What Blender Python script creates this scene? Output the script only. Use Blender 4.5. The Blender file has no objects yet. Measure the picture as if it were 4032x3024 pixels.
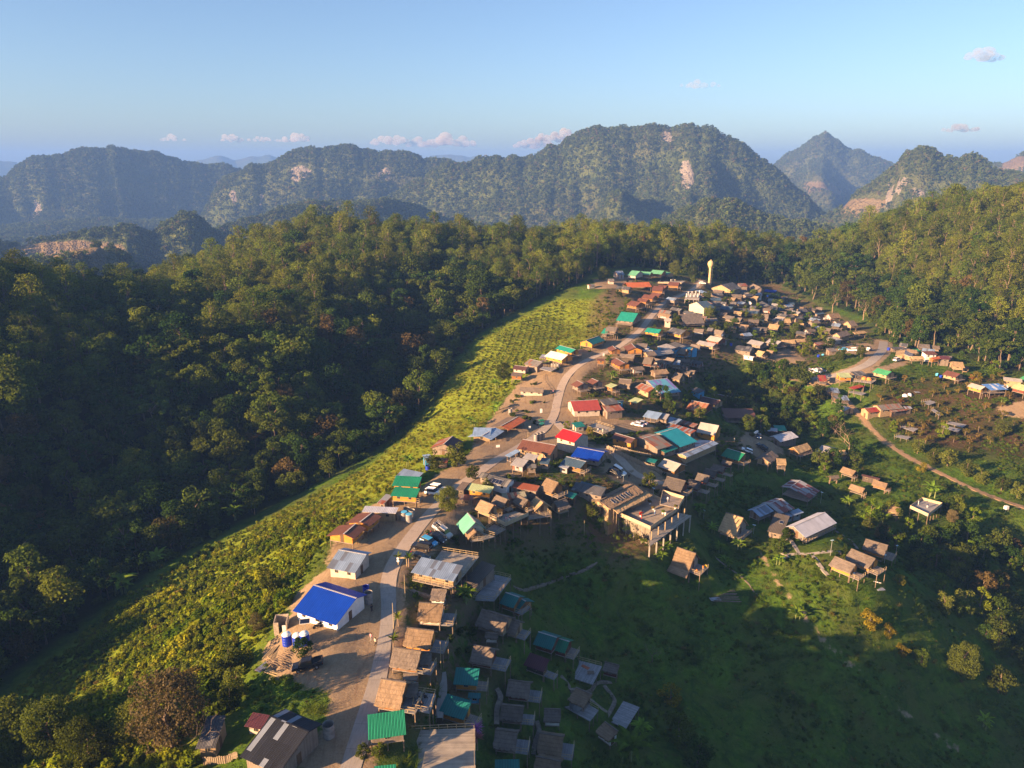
SUNE=5.0; SKYS=.050; EXPO=2.15; HAZE=1.4e-4; HAZEC=(.17,.38,.93,1); SKYDUST=2.2; SKYOZ=3.6; WBT=6900; WBI=15
import bpy, math, random
import numpy as np
from math import radians as R, sin, cos, tan, pi
from mathutils import Vector, Matrix, noise as mnoise
random.seed(7); rng=np.random.default_rng(11)
SC=bpy.context.scene
COL=SC.collection
# ------------------------------------------------------------ camera model
CZ=82.0; PITCH=R(16.6); F=2900.0; UC=2016.0; VC=1512.0
SP,CP=sin(PITCH),cos(PITCH)
def ray(u,v):
    x=(u-UC)/F; y=(v-VC)/F
    return (x, CP-y*SP, -SP-y*CP)
def at_z(u,v,z):
    d=ray(u,v); t=(z-CZ)/d[2]
    return (d[0]*t,d[1]*t)
def proj(X,Y,Z):
    dz=Z-CZ; dep=Y*CP-dz*SP; yy=-(Y*SP+dz*CP)
    return UC+F*X/dep, VC+F*yy/dep, dep
TL={'A':(2300,1000,.36166),'B':(2900,1000,.27125),'C':(3432,1250,.27125),'D':(1900,1300,.27125),'E':(2400,1350,.27125),
'F':(1600,1600,.27125),'G':(2100,1600,.27125),'H':(2600,1600,.27125),'I':(1200,1950,.27125),'J':(1750,1950,.27125),
'K':(900,2250,.27125),'L':(1450,2300,.27125),'M':(1950,2300,.27125),'N':(900,2574,.27125),'O':(1400,2574,.27125),
'P':(1950,2574,.27125),'Q':(2550,1950,.27125),'R':(3050,1750,.36166),'S':(3132,1400,.40688),'T':(0,1974,.633),
'U':(2632,400,.633),'V':(2632,1974,.633),'W':(0,700,.633),'Z':(0,0,1.8228),'X':(0,0,1.0)}
def tp(t,x,y):
    o=TL[t]; return (o[0]+x*o[2], o[1]+y*o[2])
# ------------------------------------------------------------ value noise (numpy)
def _h(ix,iy,s):
    n=(ix*374761393+iy*668265263+s*974711)&0x7fffffff
    n=((n^(n>>13))*1274126177)&0x7fffffff
    return ((n^(n>>16))&0xffff)/65535.0
def vnoise(x,y,s=0):
    x=np.asarray(x,float); y=np.asarray(y,float)
    ix=np.floor(x).astype(np.int64); iy=np.floor(y).astype(np.int64)
    fx=x-ix; fy=y-iy; fx=fx*fx*(3-2*fx); fy=fy*fy*(3-2*fy)
    a=_h(ix,iy,s); b=_h(ix+1,iy,s); c=_h(ix,iy+1,s); d=_h(ix+1,iy+1,s)
    return (a*(1-fx)+b*fx)*(1-fy)+(c*(1-fx)+d*fx)*fy
def fbm(x,y,s=0,o=4):
    r=0;a=1;t=0
    for i in range(o):
        r=r+a*vnoise(x*2**i,y*2**i,s+i*17); t+=a; a*=.5
    return r/t
def ridged(x,y,s=0,o=4):
    r=0;a=1;t=0
    for i in range(o):
        r=r+a*(1-abs(2*vnoise(x*2**i,y*2**i,s+i*17)-1)); t+=a; a*=.5
    return r/t
# ------------------------------------------------------------ near terrain from surveyed points
CP_PX=[# u,v,elevation ; ridge road level is 0
(1350,3000,0),(1440,2700,0),(1500,2450,0),(1530,2300,0),(1580,2180,0),(1680,2050,-.5),(1760,1960,-1),(1900,1850,-2),(2040,1760,-4),
(2150,1680,-5.5),(2180,1620,-5.5),(2210,1520,-4),(2280,1450,-2),(2430,1375,0),(2520,1310,1),(2600,1220,1),(2680,1150,2),(2780,1120,2),
(2450,1250,3),(2400,1140,9),(2600,1080,8),(2300,1300,-3),
(1150,2900,0),(1150,2550,-1),(1200,2350,-1),(1280,2180,-2),(1450,2010,-2.5),(1650,1850,-4),(1850,1700,-6),(2050,1560,-6),
(900,2700,-6),(1000,2400,-8),(1200,2150,-9),(1450,1930,-10),(1750,1700,-12),(1950,1500,-10),(2200,1280,-4),
(500,2750,-14),(700,2450,-20),(950,2200,-22),(1250,1980,-22),(1500,1820,-22),(1750,1560,-18),(1950,1330,-8),
(0,2900,-24),(300,2600,-30),(0,2450,-36),(600,2150,-36),(1000,1900,-33),(1400,1700,-34),(1650,1430,-22),(1850,1230,-4),
(0,2000,-30),(450,1750,-22),(0,1600,-3),(0,1350,10),(0,1180,18),(300,1230,5),(560,1200,-4),(700,1350,-3),(850,1550,-10),(1150,1550,-13),
(850,1150,4),(900,1060,8),(1050,1080,8),(1150,1250,2),(1150,960,20),(1400,1400,-10),(1400,1130,9),(1400,950,25),(1650,960,22),(1700,1150,2),(2000,980,16),(2100,1100,7),
(2300,985,15),(2600,985,9.5),(2900,1010,8),(2950,1130,-7),(3200,1000,7),(3150,1150,-11),(3350,1230,-14),(3500,1250,-11.5),(3600,1100,7),
(3400,960,20),(3700,900,37),(4000,850,47),(4000,1100,17.7),(3800,1200,3.5),(4000,1330,-5),(3650,1340,-10),
(2750,1250,-3),(2950,1250,-6),(2700,1350,-4),(2850,1400,-9),(3050,1300,-9),(3150,1400,-13),(3350,1370,-11),(3250,1300,-12),(3530,1420,-9),(3480,1340,-11),
(3220,1470,-13),(3400,1470,-11),(3800,1450,-12),(4000,1560,-14),(3300,1600,-20),(3600,1560,-17),(3800,1700,-22),(4000,1900,-26),(3550,1850,-25),
(2650,1450,-6),(2850,1530,-22),(3000,1600,-25),(3150,1750,-27),(2650,1600,-10),(2500,1580,-7),(2350,1480,-4),(2400,1650,-7),(2600,1720,-9.5),
(2850,1720,-15.5),(3000,1760,-18),(2350,1850,-5),(2480,1880,-6),(2600,1880,-9),(2750,1900,-14),(2900,1960,-21),(3150,1930,-27),(3350,1950,-27),(3650,2030,-27),
(2050,2020,-4),(2250,2000,-5),(1980,2150,-6.5),(2150,2150,-11),(2300,2100,-10),(2450,2080,-9),(2555,2212,-12),(2350,2250,-16),(2700,2150,-18),
(1800,2200,-2),(1880,2350,-5),(2080,2330,-13),(2150,2480,-17),(2350,2420,-21),(2700,2330,-21),(2900,2100,-20),(3100,2130,-19),(3300,2200,-17),(3450,2240,-20),
(1700,2550,-2.5),(1700,2800,-3),(1900,2600,-8),(2000,2750,-12),(2250,2700,-19),(2150,2950,-17),(2450,2900,-24),(1900,2900,-9),
(2500,2620,-26),(2900,2550,-27),(3300,2500,-27),(3700,2400,-34),(4000,2300,-40),(3000,2800,-34),(3600,2750,-40),(4000,2750,-48),(3300,3000,-40),(4000,3020,-50),
(3700,2200,-34),(3950,2150,-35)]
CP_W=[(-230,40,6),(-150,10,0),(-90,40,4),(-60,20,5),(-30,40,3),(0,20,2),(60,10,-20),(130,0,-45),(200,50,-60),(260,150,-55),(330,250,-40),(420,350,0),(430,480,35),
(-340,300,46),(-340,200,24),(-340,110,36),(-330,30,32),(-340,-60,30),(-430,250,44),(-430,50,36),(-460,450,20),(-280,380,16),(-330,640,-60),
(-100,740,-60),(120,840,-60),(350,780,-20),(460,650,40),(-250,150,0),(-250,90,-6),(-240,250,6),(0,-120,-10),(-200,-120,10),(200,-120,-60),(-420,-120,30)]
pts=[]
for u,v,z in CP_PX:
    x,y=at_z(u,v,z); pts.append((x,y,z))
pts+=CP_W
P=np.array(pts)
def _tps(r2): return 0.5*r2*np.log(r2+1e-9)
n=len(P); S=100.0
px=P[:,0]/S; py=P[:,1]/S
K=_tps((px[:,None]-px)**2+(py[:,None]-py)**2)+np.eye(n)*0.004
M=np.zeros((n+3,n+3)); M[:n,:n]=K; M[:n,n]=1; M[:n,n+1]=px; M[:n,n+2]=py; M[n,:n]=1; M[n+1,:n]=px; M[n+2,:n]=py
W=np.linalg.solve(M,np.r_[P[:,2],0,0,0])
def tps(X,Y):
    x=np.asarray(X)/S; y=np.asarray(Y)/S; r=np.zeros_like(x)+W[n]+W[n+1]*x+W[n+2]*y
    for i in range(n): r=r+W[i]*_tps((x-px[i])**2+(y-py[i])**2)
    return r
GX0,GX1,GY0,GY1,GS=-470.,500.,-130.,860.,2.0
gx=np.arange(GX0,GX1+1,GS); gy=np.arange(GY0,GY1+1,GS)
XX,YY=np.meshgrid(gx,gy)
HH=tps(XX,YY)
HH+= (fbm(XX/22,YY/22,3,4)-.5)*2.2
# ------------------------------------------------------------ height queries
def hgt(x,y):
    x=np.asarray(x,float); y=np.asarray(y,float)
    fx=np.clip((x-GX0)/GS,0,len(gx)-1.001); fy=np.clip((y-GY0)/GS,0,len(gy)-1.001)
    ix=fx.astype(int); iy=fy.astype(int); fx=fx-ix; fy=fy-iy
    return (HH[iy,ix]*(1-fx)+HH[iy,ix+1]*fx)*(1-fy)+(HH[iy+1,ix]*(1-fx)+HH[iy+1,ix+1]*fx)*fy
_T=np.arange(60,1100,.5)
def hit(u,v,H=0.0):
    d=ray(u,v); X=d[0]*_T; Y=d[1]*_T; Z=CZ+d[2]*_T
    below=Z<hgt(X,Y)+H
    k=int(np.argmax(below)) if below.any() else len(_T)-1
    k=max(k,1); a,b=_T[k-1],_T[k]
    for _ in range(12):
        m=(a+b)/2
        if CZ+d[2]*m<float(hgt(d[0]*m,d[1]*m))+H: b=m
        else: a=m
    return (d[0]*b,d[1]*b,CZ+d[2]*b-H)
def smooth_line(pts,step=2.0):
    out=[]; n=len(pts)
    for i in range(n-1):
        p0=pts[max(i-1,0)];p1=pts[i];p2=pts[i+1];p3=pts[min(i+2,n-1)]
        d=math.dist(p1,p2); k=max(2,int(d/step))
        for j in range(k):
            t=j/k
            out.append(tuple(.5*((2*p1[a])+(-p0[a]+p2[a])*t+(2*p0[a]-5*p1[a]+4*p2[a]-p3[a])*t*t+(-p0[a]+3*p1[a]-3*p2[a]+p3[a])*t**3) for a in (0,1)))
    out.append(tuple(pts[-1][:2])); return out
ROADS={
'main':([(1370,3060),(1440,2830),(1480,2700),(1510,2560),(1530,2400),(1530,2290),(1560,2200),(1640,2090),(1715,2000),(1790,1930),(1900,1850),(1990,1790),(2080,1740),(2140,1690),(2180,1640),(2195,1580),(2215,1515),(2250,1462),(2330,1410),(2430,1368),(2510,1310),(2560,1250),(2610,1195),(2690,1160),(2740,1130),(2760,1105)],3.2),
'east':([(2185,1660),(2300,1760),(2400,1780),(2500,1850),(2640,1935)],3.4),
'lane':([(2180,1640),(2300,1655),(2420,1665),(2510,1672)],4.0),
'right':([(3480,1345),(3470,1385),(3420,1430),(3330,1465),(3220,1490),(3150,1500)],5.2),
}
ROADW={}
for k,(pl,w) in ROADS.items():
    ROADW[k]=(smooth_line([hit(u,v)[:2] for u,v in pl]),w)
PATHS=[('X',[(3330,1570),(3390,1640),(3440,1700),(3560,1790),(3700,1860),(3850,1930),(4040,2010)],2.6),
 ('X',[(3800,1330),(3960,1310),(4040,1300)],4.0)]
PATHW=[(smooth_line([hit(*tp(t,u,v))[:2] for u,v in pl]),w) for t,pl,w in PATHS]
def flatten(line,w):
    L=np.array(line); hs=hgt(L[:,0],L[:,1])
    k=5; pad=np.pad(hs,(k,k),'edge'); hs=np.convolve(pad,np.ones(2*k+1)/(2*k+1),'valid')
    x0,x1=L[:,0].min()-12,L[:,0].max()+12; y0,y1=L[:,1].min()-12,L[:,1].max()+12
    m=(XX>x0)&(XX<x1)&(YY>y0)&(YY<y1); xs=XX[m]; ys=YY[m]
    D=np.full(xs.shape,1e9); Hn=np.zeros(xs.shape)
    for i in range(len(L)):
        d=(xs-L[i,0])**2+(ys-L[i,1])**2; c=d<D; D[c]=d[c]; Hn[c]=hs[i]
    D=np.sqrt(D); t=np.clip((D-w/2-2.0)/5,0,1); t=t*t*(3-2*t)
    HH[m]=Hn*(1-t)+HH[m]*t
    return np.c_[L,hs]
R3={k:(flatten(l,w),w) for k,(l,w) in ROADW.items()}
P3=[(flatten(l,w),w) for l,w in PATHW]
# ------------------------------------------------------------ mesh helpers
class MB:
    def __init__(s): s.v=[];s.f=[];s.uv=[];s.m=[]
    def face(s,pts,uv=None,m=0):
        b=len(s.v); s.v+=[tuple(p) for p in pts]; s.f.append(tuple(range(b,b+len(pts))))
        if uv is None:
            a=Vector(pts[0]); e=Vector(pts[1])-a; L=e.length or 1; e=e/L
            nrm=e.cross(Vector(pts[-1])-a); g=nrm.cross(e); g=g/(g.length or 1)
            uv=[((Vector(p)-a).dot(e),(Vector(p)-a).dot(g)) for p in pts]
            if abs(e.z)>.7: uv=[(q,p) for p,q in uv]
        s.uv+=list(uv); s.m.append(m); return s
    def box(s,x0,x1,y0,y1,z0,z1,m=0,M=None):
        c=[(x0,y0,z0),(x1,y0,z0),(x1,y1,z0),(x0,y1,z0),(x0,y0,z1),(x1,y0,z1),(x1,y1,z1),(x0,y1,z1)]
        if M is not None: c=[M@Vector(p) for p in c]
        for q in ((0,3,2,1),(4,5,6,7),(0,1,5,4),(1,2,6,5),(2,3,7,6),(3,0,4,7)): s.face([c[i] for i in q],m=m)
        return s
    def beam(s,a,b,w=.1,h=None,m=0):
        a=Vector(a);b=Vector(b);h=h or w;d=(b-a); L=d.length
        if L<1e-4: return s
        q=d.to_track_quat('X','Z').to_matrix().to_4x4(); M=Matrix.Translation(a)@q
        return s.box(0,L,-w/2,w/2,-h/2,h/2,m,M)
    def tube(s,a,b,r0,r1=None,n=6,m=0,caps=True):
        r1=r0 if r1 is None else r1
        a=Vector(a);b=Vector(b); q=(b-a).to_track_quat('Z','Y')
        A=[a+q@Vector((r0*cos(2*pi*i/n),r0*sin(2*pi*i/n),0)) for i in range(n)]
        B=[b+q@Vector((r1*cos(2*pi*i/n),r1*sin(2*pi*i/n),0)) for i in range(n)]
        for i in range(n):
            j=(i+1)%n; s.face([A[i],A[j],B[j],B[i]],m=m)
        if caps: s.face(B,m=m); s.face(A[::-1],m=m)
        return s
    def lathe(s,c,prof,n=12,m=0):
        c=Vector(c)
        for k in range(len(prof)-1):
            (r0,z0),(r1,z1)=prof[k],prof[k+1]
            for i in range(n):
                a0=2*pi*i/n;a1=2*pi*(i+1)/n
                p=[c+Vector((r0*cos(a0),r0*sin(a0),z0)),c+Vector((r0*cos(a1),r0*sin(a1),z0)),c+Vector((r1*cos(a1),r1*sin(a1),z1)),c+Vector((r1*cos(a0),r1*sin(a0),z1))]
                if r0<1e-4: p=p[1:] if False else [p[0],p[2],p[3]]
                elif r1<1e-4: p=[p[0],p[1],p[2]]
                s.face(p,m=m)
        return s
    def mesh(s,name,mats,smooth=False):
        me=bpy.data.meshes.new(name); me.from_pydata(s.v,[],s.f)
        uvl=me.uv_layers.new(name='UVMap'); uvl.data.foreach_set('uv',[c for q in s.uv for c in q])
        if not isinstance(mats,(list,tuple)): mats=[mats]
        for mt in mats: me.materials.append(mt)
        if len(mats)>1: me.polygons.foreach_set('material_index',s.m)
        if smooth: me.polygons.foreach_set('use_smooth',[True]*len(s.f))
        me.update(); return me
    def build(s,name,mats,parent=None,smooth=False,label=None):
        o=bpy.data.objects.new(name,s.mesh(name,mats,smooth)); COL.objects.link(o)
        if parent is not None: o.parent=parent
        if label: o['label']=label
        return o
def tag(o,label=None,cat=None,group=None,kind=None):
    if label: o['label']=label
    if cat: o['category']=cat
    if group: o['group']=group
    if kind: o['kind']=kind
    return o
def empty(name,loc,rz=0,label=None,cat=None,group=None):
    o=bpy.data.objects.new(name,None); COL.objects.link(o); o.location=loc; o.rotation_euler=(0,0,rz); o.empty_display_size=.5
    return tag(o,label,cat,group)
def copy_tree(o,kids,parent=None):
    c=o.copy(); COL.objects.link(c); c.parent=parent
    for k in kids.get(o.name,[]): copy_tree(k,kids,c)
    return c
def kidmap(root):
    d={}
    def go(o):
        d[o.name]=[c for c in bpy.data.objects if c.parent==o]
        for c in d[o.name]: go(c)
    go(root); return d
# ------------------------------------------------------------ materials
def newmat(name):
    m=bpy.data.materials.new(name); m.use_nodes=True; nt=m.node_tree; nt.nodes.clear()
    out=nt.nodes.new('ShaderNodeOutputMaterial'); b=nt.nodes.new('ShaderNodeBsdfPrincipled')
    nt.links.new(b.outputs[0],out.inputs[0]); return m,nt,b,out
def N(nt,t,**k):
    x=nt.nodes.new(t)
    for a,v in k.items():
        if a.startswith('i_'): 
            key=a[2:].replace('_',' '); x.inputs[key].default_value=v
        else: setattr(x,a,v)
    return x
def math_(nt,op,a,b=None,clamp=False):
    x=nt.nodes.new('ShaderNodeMath'); x.operation=op; x.use_clamp=clamp
    for i,q in enumerate((a,b)):
        if q is None: continue
        if isinstance(q,(int,float)): x.inputs[i].default_value=q
        else: nt.links.new(q,x.inputs[i])
    return x.outputs[0]
def mixc(nt,f,a,b,mode='MIX'):
    x=nt.nodes.new('ShaderNodeMix'); x.data_type='RGBA'; x.blend_type=mode
    for s,q in ((0,f),(6,a),(7,b)):
        if isinstance(q,(int,float)): x.inputs[s].default_value=q
        elif isinstance(q,tuple): x.inputs[s].default_value=(*q[:3],1)
        else: nt.links.new(q,x.inputs[s])
    return x.outputs[2]
def noise(nt,vec,scale,detail=3,rough=.55,dist=0):
    x=N(nt,'ShaderNodeTexNoise'); x.inputs['Scale'].default_value=scale; x.inputs['Detail'].default_value=detail
    x.inputs['Roughness'].default_value=rough; x.inputs['Distortion'].default_value=dist
    if vec is not None: nt.links.new(vec,x.inputs['Vector'])
    return x.outputs[0]
def ramp(nt,f,stops):
    x=nt.nodes.new('ShaderNodeValToRGB'); cr=x.color_ramp
    while len(cr.elements)<len(stops): cr.elements.new(.5)
    for e,(p,c) in zip(cr.elements,stops): e.position=p; e.color=(*c,1) if isinstance(c,tuple) else (c,c,c,1)
    nt.links.new(f,x.inputs[0]); return x.outputs[0]
def scalev(nt,vec,s):
    x=N(nt,'ShaderNodeMapping'); x.inputs['Scale'].default_value=s; nt.links.new(vec,x.inputs['Vector']); return x.outputs[0]
def bump(nt,b,h,st,dist=.05):
    x=N(nt,'ShaderNodeBump'); x.inputs['Strength'].default_value=st; x.inputs['Distance'].default_value=dist
    nt.links.new(h,x.inputs['Height']); nt.links.new(x.outputs[0],b.inputs['Normal'])
def uvn(nt): return N(nt,'ShaderNodeTexCoord').outputs['UV']
def objrand(nt): return N(nt,'ShaderNodeObjectInfo').outputs['Random']
_mc={}
def metal_mat(key,col,rust=0.0,rustcol=(.16,.05,.025),panel=.12,rough=.45,col2=None,patch=0.0,spec=.22,met=0.0):
    if 'm:'+key in _mc: return _mc['m:'+key]
    m,nt,b,out=newmat('roof_'+key); uv=uvn(nt); sep=N(nt,'ShaderNodeSeparateXYZ'); nt.links.new(uv,sep.inputs[0])
    u=sep.outputs[0]; v=sep.outputs[1]
    pn=N(nt,'ShaderNodeTexWhiteNoise',noise_dimensions='3D'); cmb=N(nt,'ShaderNodeCombineXYZ')
    nt.links.new(math_(nt,'FLOOR',math_(nt,'DIVIDE',u,.85)),cmb.inputs[0]); nt.links.new(math_(nt,'FLOOR',math_(nt,'DIVIDE',v,2.6)),cmb.inputs[1]); nt.links.new(objrand(nt),cmb.inputs[2])
    nt.links.new(cmb.outputs[0],pn.inputs['Vector']); pv=pn.outputs['Value']
    streak=noise(nt,scalev(nt,uv,(3.2,.35,1)),1.0,4,.6); big=noise(nt,uv,.35,3)
    f=math_(nt,'ADD',1-panel,math_(nt,'MULTIPLY',pv,2*panel))
    f2=math_(nt,'MULTIPLY',f,math_(nt,'ADD',.82,math_(nt,'MULTIPLY',streak,.36)))
    base=col
    f2=math_(nt,'MULTIPLY',f2,math_(nt,'ADD',.94,math_(nt,'MULTIPLY',math_(nt,'SINE',math_(nt,'MULTIPLY',u,2*pi/.42)),.13)))  # rib shading of the corrugation painted into the colour as stripes
    c=mixc(nt,1.0,col,f2,'MULTIPLY')
    if col2 is not None:
        c=mixc(nt,math_(nt,'GREATER_THAN',pv,1-patch),c,col2)
    if rust>0:
        rf=ramp(nt,math_(nt,'ADD',math_(nt,'MULTIPLY',streak,.55),math_(nt,'MULTIPLY',pv,.45)),[(max(0,.62-rust*.45),0.0),(min(1,.74-rust*.35),1.0)])
        rc=mixc(nt,noise(nt,uv,6,3),rustcol,tuple(x*1.9 for x in rustcol))
        c=mixc(nt,rf,c,rc)
    dirt=ramp(nt,big,[(.35,.78),(.7,1.05)]); c=mixc(nt,.7,c,dirt,'MULTIPLY')
    nt.links.new(c,b.inputs['Base Color'])
    b.inputs['Roughness'].default_value=rough+.12; b.inputs['Specular IOR Level'].default_value=spec; b.inputs['Metallic'].default_value=met
    w=math_(nt,'SINE',math_(nt,'MULTIPLY',u,2*pi/.21)); seam=math_(nt,'GREATER_THAN',math_(nt,'FRACT',math_(nt,'DIVIDE',u,.85)),.93)
    bump(nt,b,math_(nt,'ADD',w,math_(nt,'MULTIPLY',seam,1.5)),.7,.03)
    _mc['m:'+key]=m; return m
def thatch_mat(key,c1,c2):
    if 't:'+key in _mc: return _mc['t:'+key]
    m,nt,b,out=newmat('roof_'+key); uv=uvn(nt)
    a=noise(nt,scalev(nt,uv,(9,1.2,1)),1,4,.7); bg=noise(nt,uv,.7,4,.6,.6); rd=objrand(nt)
    sep=N(nt,'ShaderNodeSeparateXYZ'); nt.links.new(uv,sep.inputs[0])
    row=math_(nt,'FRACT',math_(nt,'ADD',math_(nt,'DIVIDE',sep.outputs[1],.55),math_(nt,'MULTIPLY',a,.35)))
    c=mixc(nt,a,c1,c2); c=mixc(nt,ramp(nt,bg,[(.3,.0),(.75,.75)]),c,tuple(x*.55 for x in c1))
    c=mixc(nt,1.0,c,math_(nt,'ADD',.8,math_(nt,'MULTIPLY',rd,.4)),'MULTIPLY')
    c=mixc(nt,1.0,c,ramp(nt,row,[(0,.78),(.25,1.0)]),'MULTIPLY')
    nt.links.new(c,b.inputs['Base Color']); b.inputs['Roughness'].default_value=.95; b.inputs['Specular IOR Level'].default_value=.1
    bump(nt,b,math_(nt,'ADD',a,math_(nt,'MULTIPLY',row,.5)),1.0,.12); _mc['t:'+key]=m; return m
def plank_mat(key,c1,c2,w=.18,horiz=False,rough=.8,gap=.09):
    if 'p:'+key in _mc: return _mc['p:'+key]
    m,nt,b,out=newmat('wood_'+key); uv=uvn(nt); sep=N(nt,'ShaderNodeSeparateXYZ'); nt.links.new(uv,sep.inputs[0])
    u=sep.outputs[1 if horiz else 0]; q=math_(nt,'DIVIDE',u,w)
    wn=N(nt,'ShaderNodeTexWhiteNoise',noise_dimensions='2D'); cmb=N(nt,'ShaderNodeCombineXYZ'); nt.links.new(math_(nt,'FLOOR',q),cmb.inputs[0]); nt.links.new(objrand(nt),cmb.inputs[1]); nt.links.new(cmb.outputs[0],wn.inputs['Vector'])
    g=noise(nt,scalev(nt,uv,(2,14,1) if horiz else (14,2,1)),1,3,.6)
    c=mixc(nt,math_(nt,'ADD',math_(nt,'MULTIPLY',wn.outputs['Value'],.6),math_(nt,'MULTIPLY',g,.4)),c1,c2)
    st=noise(nt,uv,.8,3); c=mixc(nt,.5,c,ramp(nt,st,[(.3,.6),(.65,1.1)]),'MULTIPLY')
    gapf=math_(nt,'LESS_THAN',math_(nt,'FRACT',q),gap)
    c=mixc(nt,math_(nt,'MULTIPLY',gapf,.75),c,tuple(x*.25 for x in c1))
    nt.links.new(c,b.inputs['Base Color']); b.inputs['Roughness'].default_value=rough; b.inputs['Specular IOR Level'].default_value=.25
    bump(nt,b,math_(nt,'ADD',math_(nt,'SUBTRACT',1,gapf),math_(nt,'MULTIPLY',g,.3)),.6,.03); _mc['p:'+key]=m; return m
def plain_mat(key,col,rough=.6,var=.25,scale=2.0,spec=.3,met=0,bmp=.2):
    if 'q:'+key in _mc: return _mc['q:'+key]
    m,nt,b,out=newmat(key); oc=N(nt,'ShaderNodeTexCoord').outputs['Object']
    nz=noise(nt,oc,scale,4,.6); c=mixc(nt,1.0,col,ramp(nt,nz,[(.3,1-var),(.7,1+var*.4)]),'MULTIPLY')
    nt.links.new(c,b.inputs['Base Color']); b.inputs['Roughness'].default_value=rough; b.inputs['Specular IOR Level'].default_value=spec; b.inputs['Metallic'].default_value=met
    if bmp: bump(nt,b,noise(nt,oc,scale*6,3),bmp,.02)
    _mc['q:'+key]=m; return m
# ============================================================ ground
UU,VV,DD=proj(XX,YY,HH); VALID=(YY>60)&(DD>40)
def inpoly(u,v,poly):
    u=np.asarray(u);v=np.asarray(v); c=np.zeros(u.shape,bool); n=len(poly)
    for i in range(n):
        x1,y1=poly[i];x2,y2=poly[(i+1)%n]
        if y1==y2: continue
        k=((y1>v)!=(y2>v))&(u<(x2-x1)*(v-y1)/(y2-y1)+x1); c^=k
    return c
def blur(a,k=1):
    for _ in range(k):
        p=np.pad(a,1,'edge'); a=(p[:-2,1:-1]+p[2:,1:-1]+p[1:-1,:-2]+p[1:-1,2:]+2*a)/6
    return a
OPEN=[(-900,3600),(-900,3300),(0,2700),(300,2470),(600,2250),(900,2080),(1200,1930),(1450,1790),(1600,1680),(1700,1560),(1760,1450),(1850,1340),(1980,1250),(2130,1175),(2300,1110),(2350,1060),(2500,1050),(2740,1080),(2830,1105),(3080,1120),(3250,1200),(3420,1250),(3490,1340),(3560,1370),(3800,1400),(3900,1460),(4400,1480),(4400,3600)]
DIRT=[[(1010,2560),(1120,2500),(1150,2330),(1290,2250),(1300,2150),(1450,1990),(1620,1960),(1700,1880),(1830,1800),(1900,1700),(1950,1620),(2000,1560),(2050,1500),(2150,1430),(2400,1330),(2500,1350),(2480,1400),(2300,1470),(2280,1560),(2260,1640),(2500,1655),(2620,1680),(2520,1700),(2250,1720),(2150,1800),(2000,1900),(1880,2000),(1800,2080),(1680,2200),(1560,2270),(1560,2420),(1530,2600),(1480,2750),(1430,2900),(1390,3060),(1150,3060),(1250,2860),(1330,2740),(1180,2700),(1050,2640)],
 [(2350,1840),(2480,1790),(2640,1900),(2560,1960),(2420,1900)],[(2930,1700),(3060,1720),(3090,1780),(3000,1800),(2900,1770)],
 [(3480,1440),(3620,1400),(3560,1440),(3400,1490),(3200,1530),(3150,1490),(3350,1470)],[(3250,1360),(3420,1350),(3470,1380),(3400,1400),(3260,1390)],[(3900,1600),(4200,1560),(4200,1660),(3960,1640)],[(2950,1400),(3100,1370),(3180,1420),(3050,1450)],[(2330,1100),(2500,1090),(2480,1130),(2350,1140)]]
VILL=[(2330,1180),(2500,1060),(2830,1105),(3080,1120),(3250,1220),(3420,1290),(3470,1350),(3300,1420),(3100,1450),(2950,1430),(2800,1480),(2700,1560),(2700,1700),(3100,1680),(3150,1780),(2800,1850),(2700,2100),(2450,2250),(2300,2150),(1950,2180),(1900,2350),(2000,2500),(1850,2900),(1550,2950),(1580,2300),(1700,2100),(2000,1880),(2000,1560),(2300,1400)]
ORCH=[(3460,1500),(3900,1480),(4300,1560),(4300,1840),(3900,1800),(3650,1760),(3440,1660)]
TALL=[(-900,3600),(-900,3200),(0,2760),(600,2290),(900,2120),(1200,1970),(1450,1840),(1620,1700),(1730,1560),(1800,1430),(1900,1340),(2050,1250),(2200,1180),(2400,1180),(2400,1300),(2200,1400),(2080,1480),(1990,1560),(1900,1680),(1700,1850),(1480,1960),(1260,2160),(1150,2350),(1010,2560),(950,2700),(700,3100)]
TRAIL=[('V',[(570,310),(600,370),(680,480),(760,620),(850,700),(900,790),(980,880),(1080,960),(1200,1060),(1350,1230),(1500,1330),(1650,1450),(1800,1550)])]
def zmask(polys,k,val=1.0):
    a=np.zeros(XX.shape)
    for p in polys: a=np.maximum(a,inpoly(UU,VV,p)&VALID)
    return blur(a*val,k)
mdirt=zmask(DIRT,2); mvill=zmask([VILL],4); morch=zmask([ORCH],5); mtall=zmask([TALL],2)
mtall=np.where((YY<75)&(XX<-30),1.0,mtall)
mopen=(inpoly(UU,VV,OPEN)&VALID); mopen=np.where(YY<=75,(XX>-140),mopen)
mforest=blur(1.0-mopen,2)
def near_line(line,w):
    L=np.asarray(line); D=np.full(XX.shape,1e9)
    for i in range(0,len(L)): D=np.minimum(D,(XX-L[i,0])**2+(YY-L[i,1])**2)
    return np.clip(1-(np.sqrt(D)-w)/2.0,0,1)
ONROAD=np.zeros(XX.shape)
for k,(l,w) in R3.items(): ONROAD=np.maximum(ONROAD,near_line(l,w/2+1.2))
mdirt=np.maximum(mdirt,ONROAD*.8)
for l,w in P3: mdirt=np.maximum(mdirt,near_line(l,w/2)*.7); ONROAD=np.maximum(ONROAD,near_line(l,w/2+.5))
for t,pl in TRAIL:
    ln=smooth_line([hit(*tp(t,a,b))[:2] for a,b in pl]); mdirt=np.maximum(mdirt,near_line(ln,.2)*.75)
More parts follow.
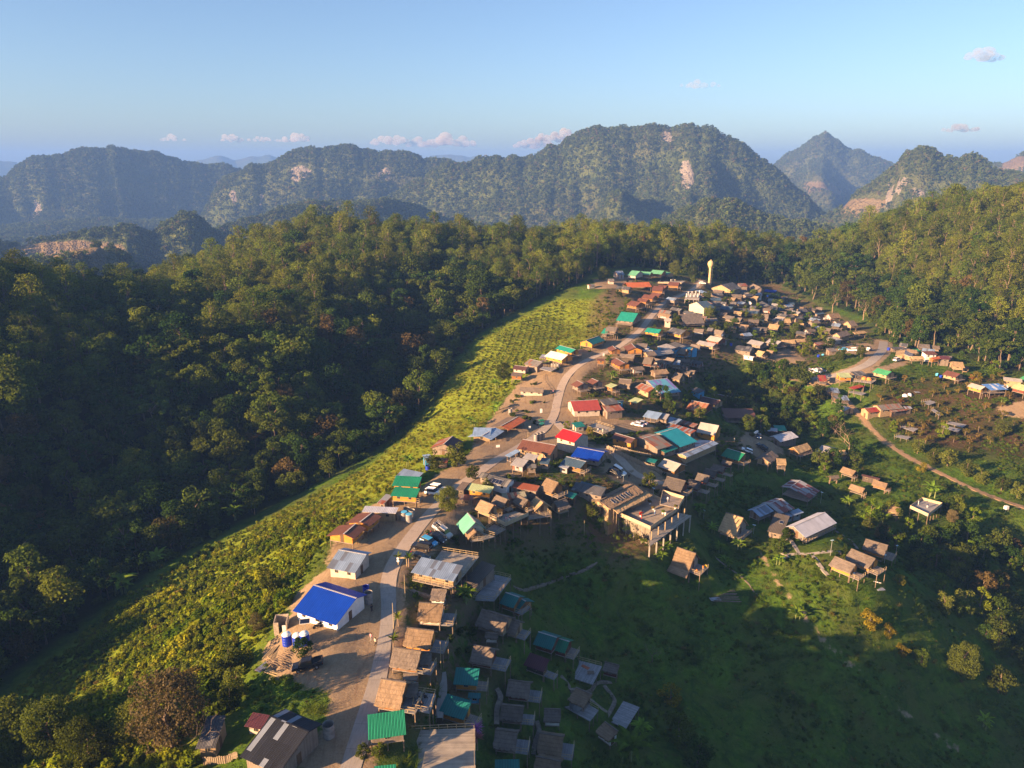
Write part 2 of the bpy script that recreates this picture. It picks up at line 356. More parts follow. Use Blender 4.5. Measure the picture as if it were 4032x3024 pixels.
def grid_sample(a,x,y):
    fx=np.clip((np.asarray(x)-GX0)/GS,0,len(gx)-1).round().astype(int); fy=np.clip((np.asarray(y)-GY0)/GS,0,len(gy)-1).round().astype(int)
    return a[fy,fx]
def ground_mat():
    m,nt,b,out=newmat('ground_cover'); 
    geo=N(nt,'ShaderNodeNewGeometry').outputs['Position']
    at=N(nt,'ShaderNodeAttribute',attribute_name='zone'); s=N(nt,'ShaderNodeSeparateColor'); nt.links.new(at.outputs['Color'],s.inputs[0])
    at2=N(nt,'ShaderNodeAttribute',attribute_name='zone2'); s2=N(nt,'ShaderNodeSeparateColor'); nt.links.new(at2.outputs['Color'],s2.inputs[0])
    n1=noise(nt,geo,.09,5,.6,.4); n2=noise(nt,geo,.55,5,.65,.3); n3=noise(nt,geo,3.2,4,.7)
    grass=mixc(nt,ramp(nt,n2,[(.3,0),(.7,1)]),(.035,.085,.009),(.085,.16,.016))
    grass=mixc(nt,ramp(nt,n1,[(.42,0),(.62,1)]),grass,(.075,.10,.02))
    grass=mixc(nt,ramp(nt,n3,[(.55,0),(.8,.8)]),grass,(.10,.11,.03))
    grass=mixc(nt,ramp(nt,noise(nt,geo,.33,4,.7,.8),[(.62,0),(.72,.6)]),grass,(.09,.06,.03))
    tall=mixc(nt,ramp(nt,n2,[(.3,0),(.7,1)]),(.10,.18,.012),(.19,.25,.02))
    tall=mixc(nt,ramp(nt,n3,[(.4,0),(.75,.9)]),tall,(.25,.25,.03))
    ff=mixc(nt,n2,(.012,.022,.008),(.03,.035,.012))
    orch=mixc(nt,ramp(nt,n2,[(.3,0),(.7,1)]),(.05,.032,.018),(.09,.062,.03)); orch=mixc(nt,ramp(nt,n1,[(.45,0),(.6,.8)]),orch,(.04,.06,.014))
    dirt=mixc(nt,n2,(.215,.16,.10),(.33,.255,.165)); dirt=mixc(nt,ramp(nt,n3,[(.45,0),(.7,.6)]),dirt,(.17,.11,.07))
    dirt=mixc(nt,ramp(nt,noise(nt,scalev(nt,geo,(1.3,.22,1)),.8,4,.6,.5),[(.52,0),(.66,.45)]),dirt,(.16,.10,.065))
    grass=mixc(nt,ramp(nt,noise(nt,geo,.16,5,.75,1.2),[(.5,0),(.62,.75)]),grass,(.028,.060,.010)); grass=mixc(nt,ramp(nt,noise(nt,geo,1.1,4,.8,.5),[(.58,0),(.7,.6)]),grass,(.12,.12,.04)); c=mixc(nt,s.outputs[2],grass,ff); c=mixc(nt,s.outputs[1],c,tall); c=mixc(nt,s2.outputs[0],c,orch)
    vm=math_(nt,'MULTIPLY',s2.outputs[1],ramp(nt,math_(nt,'ADD',math_(nt,'MULTIPLY',n2,.6),math_(nt,'MULTIPLY',n1,.4)),[(.36,0),(.50,.9)]))
    c=mixc(nt,vm,c,mixc(nt,n3,(.085,.06,.038),(.17,.12,.078)))
    dm=ramp(nt,math_(nt,'ADD',s.outputs[0],math_(nt,'MULTIPLY',math_(nt,'SUBTRACT',n2,.5),1.1)),[(.4,0),(.62,1)])
    c=mixc(nt,dm,c,dirt)
    nt.links.new(c,b.inputs['Base Color']); b.inputs['Roughness'].default_value=.95; b.inputs['Specular IOR Level'].default_value=.05
    hh=math_(nt,'ADD',math_(nt,'MULTIPLY',n3,.5),math_(nt,'MULTIPLY',n2,1.2)); bs=math_(nt,'SUBTRACT',1.0,math_(nt,'MULTIPLY',dm,.75))
    x=N(nt,'ShaderNodeBump'); x.inputs['Distance'].default_value=.5; nt.links.new(bs,x.inputs['Strength']); nt.links.new(hh,x.inputs['Height']); nt.links.new(x.outputs[0],b.inputs['Normal'])
    return m
def grid_mesh(name,X,Y,Z,mat,attrs=None,smooth=True):
    ny,nx=X.shape; v=np.stack([X,Y,Z],-1).reshape(-1,3)
    i=np.arange(ny*nx).reshape(ny,nx); q=np.stack([i[:-1,:-1],i[:-1,1:],i[1:,1:],i[1:,:-1]],-1).reshape(-1,4)
    me=bpy.data.meshes.new(name); me.vertices.add(len(v)); me.vertices.foreach_set('co',v.ravel().astype('f'))
    me.loops.add(q.size); me.loops.foreach_set('vertex_index',q.ravel().astype('i')); me.polygons.add(len(q))
    me.polygons.foreach_set('loop_start',np.arange(0,q.size,4).astype('i')); me.polygons.foreach_set('use_smooth',np.full(len(q),smooth))
    me.update(calc_edges=True); me.validate()
    for k,(r,g,b) in (attrs or {}).items():
        a=me.color_attributes.new(k,'FLOAT_COLOR','POINT'); a.data.foreach_set('color',np.stack([r,g,b,np.ones_like(r)],-1).reshape(-1).astype('f'))
    me.materials.append(mat); o=bpy.data.objects.new(name,me); COL.objects.link(o); return o
zz=np.zeros(XX.shape)
EDGE=np.minimum.reduce([XX-GX0,GX1-XX,YY-GY0,GY1-YY]); 
DRY=zmask([[(1500,1750),(1750,1560),(1950,1500),(2000,1600),(1800,1760),(1600,1850)]],3)
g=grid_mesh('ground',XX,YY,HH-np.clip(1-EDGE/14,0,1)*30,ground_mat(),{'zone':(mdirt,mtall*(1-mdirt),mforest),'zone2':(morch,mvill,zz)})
tag(g,'grassy ridge and slopes the village stands on',None,None,'structure')
# ---- roads
def concrete_mat(key,c1,c2):
    m,nt,b,out=newmat(key); geo=N(nt,'ShaderNodeNewGeometry').outputs['Position']; uv=uvn(nt)
    n2=noise(nt,geo,.5,5,.65,.4); n3=noise(nt,scalev(nt,uv,(3,.5,1)),1,4,.6)
    c=mixc(nt,n2,c1,c2); c=mixc(nt,ramp(nt,n3,[(.5,0),(.75,.5)]),c,tuple(x*.6 for x in c1))
    sep=N(nt,'ShaderNodeSeparateXYZ'); nt.links.new(uv,sep.inputs[0])
    j=math_(nt,'LESS_THAN',math_(nt,'FRACT',math_(nt,'DIVIDE',sep.outputs[1],5)),.012); c=mixc(nt,math_(nt,'MULTIPLY',j,.6),c,(.06,.05,.04))
    nt.links.new(c,b.inputs['Base Color']); b.inputs['Roughness'].default_value=.9; b.inputs['Specular IOR Level'].default_value=.15
    bump(nt,b,math_(nt,'ADD',n2,n3),.4,.05); return m
M_conc=concrete_mat('road_concrete',(.34,.28,.22),(.44,.37,.30)); M_concg=concrete_mat('road_grey',(.24,.22,.20),(.36,.33,.29)); M_track=concrete_mat('track_dirt',(.26,.17,.10),(.36,.25,.15))
def strip(name,L3,w,mat,label,thick=.14,lift=.07,jit=.0):
    mb=MB(); n=len(L3); A=[];B=[]; acc=0
    for i in range(n):
        a=L3[max(i-1,0)];c=L3[min(i+1,n-1)]; d=Vector((c[0]-a[0],c[1]-a[1])); d=d/(d.length or 1)
        nx,ny=-d.y,d.x; q=w/2*(1+jit*(fbm(i*.15,1.3,9,2)-.5)); 
        p=L3[i]; l=(p[0]+nx*q,p[1]+ny*q); r=(p[0]-nx*q,p[1]-ny*q)
        zl=max(float(hgt(*l)),float(hgt(*r)),float(hgt(p[0],p[1])))+lift
        A.append((l[0],l[1],zl)); B.append((r[0],r[1],zl))
    for i in range(n-1):
        s=acc; acc+=math.dist(A[i],A[i+1])
        mb.face([B[i],B[i+1],A[i+1],A[i]],[(0,s),(0,acc),(w,acc),(w,s)])
        dn=lambda p:(p[0],p[1],p[2]-thick-.5)
        mb.face([A[i],A[i+1],dn(A[i+1]),dn(A[i])]); mb.face([B[i+1],B[i],dn(B[i]),dn(B[i+1])])
    o=mb.build(name,mat); tag(o,label,None,None,'structure'); return o
lm=R3['main'][0]; ks=int(len(lm)*.30)
# lower part of the road is a rough grey track, upper part pale concrete
ys=np.array([proj(p[0],p[1],p[2])[1] for p in lm]); ks=int(np.argmax(ys<2330))
strip('road',lm[:ks+1],3.0,M_concg,'grey gravelly lower stretch of the ridge road',jit=.5)
strip('road',lm[ks:],3.2,M_conc,'pale concrete road along the ridge through the village')
strip('road',R3['east'][0],2.8,M_conc,'concrete road dropping between fences to the middle of the village')
strip('road',R3['right'][0],4.4,M_concg,'grey concrete road coming out of the forest on the far right')
strip('path',P3[0][0],2.0,M_track,'dirt track crossing the orchard slope on the right',jit=.4)
strip('path',P3[1][0],3.0,M_track,'dirt track in the forest on the far right',jit=.4)
SMALLP=[('R',[(60,1170),(130,1200),(250,1190),(380,1195),(520,1175),(640,1165),(720,1170)],1.1,'pale concrete footpath curving past the zinc roofed hall'),
('R',[(380,1200),(440,1240),(500,1330),(580,1430),(640,1470),(720,1475)],1.0,'stepped footpath down to the three thatched bungalows'),
('R',[(90,1010),(170,1040),(220,1110),(265,1190)],.9,'short path between the hall and the footpath'),
('R',[(650,930),(760,1010),(850,1070),(900,1140)],.8,'steps down behind the zinc roofed hall'),
('P',[(950,330),(1040,440),(1100,520),(1180,520),(1300,560),(1400,530),(1450,450),(1560,400),(1690,420)],.8,'narrow stone path around the open bamboo terrace'),
('P',[(1580,470),(1650,560),(1720,660),(1730,710),(1690,800),(1620,930)],.8,'stone path curving down to the small white walled hut'),
('P',[(1350,650),(1480,760),(1620,860)],.9,'row of pale stepping slabs beside the tent deck'),
('O',[(1260,290),(1275,500),(1240,750),(1210,960)],1.3,'pale concrete path between the huts'),
('P',[(20,520),(80,640),(30,800),(20,1050)],.9,'stone path between the thatched huts'),
('P',[(600,990),(640,1120),(580,1300),(550,1480)],.8,'stone steps beside the lower thatched huts'),
('L',[(600,60),(680,110),(800,140),(950,180),(1150,150)],.8,'stone steps below the long metal roof'),
('J',[(510,880),(640,850),(780,820)],.7,'stone edging below the bamboo terrace'),
('J',[(1000,1320),(1150,1380),(1500,1280),(1750,1180),(1950,1120),(2212,980)],.7,'line of pale stones across the grass below the restaurant'),
('Q',[(840,790),(960,880),(1100,1000),(1300,1140),(1450,1270),(1560,1420),(1690,1460)],.5,'stone edged trail on the grass slope')]
for t,pl,w,lb in SMALLP:
    ln=smooth_line([hit(*tp(t,a,b))[:2] for a,b in pl],1.0); L3=[(x,y,float(hgt(x,y))) for x,y in ln]
    strip('path',L3,w,M_concg if 'concrete' in lb or 'footpath' in lb else plain_mat('path_stone',(.22,.18,.14),.9,.5,1.5),lb,lift=.05,jit=.7)
# ============================================================ mountains
PEAKS=[# distance, falloff steepness, skyline px list
 (3300,.62,[(-700,760),(-300,720),(0,690),(60,650),(150,612),(250,606),(330,585),(470,573),(560,580),(640,592),(720,614),(800,632),(880,648),(950,664),(1030,690),(1150,760)],'w'),
 (2700,.60,[(760,860),(850,720),(930,672),(1000,650),(1060,636),(1150,595),(1280,567),(1370,560),(1500,578),(1600,596),(1700,622),(1800,640),(1950,690),(2050,760)],'w'),
 (2350,.66,[(1750,640),(1880,620),(1950,606),(2050,608),(2130,585),(2190,560),(2250,530),(2330,508),(2450,488),(2520,492),(2580,487),(2640,498),(2700,482),(2800,498),(2880,528),(2960,590),(3050,650),(3140,720),(3230,800),(3350,880)],'m'),
 (4300,.66,[(2950,690),(3040,650),(3090,600),(3160,560),(3210,535),(3237,515),(3270,540),(3330,565),(3400,592),(3460,610),(3520,640),(3650,700)],'m'),
 (2100,.74,[(3150,900),(3300,820),(3400,740),(3480,680),(3530,640),(3560,590),(3610,562),(3660,572),(3700,600),(3760,610),(3830,600),(3880,620),(3950,655),(4050,680),(4300,700),(4700,640)],'m'),
 (3600,.5,[(3700,720),(3860,650),(3950,625),(4032,598),(4200,575),(4500,600)],'b'),
 (9000,.35,[(-500,640),(0,628),(60,635),(120,660),(300,690),(700,672),(780,624),(860,606),(920,625),(1000,615),(1060,606),(1110,622),(1300,665),(1620,640),(1700,610),(1800,606),(1920,620),(2100,670),(2900,680),(3900,670),(4600,650)],'f'),
 (1500,.55,[(-600,900),(0,905),(150,890),(330,860),(480,835),(560,870),(640,825),(700,785),(740,790),(800,850),(900,905),(1050,980),(1300,1020)],'s'),
 (1250,.6,[(950,990),(1050,900),(1120,850),(1180,810),(1230,775),(1290,770),(1350,815),(1450,900),(1600,960)],'s'),
 (1450,.5,[(1300,930),(1450,860),(1520,830),(1700,845),(1900,850),(2100,870),(2300,860),(2600,850),(2700,780),(2800,742),(2880,735),(2950,765),(3050,800),(3200,830),(3350,850),(3500,820),(3700,800)],'s'),
 (1000,.26,[(-500,1040),(0,1010),(60,1000),(150,965),(250,940),(330,932),(400,950),(460,1000),(560,1120)],'h'),
]
def ridge_field(X,Y):
    az=X/np.maximum(Y,1e-3)*1.0; U=UC+F*az/CP  # approximate image column for a far point
    # exact column for a point at mid height: depth ~ Y*CP
    r=np.sqrt(X*X+Y*Y); Hm=np.full(X.shape,-150.0); 
    w1=(ridged(X/520+3,Y/520,21,5)-.5); w2=fbm(X/260,Y/260,5,4)-.5
    for D,sl,pl,kd in PEAKS:
        us=[p[0] for p in pl]; zs=[]
        vs=np.interp(U,us,[p[1] for p in pl],left=pl[0][1],right=pl[-1][1])
        y=(vs-VC)/F; dz=(-SP-y*CP)/(CP-y*SP)           # rise per metre of Y
        Yc=D/np.sqrt(1+az*az)
        top=CZ+Yc*dz-(13 if kd!='f' else 0)+(fbm(U/45,Y/D*4,12,3)-.5)*(D*.011 if kd not in 'fh' else (40 if kd=='f' else 3))
        if kd=='s': top=top-D*.008
        out=np.maximum(0,np.maximum(us[0]-U,U-us[-1]))/F*D   # metres beyond the mapped skyline ends
        d=Y-Yc; wv=(fbm(X/700+D,Y/700,int(D)%97,3)-.5)
        near=np.where(d<0,-d,d*1.15)
        spur=(1+1.3*(ridged(X/(D*.11),Y/(D*.2),int(D)%31,4)-.55))
        if kd=='h': spur=np.full(X.shape,.9)
        h=top-near*sl*np.clip(spur,.35,2.0)-out*.5
        h=np.where(near<D*.05,top-out*.5-near*sl*(near/(D*.05))*.8*np.clip(spur,.35,2),h) if kd!='f' else h
        Hm=np.maximum(Hm,h)
    base=-120+60*(fbm(X/600,Y/600,40,4)-.3)
    Hm=np.maximum(Hm,base)
    dd=np.full(X.shape,1e9)
    for D,sl,pl,kd in PEAKS:
        if kd!='f': dd=np.minimum(dd,np.abs(np.sqrt(X*X+Y*Y)-D*np.sqrt(1+az*az)/np.sqrt(1+az*az))/D)
    wx=X+260*(fbm(X/700,Y/700,8,3)-.5); wy=Y+260*(fbm(X/700,Y/700,9,3)-.5)
    big=ridged((wx*.9-wy*.45)/760,(wx*.4+wy*.85)/1500,61,3)-.5; sm=ridged(wx/270,wy/420,63,4)-.5
    Hm=Hm+np.clip((dd-.035)/.10,0,1)*(big*300+sm*120-20)*np.clip((r-900)/900,.2,1)*np.clip(1-(r-3100)/1000,.0,1)
    Hm=Hm+w2*np.clip((r-900)/1500,0,1)*50*0.6
    return Hm
def mtn_mat():
    m,nt,b,out=newmat('mountain_forest'); geo=N(nt,'ShaderNodeNewGeometry'); pos=geo.outputs['Position']
    n1=noise(nt,pos,.004,5,.6,.4); n2=noise(nt,pos,.03,5,.7); n3=noise(nt,pos,.12,3,.6)
    sp=N(nt,'ShaderNodeSeparateXYZ'); nt.links.new(geo.outputs['True Normal'],sp.inputs[0])
    c=mixc(nt,ramp(nt,n2,[(.35,0),(.65,1)]),(.045,.07,.022),(.11,.13,.04)); c=mixc(nt,ramp(nt,n1,[(.45,0),(.65,.6)]),c,(.10,.10,.05))
    fld=N(nt,'ShaderNodeAttribute',attribute_name='zone'); s=N(nt,'ShaderNodeSeparateColor'); nt.links.new(fld.outputs['Color'],s.inputs[0])
    c=mixc(nt,ramp(nt,math_(nt,'ADD',s.outputs[0],math_(nt,'MULTIPLY',math_(nt,'SUBTRACT',n2,.5),.5)),[(.45,0),(.6,1)]),c,mixc(nt,n1,(.24,.17,.11),(.16,.14,.07)))
    rock=mixc(nt,noise(nt,scalev(nt,pos,(1,1,.25)),.03,5,.7),(.12,.105,.085),(.37,.335,.29))
    c=mixc(nt,ramp(nt,math_(nt,'ADD',s.outputs[1],math_(nt,'MULTIPLY',math_(nt,'SUBTRACT',n2,.5),1.0)),[(.45,0),(.58,1)]),c,rock)
    nt.links.new(c,b.inputs['Base Color']); b.inputs['Roughness'].default_value=1; b.inputs['Specular IOR Level'].default_value=0
    x=N(nt,'ShaderNodeBump'); x.inputs['Strength'].default_value=1; x.inputs['Distance'].default_value=22; nt.links.new(math_(nt,'ADD',n2,math_(nt,'MULTIPLY',n3,.5)),x.inputs['Height']); nt.links.new(x.outputs[0],b.inputs['Normal'])
    return m
rr=np.concatenate([np.linspace(520,1900,130),np.linspace(1912,4800,190)[1:],np.geomspace(4850,10500,50)])
aa=np.linspace(R(-62),R(60),620)
AA,RR=np.meshgrid(aa,rr); MX=RR*np.sin(AA); MY=RR*np.cos(AA)
MZ=ridge_field(MX,MY)
inside=np.clip(np.minimum.reduce([MX-GX0,GX1-MX,GY1-MY,MY-GY0])/60.,0,1)
MZ=np.where(inside>0,np.minimum(MZ,hgt(MX,MY)-30*inside-6),MZ)
ux,vx,_=proj(MX,MY,MZ)
def blob(l):
    a=np.zeros(MX.shape)
    wu=(fbm(MX/60,MZ/60,3,4)-.5); wv=(fbm(MX/90+9,MZ/40,5,4)-.5)
    for u,v,ru,rv in l: a=np.maximum(a,np.clip(1.5-np.sqrt(((ux-u)/ru+wu*2.2)**2+((vx-v)/rv+wv*2.2)**2),0,1))
    return a
FIELD=[(270,990,190,38),(60,1030,50,20),(3230,740,70,25),(3420,810,90,30),(4000,640,130,40)]
ROCK=[(2625,530,38,28),(2705,690,26,52),(1525,690,30,30),(1180,690,42,30),(145,835,38,38),(3500,760,18,55),(3610,765,36,20),(920,760,16,18),(1030,790,14,34),(3640,580,30,20),(3560,720,24,30)]
fm=blob(FIELD); rm=blob(ROCK)
mo=grid_mesh('hills',MX,MY,MZ,mtn_mat(),{'zone':(fm,rm,np.zeros(MX.shape))})
tag(mo,'forested limestone mountains and hazy hills beyond the village',None,None,'structure')
# ============================================================ camera, light, sky
cam=bpy.data.cameras.new('camera'); co=bpy.data.objects.new('camera',cam); COL.objects.link(co); SC.camera=co
co.location=(0,0,CZ); co.rotation_euler=(R(90)-PITCH,0,0); cam.sensor_width=36; cam.lens=F/4032*36; cam.clip_start=1; cam.clip_end=60000
SUN_EL=R(15.5); SD=Vector((-.87,-.49,0)).normalized()   # horizontal direction towards the sun
sdir=Vector((SD.x*cos(SUN_EL),SD.y*cos(SUN_EL),sin(SUN_EL)))
sl=bpy.data.lights.new('sun','SUN'); so=bpy.data.objects.new('sun',sl); COL.objects.link(so); sl.energy=SUNE; sl.angle=R(.5); sl.color=(1,.64,.34)
so.rotation_euler=sdir.to_track_quat('Z','Y').to_euler(); so.location=(-200,-100,200)
w=bpy.data.worlds.new('World'); SC.world=w; w.use_nodes=True; nt=w.node_tree; nt.nodes.clear()
out=nt.nodes.new('ShaderNodeOutputWorld'); bg=nt.nodes.new('ShaderNodeBackground'); sky=nt.nodes.new('ShaderNodeTexSky'); sky.sky_type='NISHITA'; sky.sun_disc=False
sky.sun_elevation=SUN_EL; sky.sun_rotation=math.atan2(SD.x,SD.y); sky.altitude=900; sky.air_density=1.0; sky.dust_density=SKYDUST; sky.ozone_density=SKYOZ
nt.links.new(sky.outputs[0],bg.inputs[0]); bg.inputs[1].default_value=SKYS; nt.links.new(bg.outputs[0],out.inputs[0])
SC.view_settings.view_transform='Standard'; SC.view_settings.look='None'; SC.view_settings.exposure=EXPO; SC.view_settings.gamma=1
SC.view_settings.use_white_balance=True; SC.view_settings.white_balance_temperature=WBT; SC.view_settings.white_balance_tint=WBI
SC.render.engine='CYCLES'
SC.cycles.max_bounces=5; SC.cycles.diffuse_bounces=2; SC.cycles.glossy_bounces=2; SC.cycles.transmission_bounces=3; SC.cycles.volume_bounces=0; SC.cycles.transparent_max_bounces=6
# ---- haze
if HAZE>0:
    zt=float(max(MZ.max(),CZ))+25; mb=MB(); mb.box(-9800,9800,-400,11200,float(MZ.min())-40,zt)
    hm=bpy.data.materials.new('haze_air'); hm.use_nodes=True; t=hm.node_tree; t.nodes.clear(); o2=t.nodes.new('ShaderNodeOutputMaterial'); pv=t.nodes.new('ShaderNodeVolumePrincipled')
    pv.inputs['Color'].default_value=HAZEC; pv.inputs['Density'].default_value=HAZE; pv.inputs['Anisotropy'].default_value=0.0
    t.links.new(pv.outputs[0],o2.inputs['Volume']); ho=mb.build('haze',hm); tag(ho,'pale blue air haze over the valleys',None,None,'stuff')
# ============================================================ houses
ROOFS={
'tq':lambda:metal_mat('teal',(.012,.26,.20),panel=.05,rough=.4),'te':lambda:metal_mat('teal_deep',(.008,.16,.15),panel=.05,rough=.4),'td':lambda:metal_mat('teal_blue',(.006,.12,.13),panel=.04,rough=.4),
'gd':lambda:metal_mat('green',(.01,.20,.11),panel=.05,rough=.4),'gn':lambda:metal_mat('bright_green',(.06,.32,.14),panel=.06,rough=.4),'mt':lambda:metal_mat('mint',(.12,.40,.29),panel=.03,rough=.4),
'lg':lambda:metal_mat('light_green',(.12,.36,.22),panel=.05,rough=.4),'pg':lambda:metal_mat('pale_green',(.38,.46,.24),panel=.07),'br':lambda:metal_mat('brown',(.15,.065,.045),panel=.06,rough=.5),
'bd':lambda:metal_mat('dark_brown',(.10,.05,.045),panel=.06,rough=.5),'mr':lambda:metal_mat('maroon',(.10,.035,.045),panel=.06),'rd':lambda:metal_mat('red',(.42,.018,.022),panel=.05,rough=.4),
'rr':lambda:metal_mat('red_rust',(.32,.02,.03),rust=.5,panel=.2),'og':lambda:metal_mat('orange',(.42,.12,.04),panel=.06),'bl':lambda:metal_mat('blue',(.002,.042,.37),panel=.03,rough=.35),
'lb':lambda:metal_mat('light_blue',(.30,.44,.62),panel=.12,rough=.35,met=.3),'bt':lambda:metal_mat('blue_tarp',(.10,.25,.60),panel=.1,rough=.5,col2=(.45,.5,.6),patch=.3),'sb':lambda:metal_mat('slate_blue',(.055,.10,.15),panel=.1),
'sl':lambda:metal_mat('slate',(.085,.09,.10),panel=.18,rough=.6,col2=(.16,.16,.16),patch=.12),'gy':lambda:metal_mat('grey',(.17,.165,.155),panel=.12,rough=.7,rust=.12),'gw':lambda:metal_mat('grey_white',(.42,.39,.35),panel=.06,rough=.6),
'zn':lambda:metal_mat('zinc',(.42,.46,.52),panel=.14,rough=.35,met=.35,rust=.08),'zb':lambda:metal_mat('zinc_blue',(.26,.36,.50),panel=.16,rough=.38,met=.35,col2=(.16,.19,.24),patch=.18),'zw':lambda:metal_mat('zinc_white',(.55,.57,.62),panel=.08,rough=.35,met=.3),
'wh':lambda:metal_mat('white_sheet',(.72,.70,.66),panel=.05),'rs':lambda:metal_mat('rusty',(.30,.27,.25),rust=.75,panel=.3),'rz':lambda:metal_mat('rust_zinc',(.36,.39,.42),rust=.45,panel=.25,rustcol=(.14,.035,.025)),
'zr':lambda:metal_mat('patched_tin',(.24,.27,.32),rust=.3,panel=.3,col2=(.10,.03,.025),patch=.25),'bk':lambda:metal_mat('black_sheet',(.016,.02,.03),panel=.3,rough=.6,col2=(.20,.24,.30),patch=.07),'rt':lambda:metal_mat('red_tile',(.30,.055,.05),panel=.05,rough=.6),
'pu':lambda:metal_mat('purple_blue',(.16,.16,.42),panel=.1,col2=(.08,.28,.42),patch=.35),'bg':lambda:metal_mat('bright_teal_sheet',(.01,.23,.31),panel=.05,rough=.45),'sg':lambda:metal_mat('silver_grey',(.30,.30,.31),panel=.07,rough=.5),
'ct':lambda:metal_mat('copper_tan',(.36,.20,.12),rust=.35,panel=.22),'cb':lambda:metal_mat('brown_cement',(.15,.12,.10),panel=.06,rough=.8),'pz':lambda:metal_mat('pale_patched',(.33,.32,.22),rust=.3,panel=.25),'bb':lambda:metal_mat('dusty_brown_black',(.12,.105,.09),panel=.06,rough=.8),
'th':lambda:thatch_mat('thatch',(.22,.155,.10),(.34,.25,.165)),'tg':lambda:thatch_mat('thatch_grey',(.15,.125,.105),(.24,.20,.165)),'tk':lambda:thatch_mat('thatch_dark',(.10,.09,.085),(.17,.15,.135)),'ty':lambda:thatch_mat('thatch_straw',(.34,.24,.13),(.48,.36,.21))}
THATCH={'th','tg','tk','ty'}
WALLS={'or':lambda:plank_mat('orange',(.46,.19,.03),(.58,.27,.05),.2,True),'od':lambda:plank_mat('brown_orange',(.22,.10,.03),(.32,.15,.05),.2,True),'rd':lambda:plank_mat('dark_red',(.12,.035,.022),(.18,.06,.035),.2,True),
'wd':lambda:plank_mat('grey',(.16,.13,.105),(.27,.22,.18)),'bb':lambda:plank_mat('tan',(.27,.19,.105),(.42,.31,.19),.12),'pl':lambda:plain_mat('plaster_cream',(.44,.39,.33),.85,.25,1.2),'pw':lambda:plain_mat('plaster_white',(.68,.70,.70),.8,.15,1.0),
'bu':lambda:plank_mat('blue',(.05,.28,.52),(.07,.36,.62),.25),'tl':lambda:plain_mat('wall_teal',(.02,.22,.18),.7,.15),'st':lambda:plain_mat('stone_wall',(.33,.28,.22),.95,.6,3.5,bmp=1),'zn':lambda:metal_mat('wall_zinc',(.36,.38,.40),rust=.15,panel=.15),'dk':lambda:plank_mat('dark',(.06,.05,.045),(.11,.09,.075))}
M_deck=plank_mat('deck_slats',(.20,.17,.145),(.36,.31,.27),.16,False,gap=.12); M_deckb=plank_mat('deck_blue_grey',(.17,.17,.175),(.30,.30,.31),.16,False,gap=.12)
M_post=plain_mat('post_wood',(.20,.15,.11),.9,.4,3); M_bamb=plain_mat('bamboo_pole',(.40,.31,.18),.8,.3,4); M_glass=plain_mat('window_dark',(.02,.022,.025),.25,.1,1,spec=.5,bmp=0); M_frame=plain_mat('window_frame_wood',(.30,.24,.18),.8,.2); M_concp=plain_mat('post_concrete',(.38,.35,.31),.9,.25)
M_solar=plain_mat('solar_cell',(.012,.018,.04),.2,.1,1,spec=.6,bmp=0); M_steel=plain_mat('steel_frame',(.5,.5,.5),.4,.1,1,met=.6,bmp=0); M_white=plain_mat('white_paint',(.75,.75,.73),.5,.1)
HOUSE_FOOT=[]; PLATS=[]
def snap(u,v):
    best=None
    for poly,z in PLATS:
        a=at_z(u,v,z)
        if inpoly(np.array([a[0]]),np.array([a[1]]),poly)[0] and (best is None or z>best[2]): best=(a[0],a[1],z)
    return best
OCC=np.zeros(XX.shape)
def pad(X,Y,d,hx,y0,y1,g,k=.55,fall=2.5):
    """cut a level terrace into the slope under a building"""
    r=max(hx,abs(y0),abs(y1))+fall+2; i0=int((X-r-GX0)/GS);i1=int((X+r-GX0)/GS)+2;j0=int((Y-r-GY0)/GS);j1=int((Y+r-GY0)/GS)+2
    i0=max(i0,0);j0=max(j0,0); sx=XX[j0:j1,i0:i1]-X; sy=YY[j0:j1,i0:i1]-Y; lx=np.abs(sx*d.x+sy*d.y)-hx; ly=-sx*d.y+sy*d.x; ly=np.maximum(y0-ly,ly-y1)
    q=np.maximum(np.maximum(lx,ly),0)/fall; w=np.clip(1-q,0,1); core=(q<=.01); w=w*w*(3-2*w)*k*(1-np.clip(ONROAD[j0:j1,i0:i1]*1.3,0,1))*(1-OCC[j0:j1,i0:i1]*.9)
    HH[j0:j1,i0:i1]=HH[j0:j1,i0:i1]*(1-w)+g*w; OCC[j0:j1,i0:i1]=np.maximum(OCC[j0:j1,i0:i1],core)
LASTROOT=[None]
def rail(mb,pts,h=.95,step=1.4,m=0,r=.05):
    for a,b in zip(pts[:-1],pts[1:]):
        a=Vector(a);b=Vector(b); k=max(1,round((b-a).length/step))
        for i in range(k+1):
            p=a.lerp(b,i/k); mb.beam(p,p+Vector((0,0,h)),r*1.5,m=m)
        for hh in (h,h*.5): mb.beam(a+Vector((0,0,hh)),b+Vector((0,0,hh)),r*1.3,m=m)
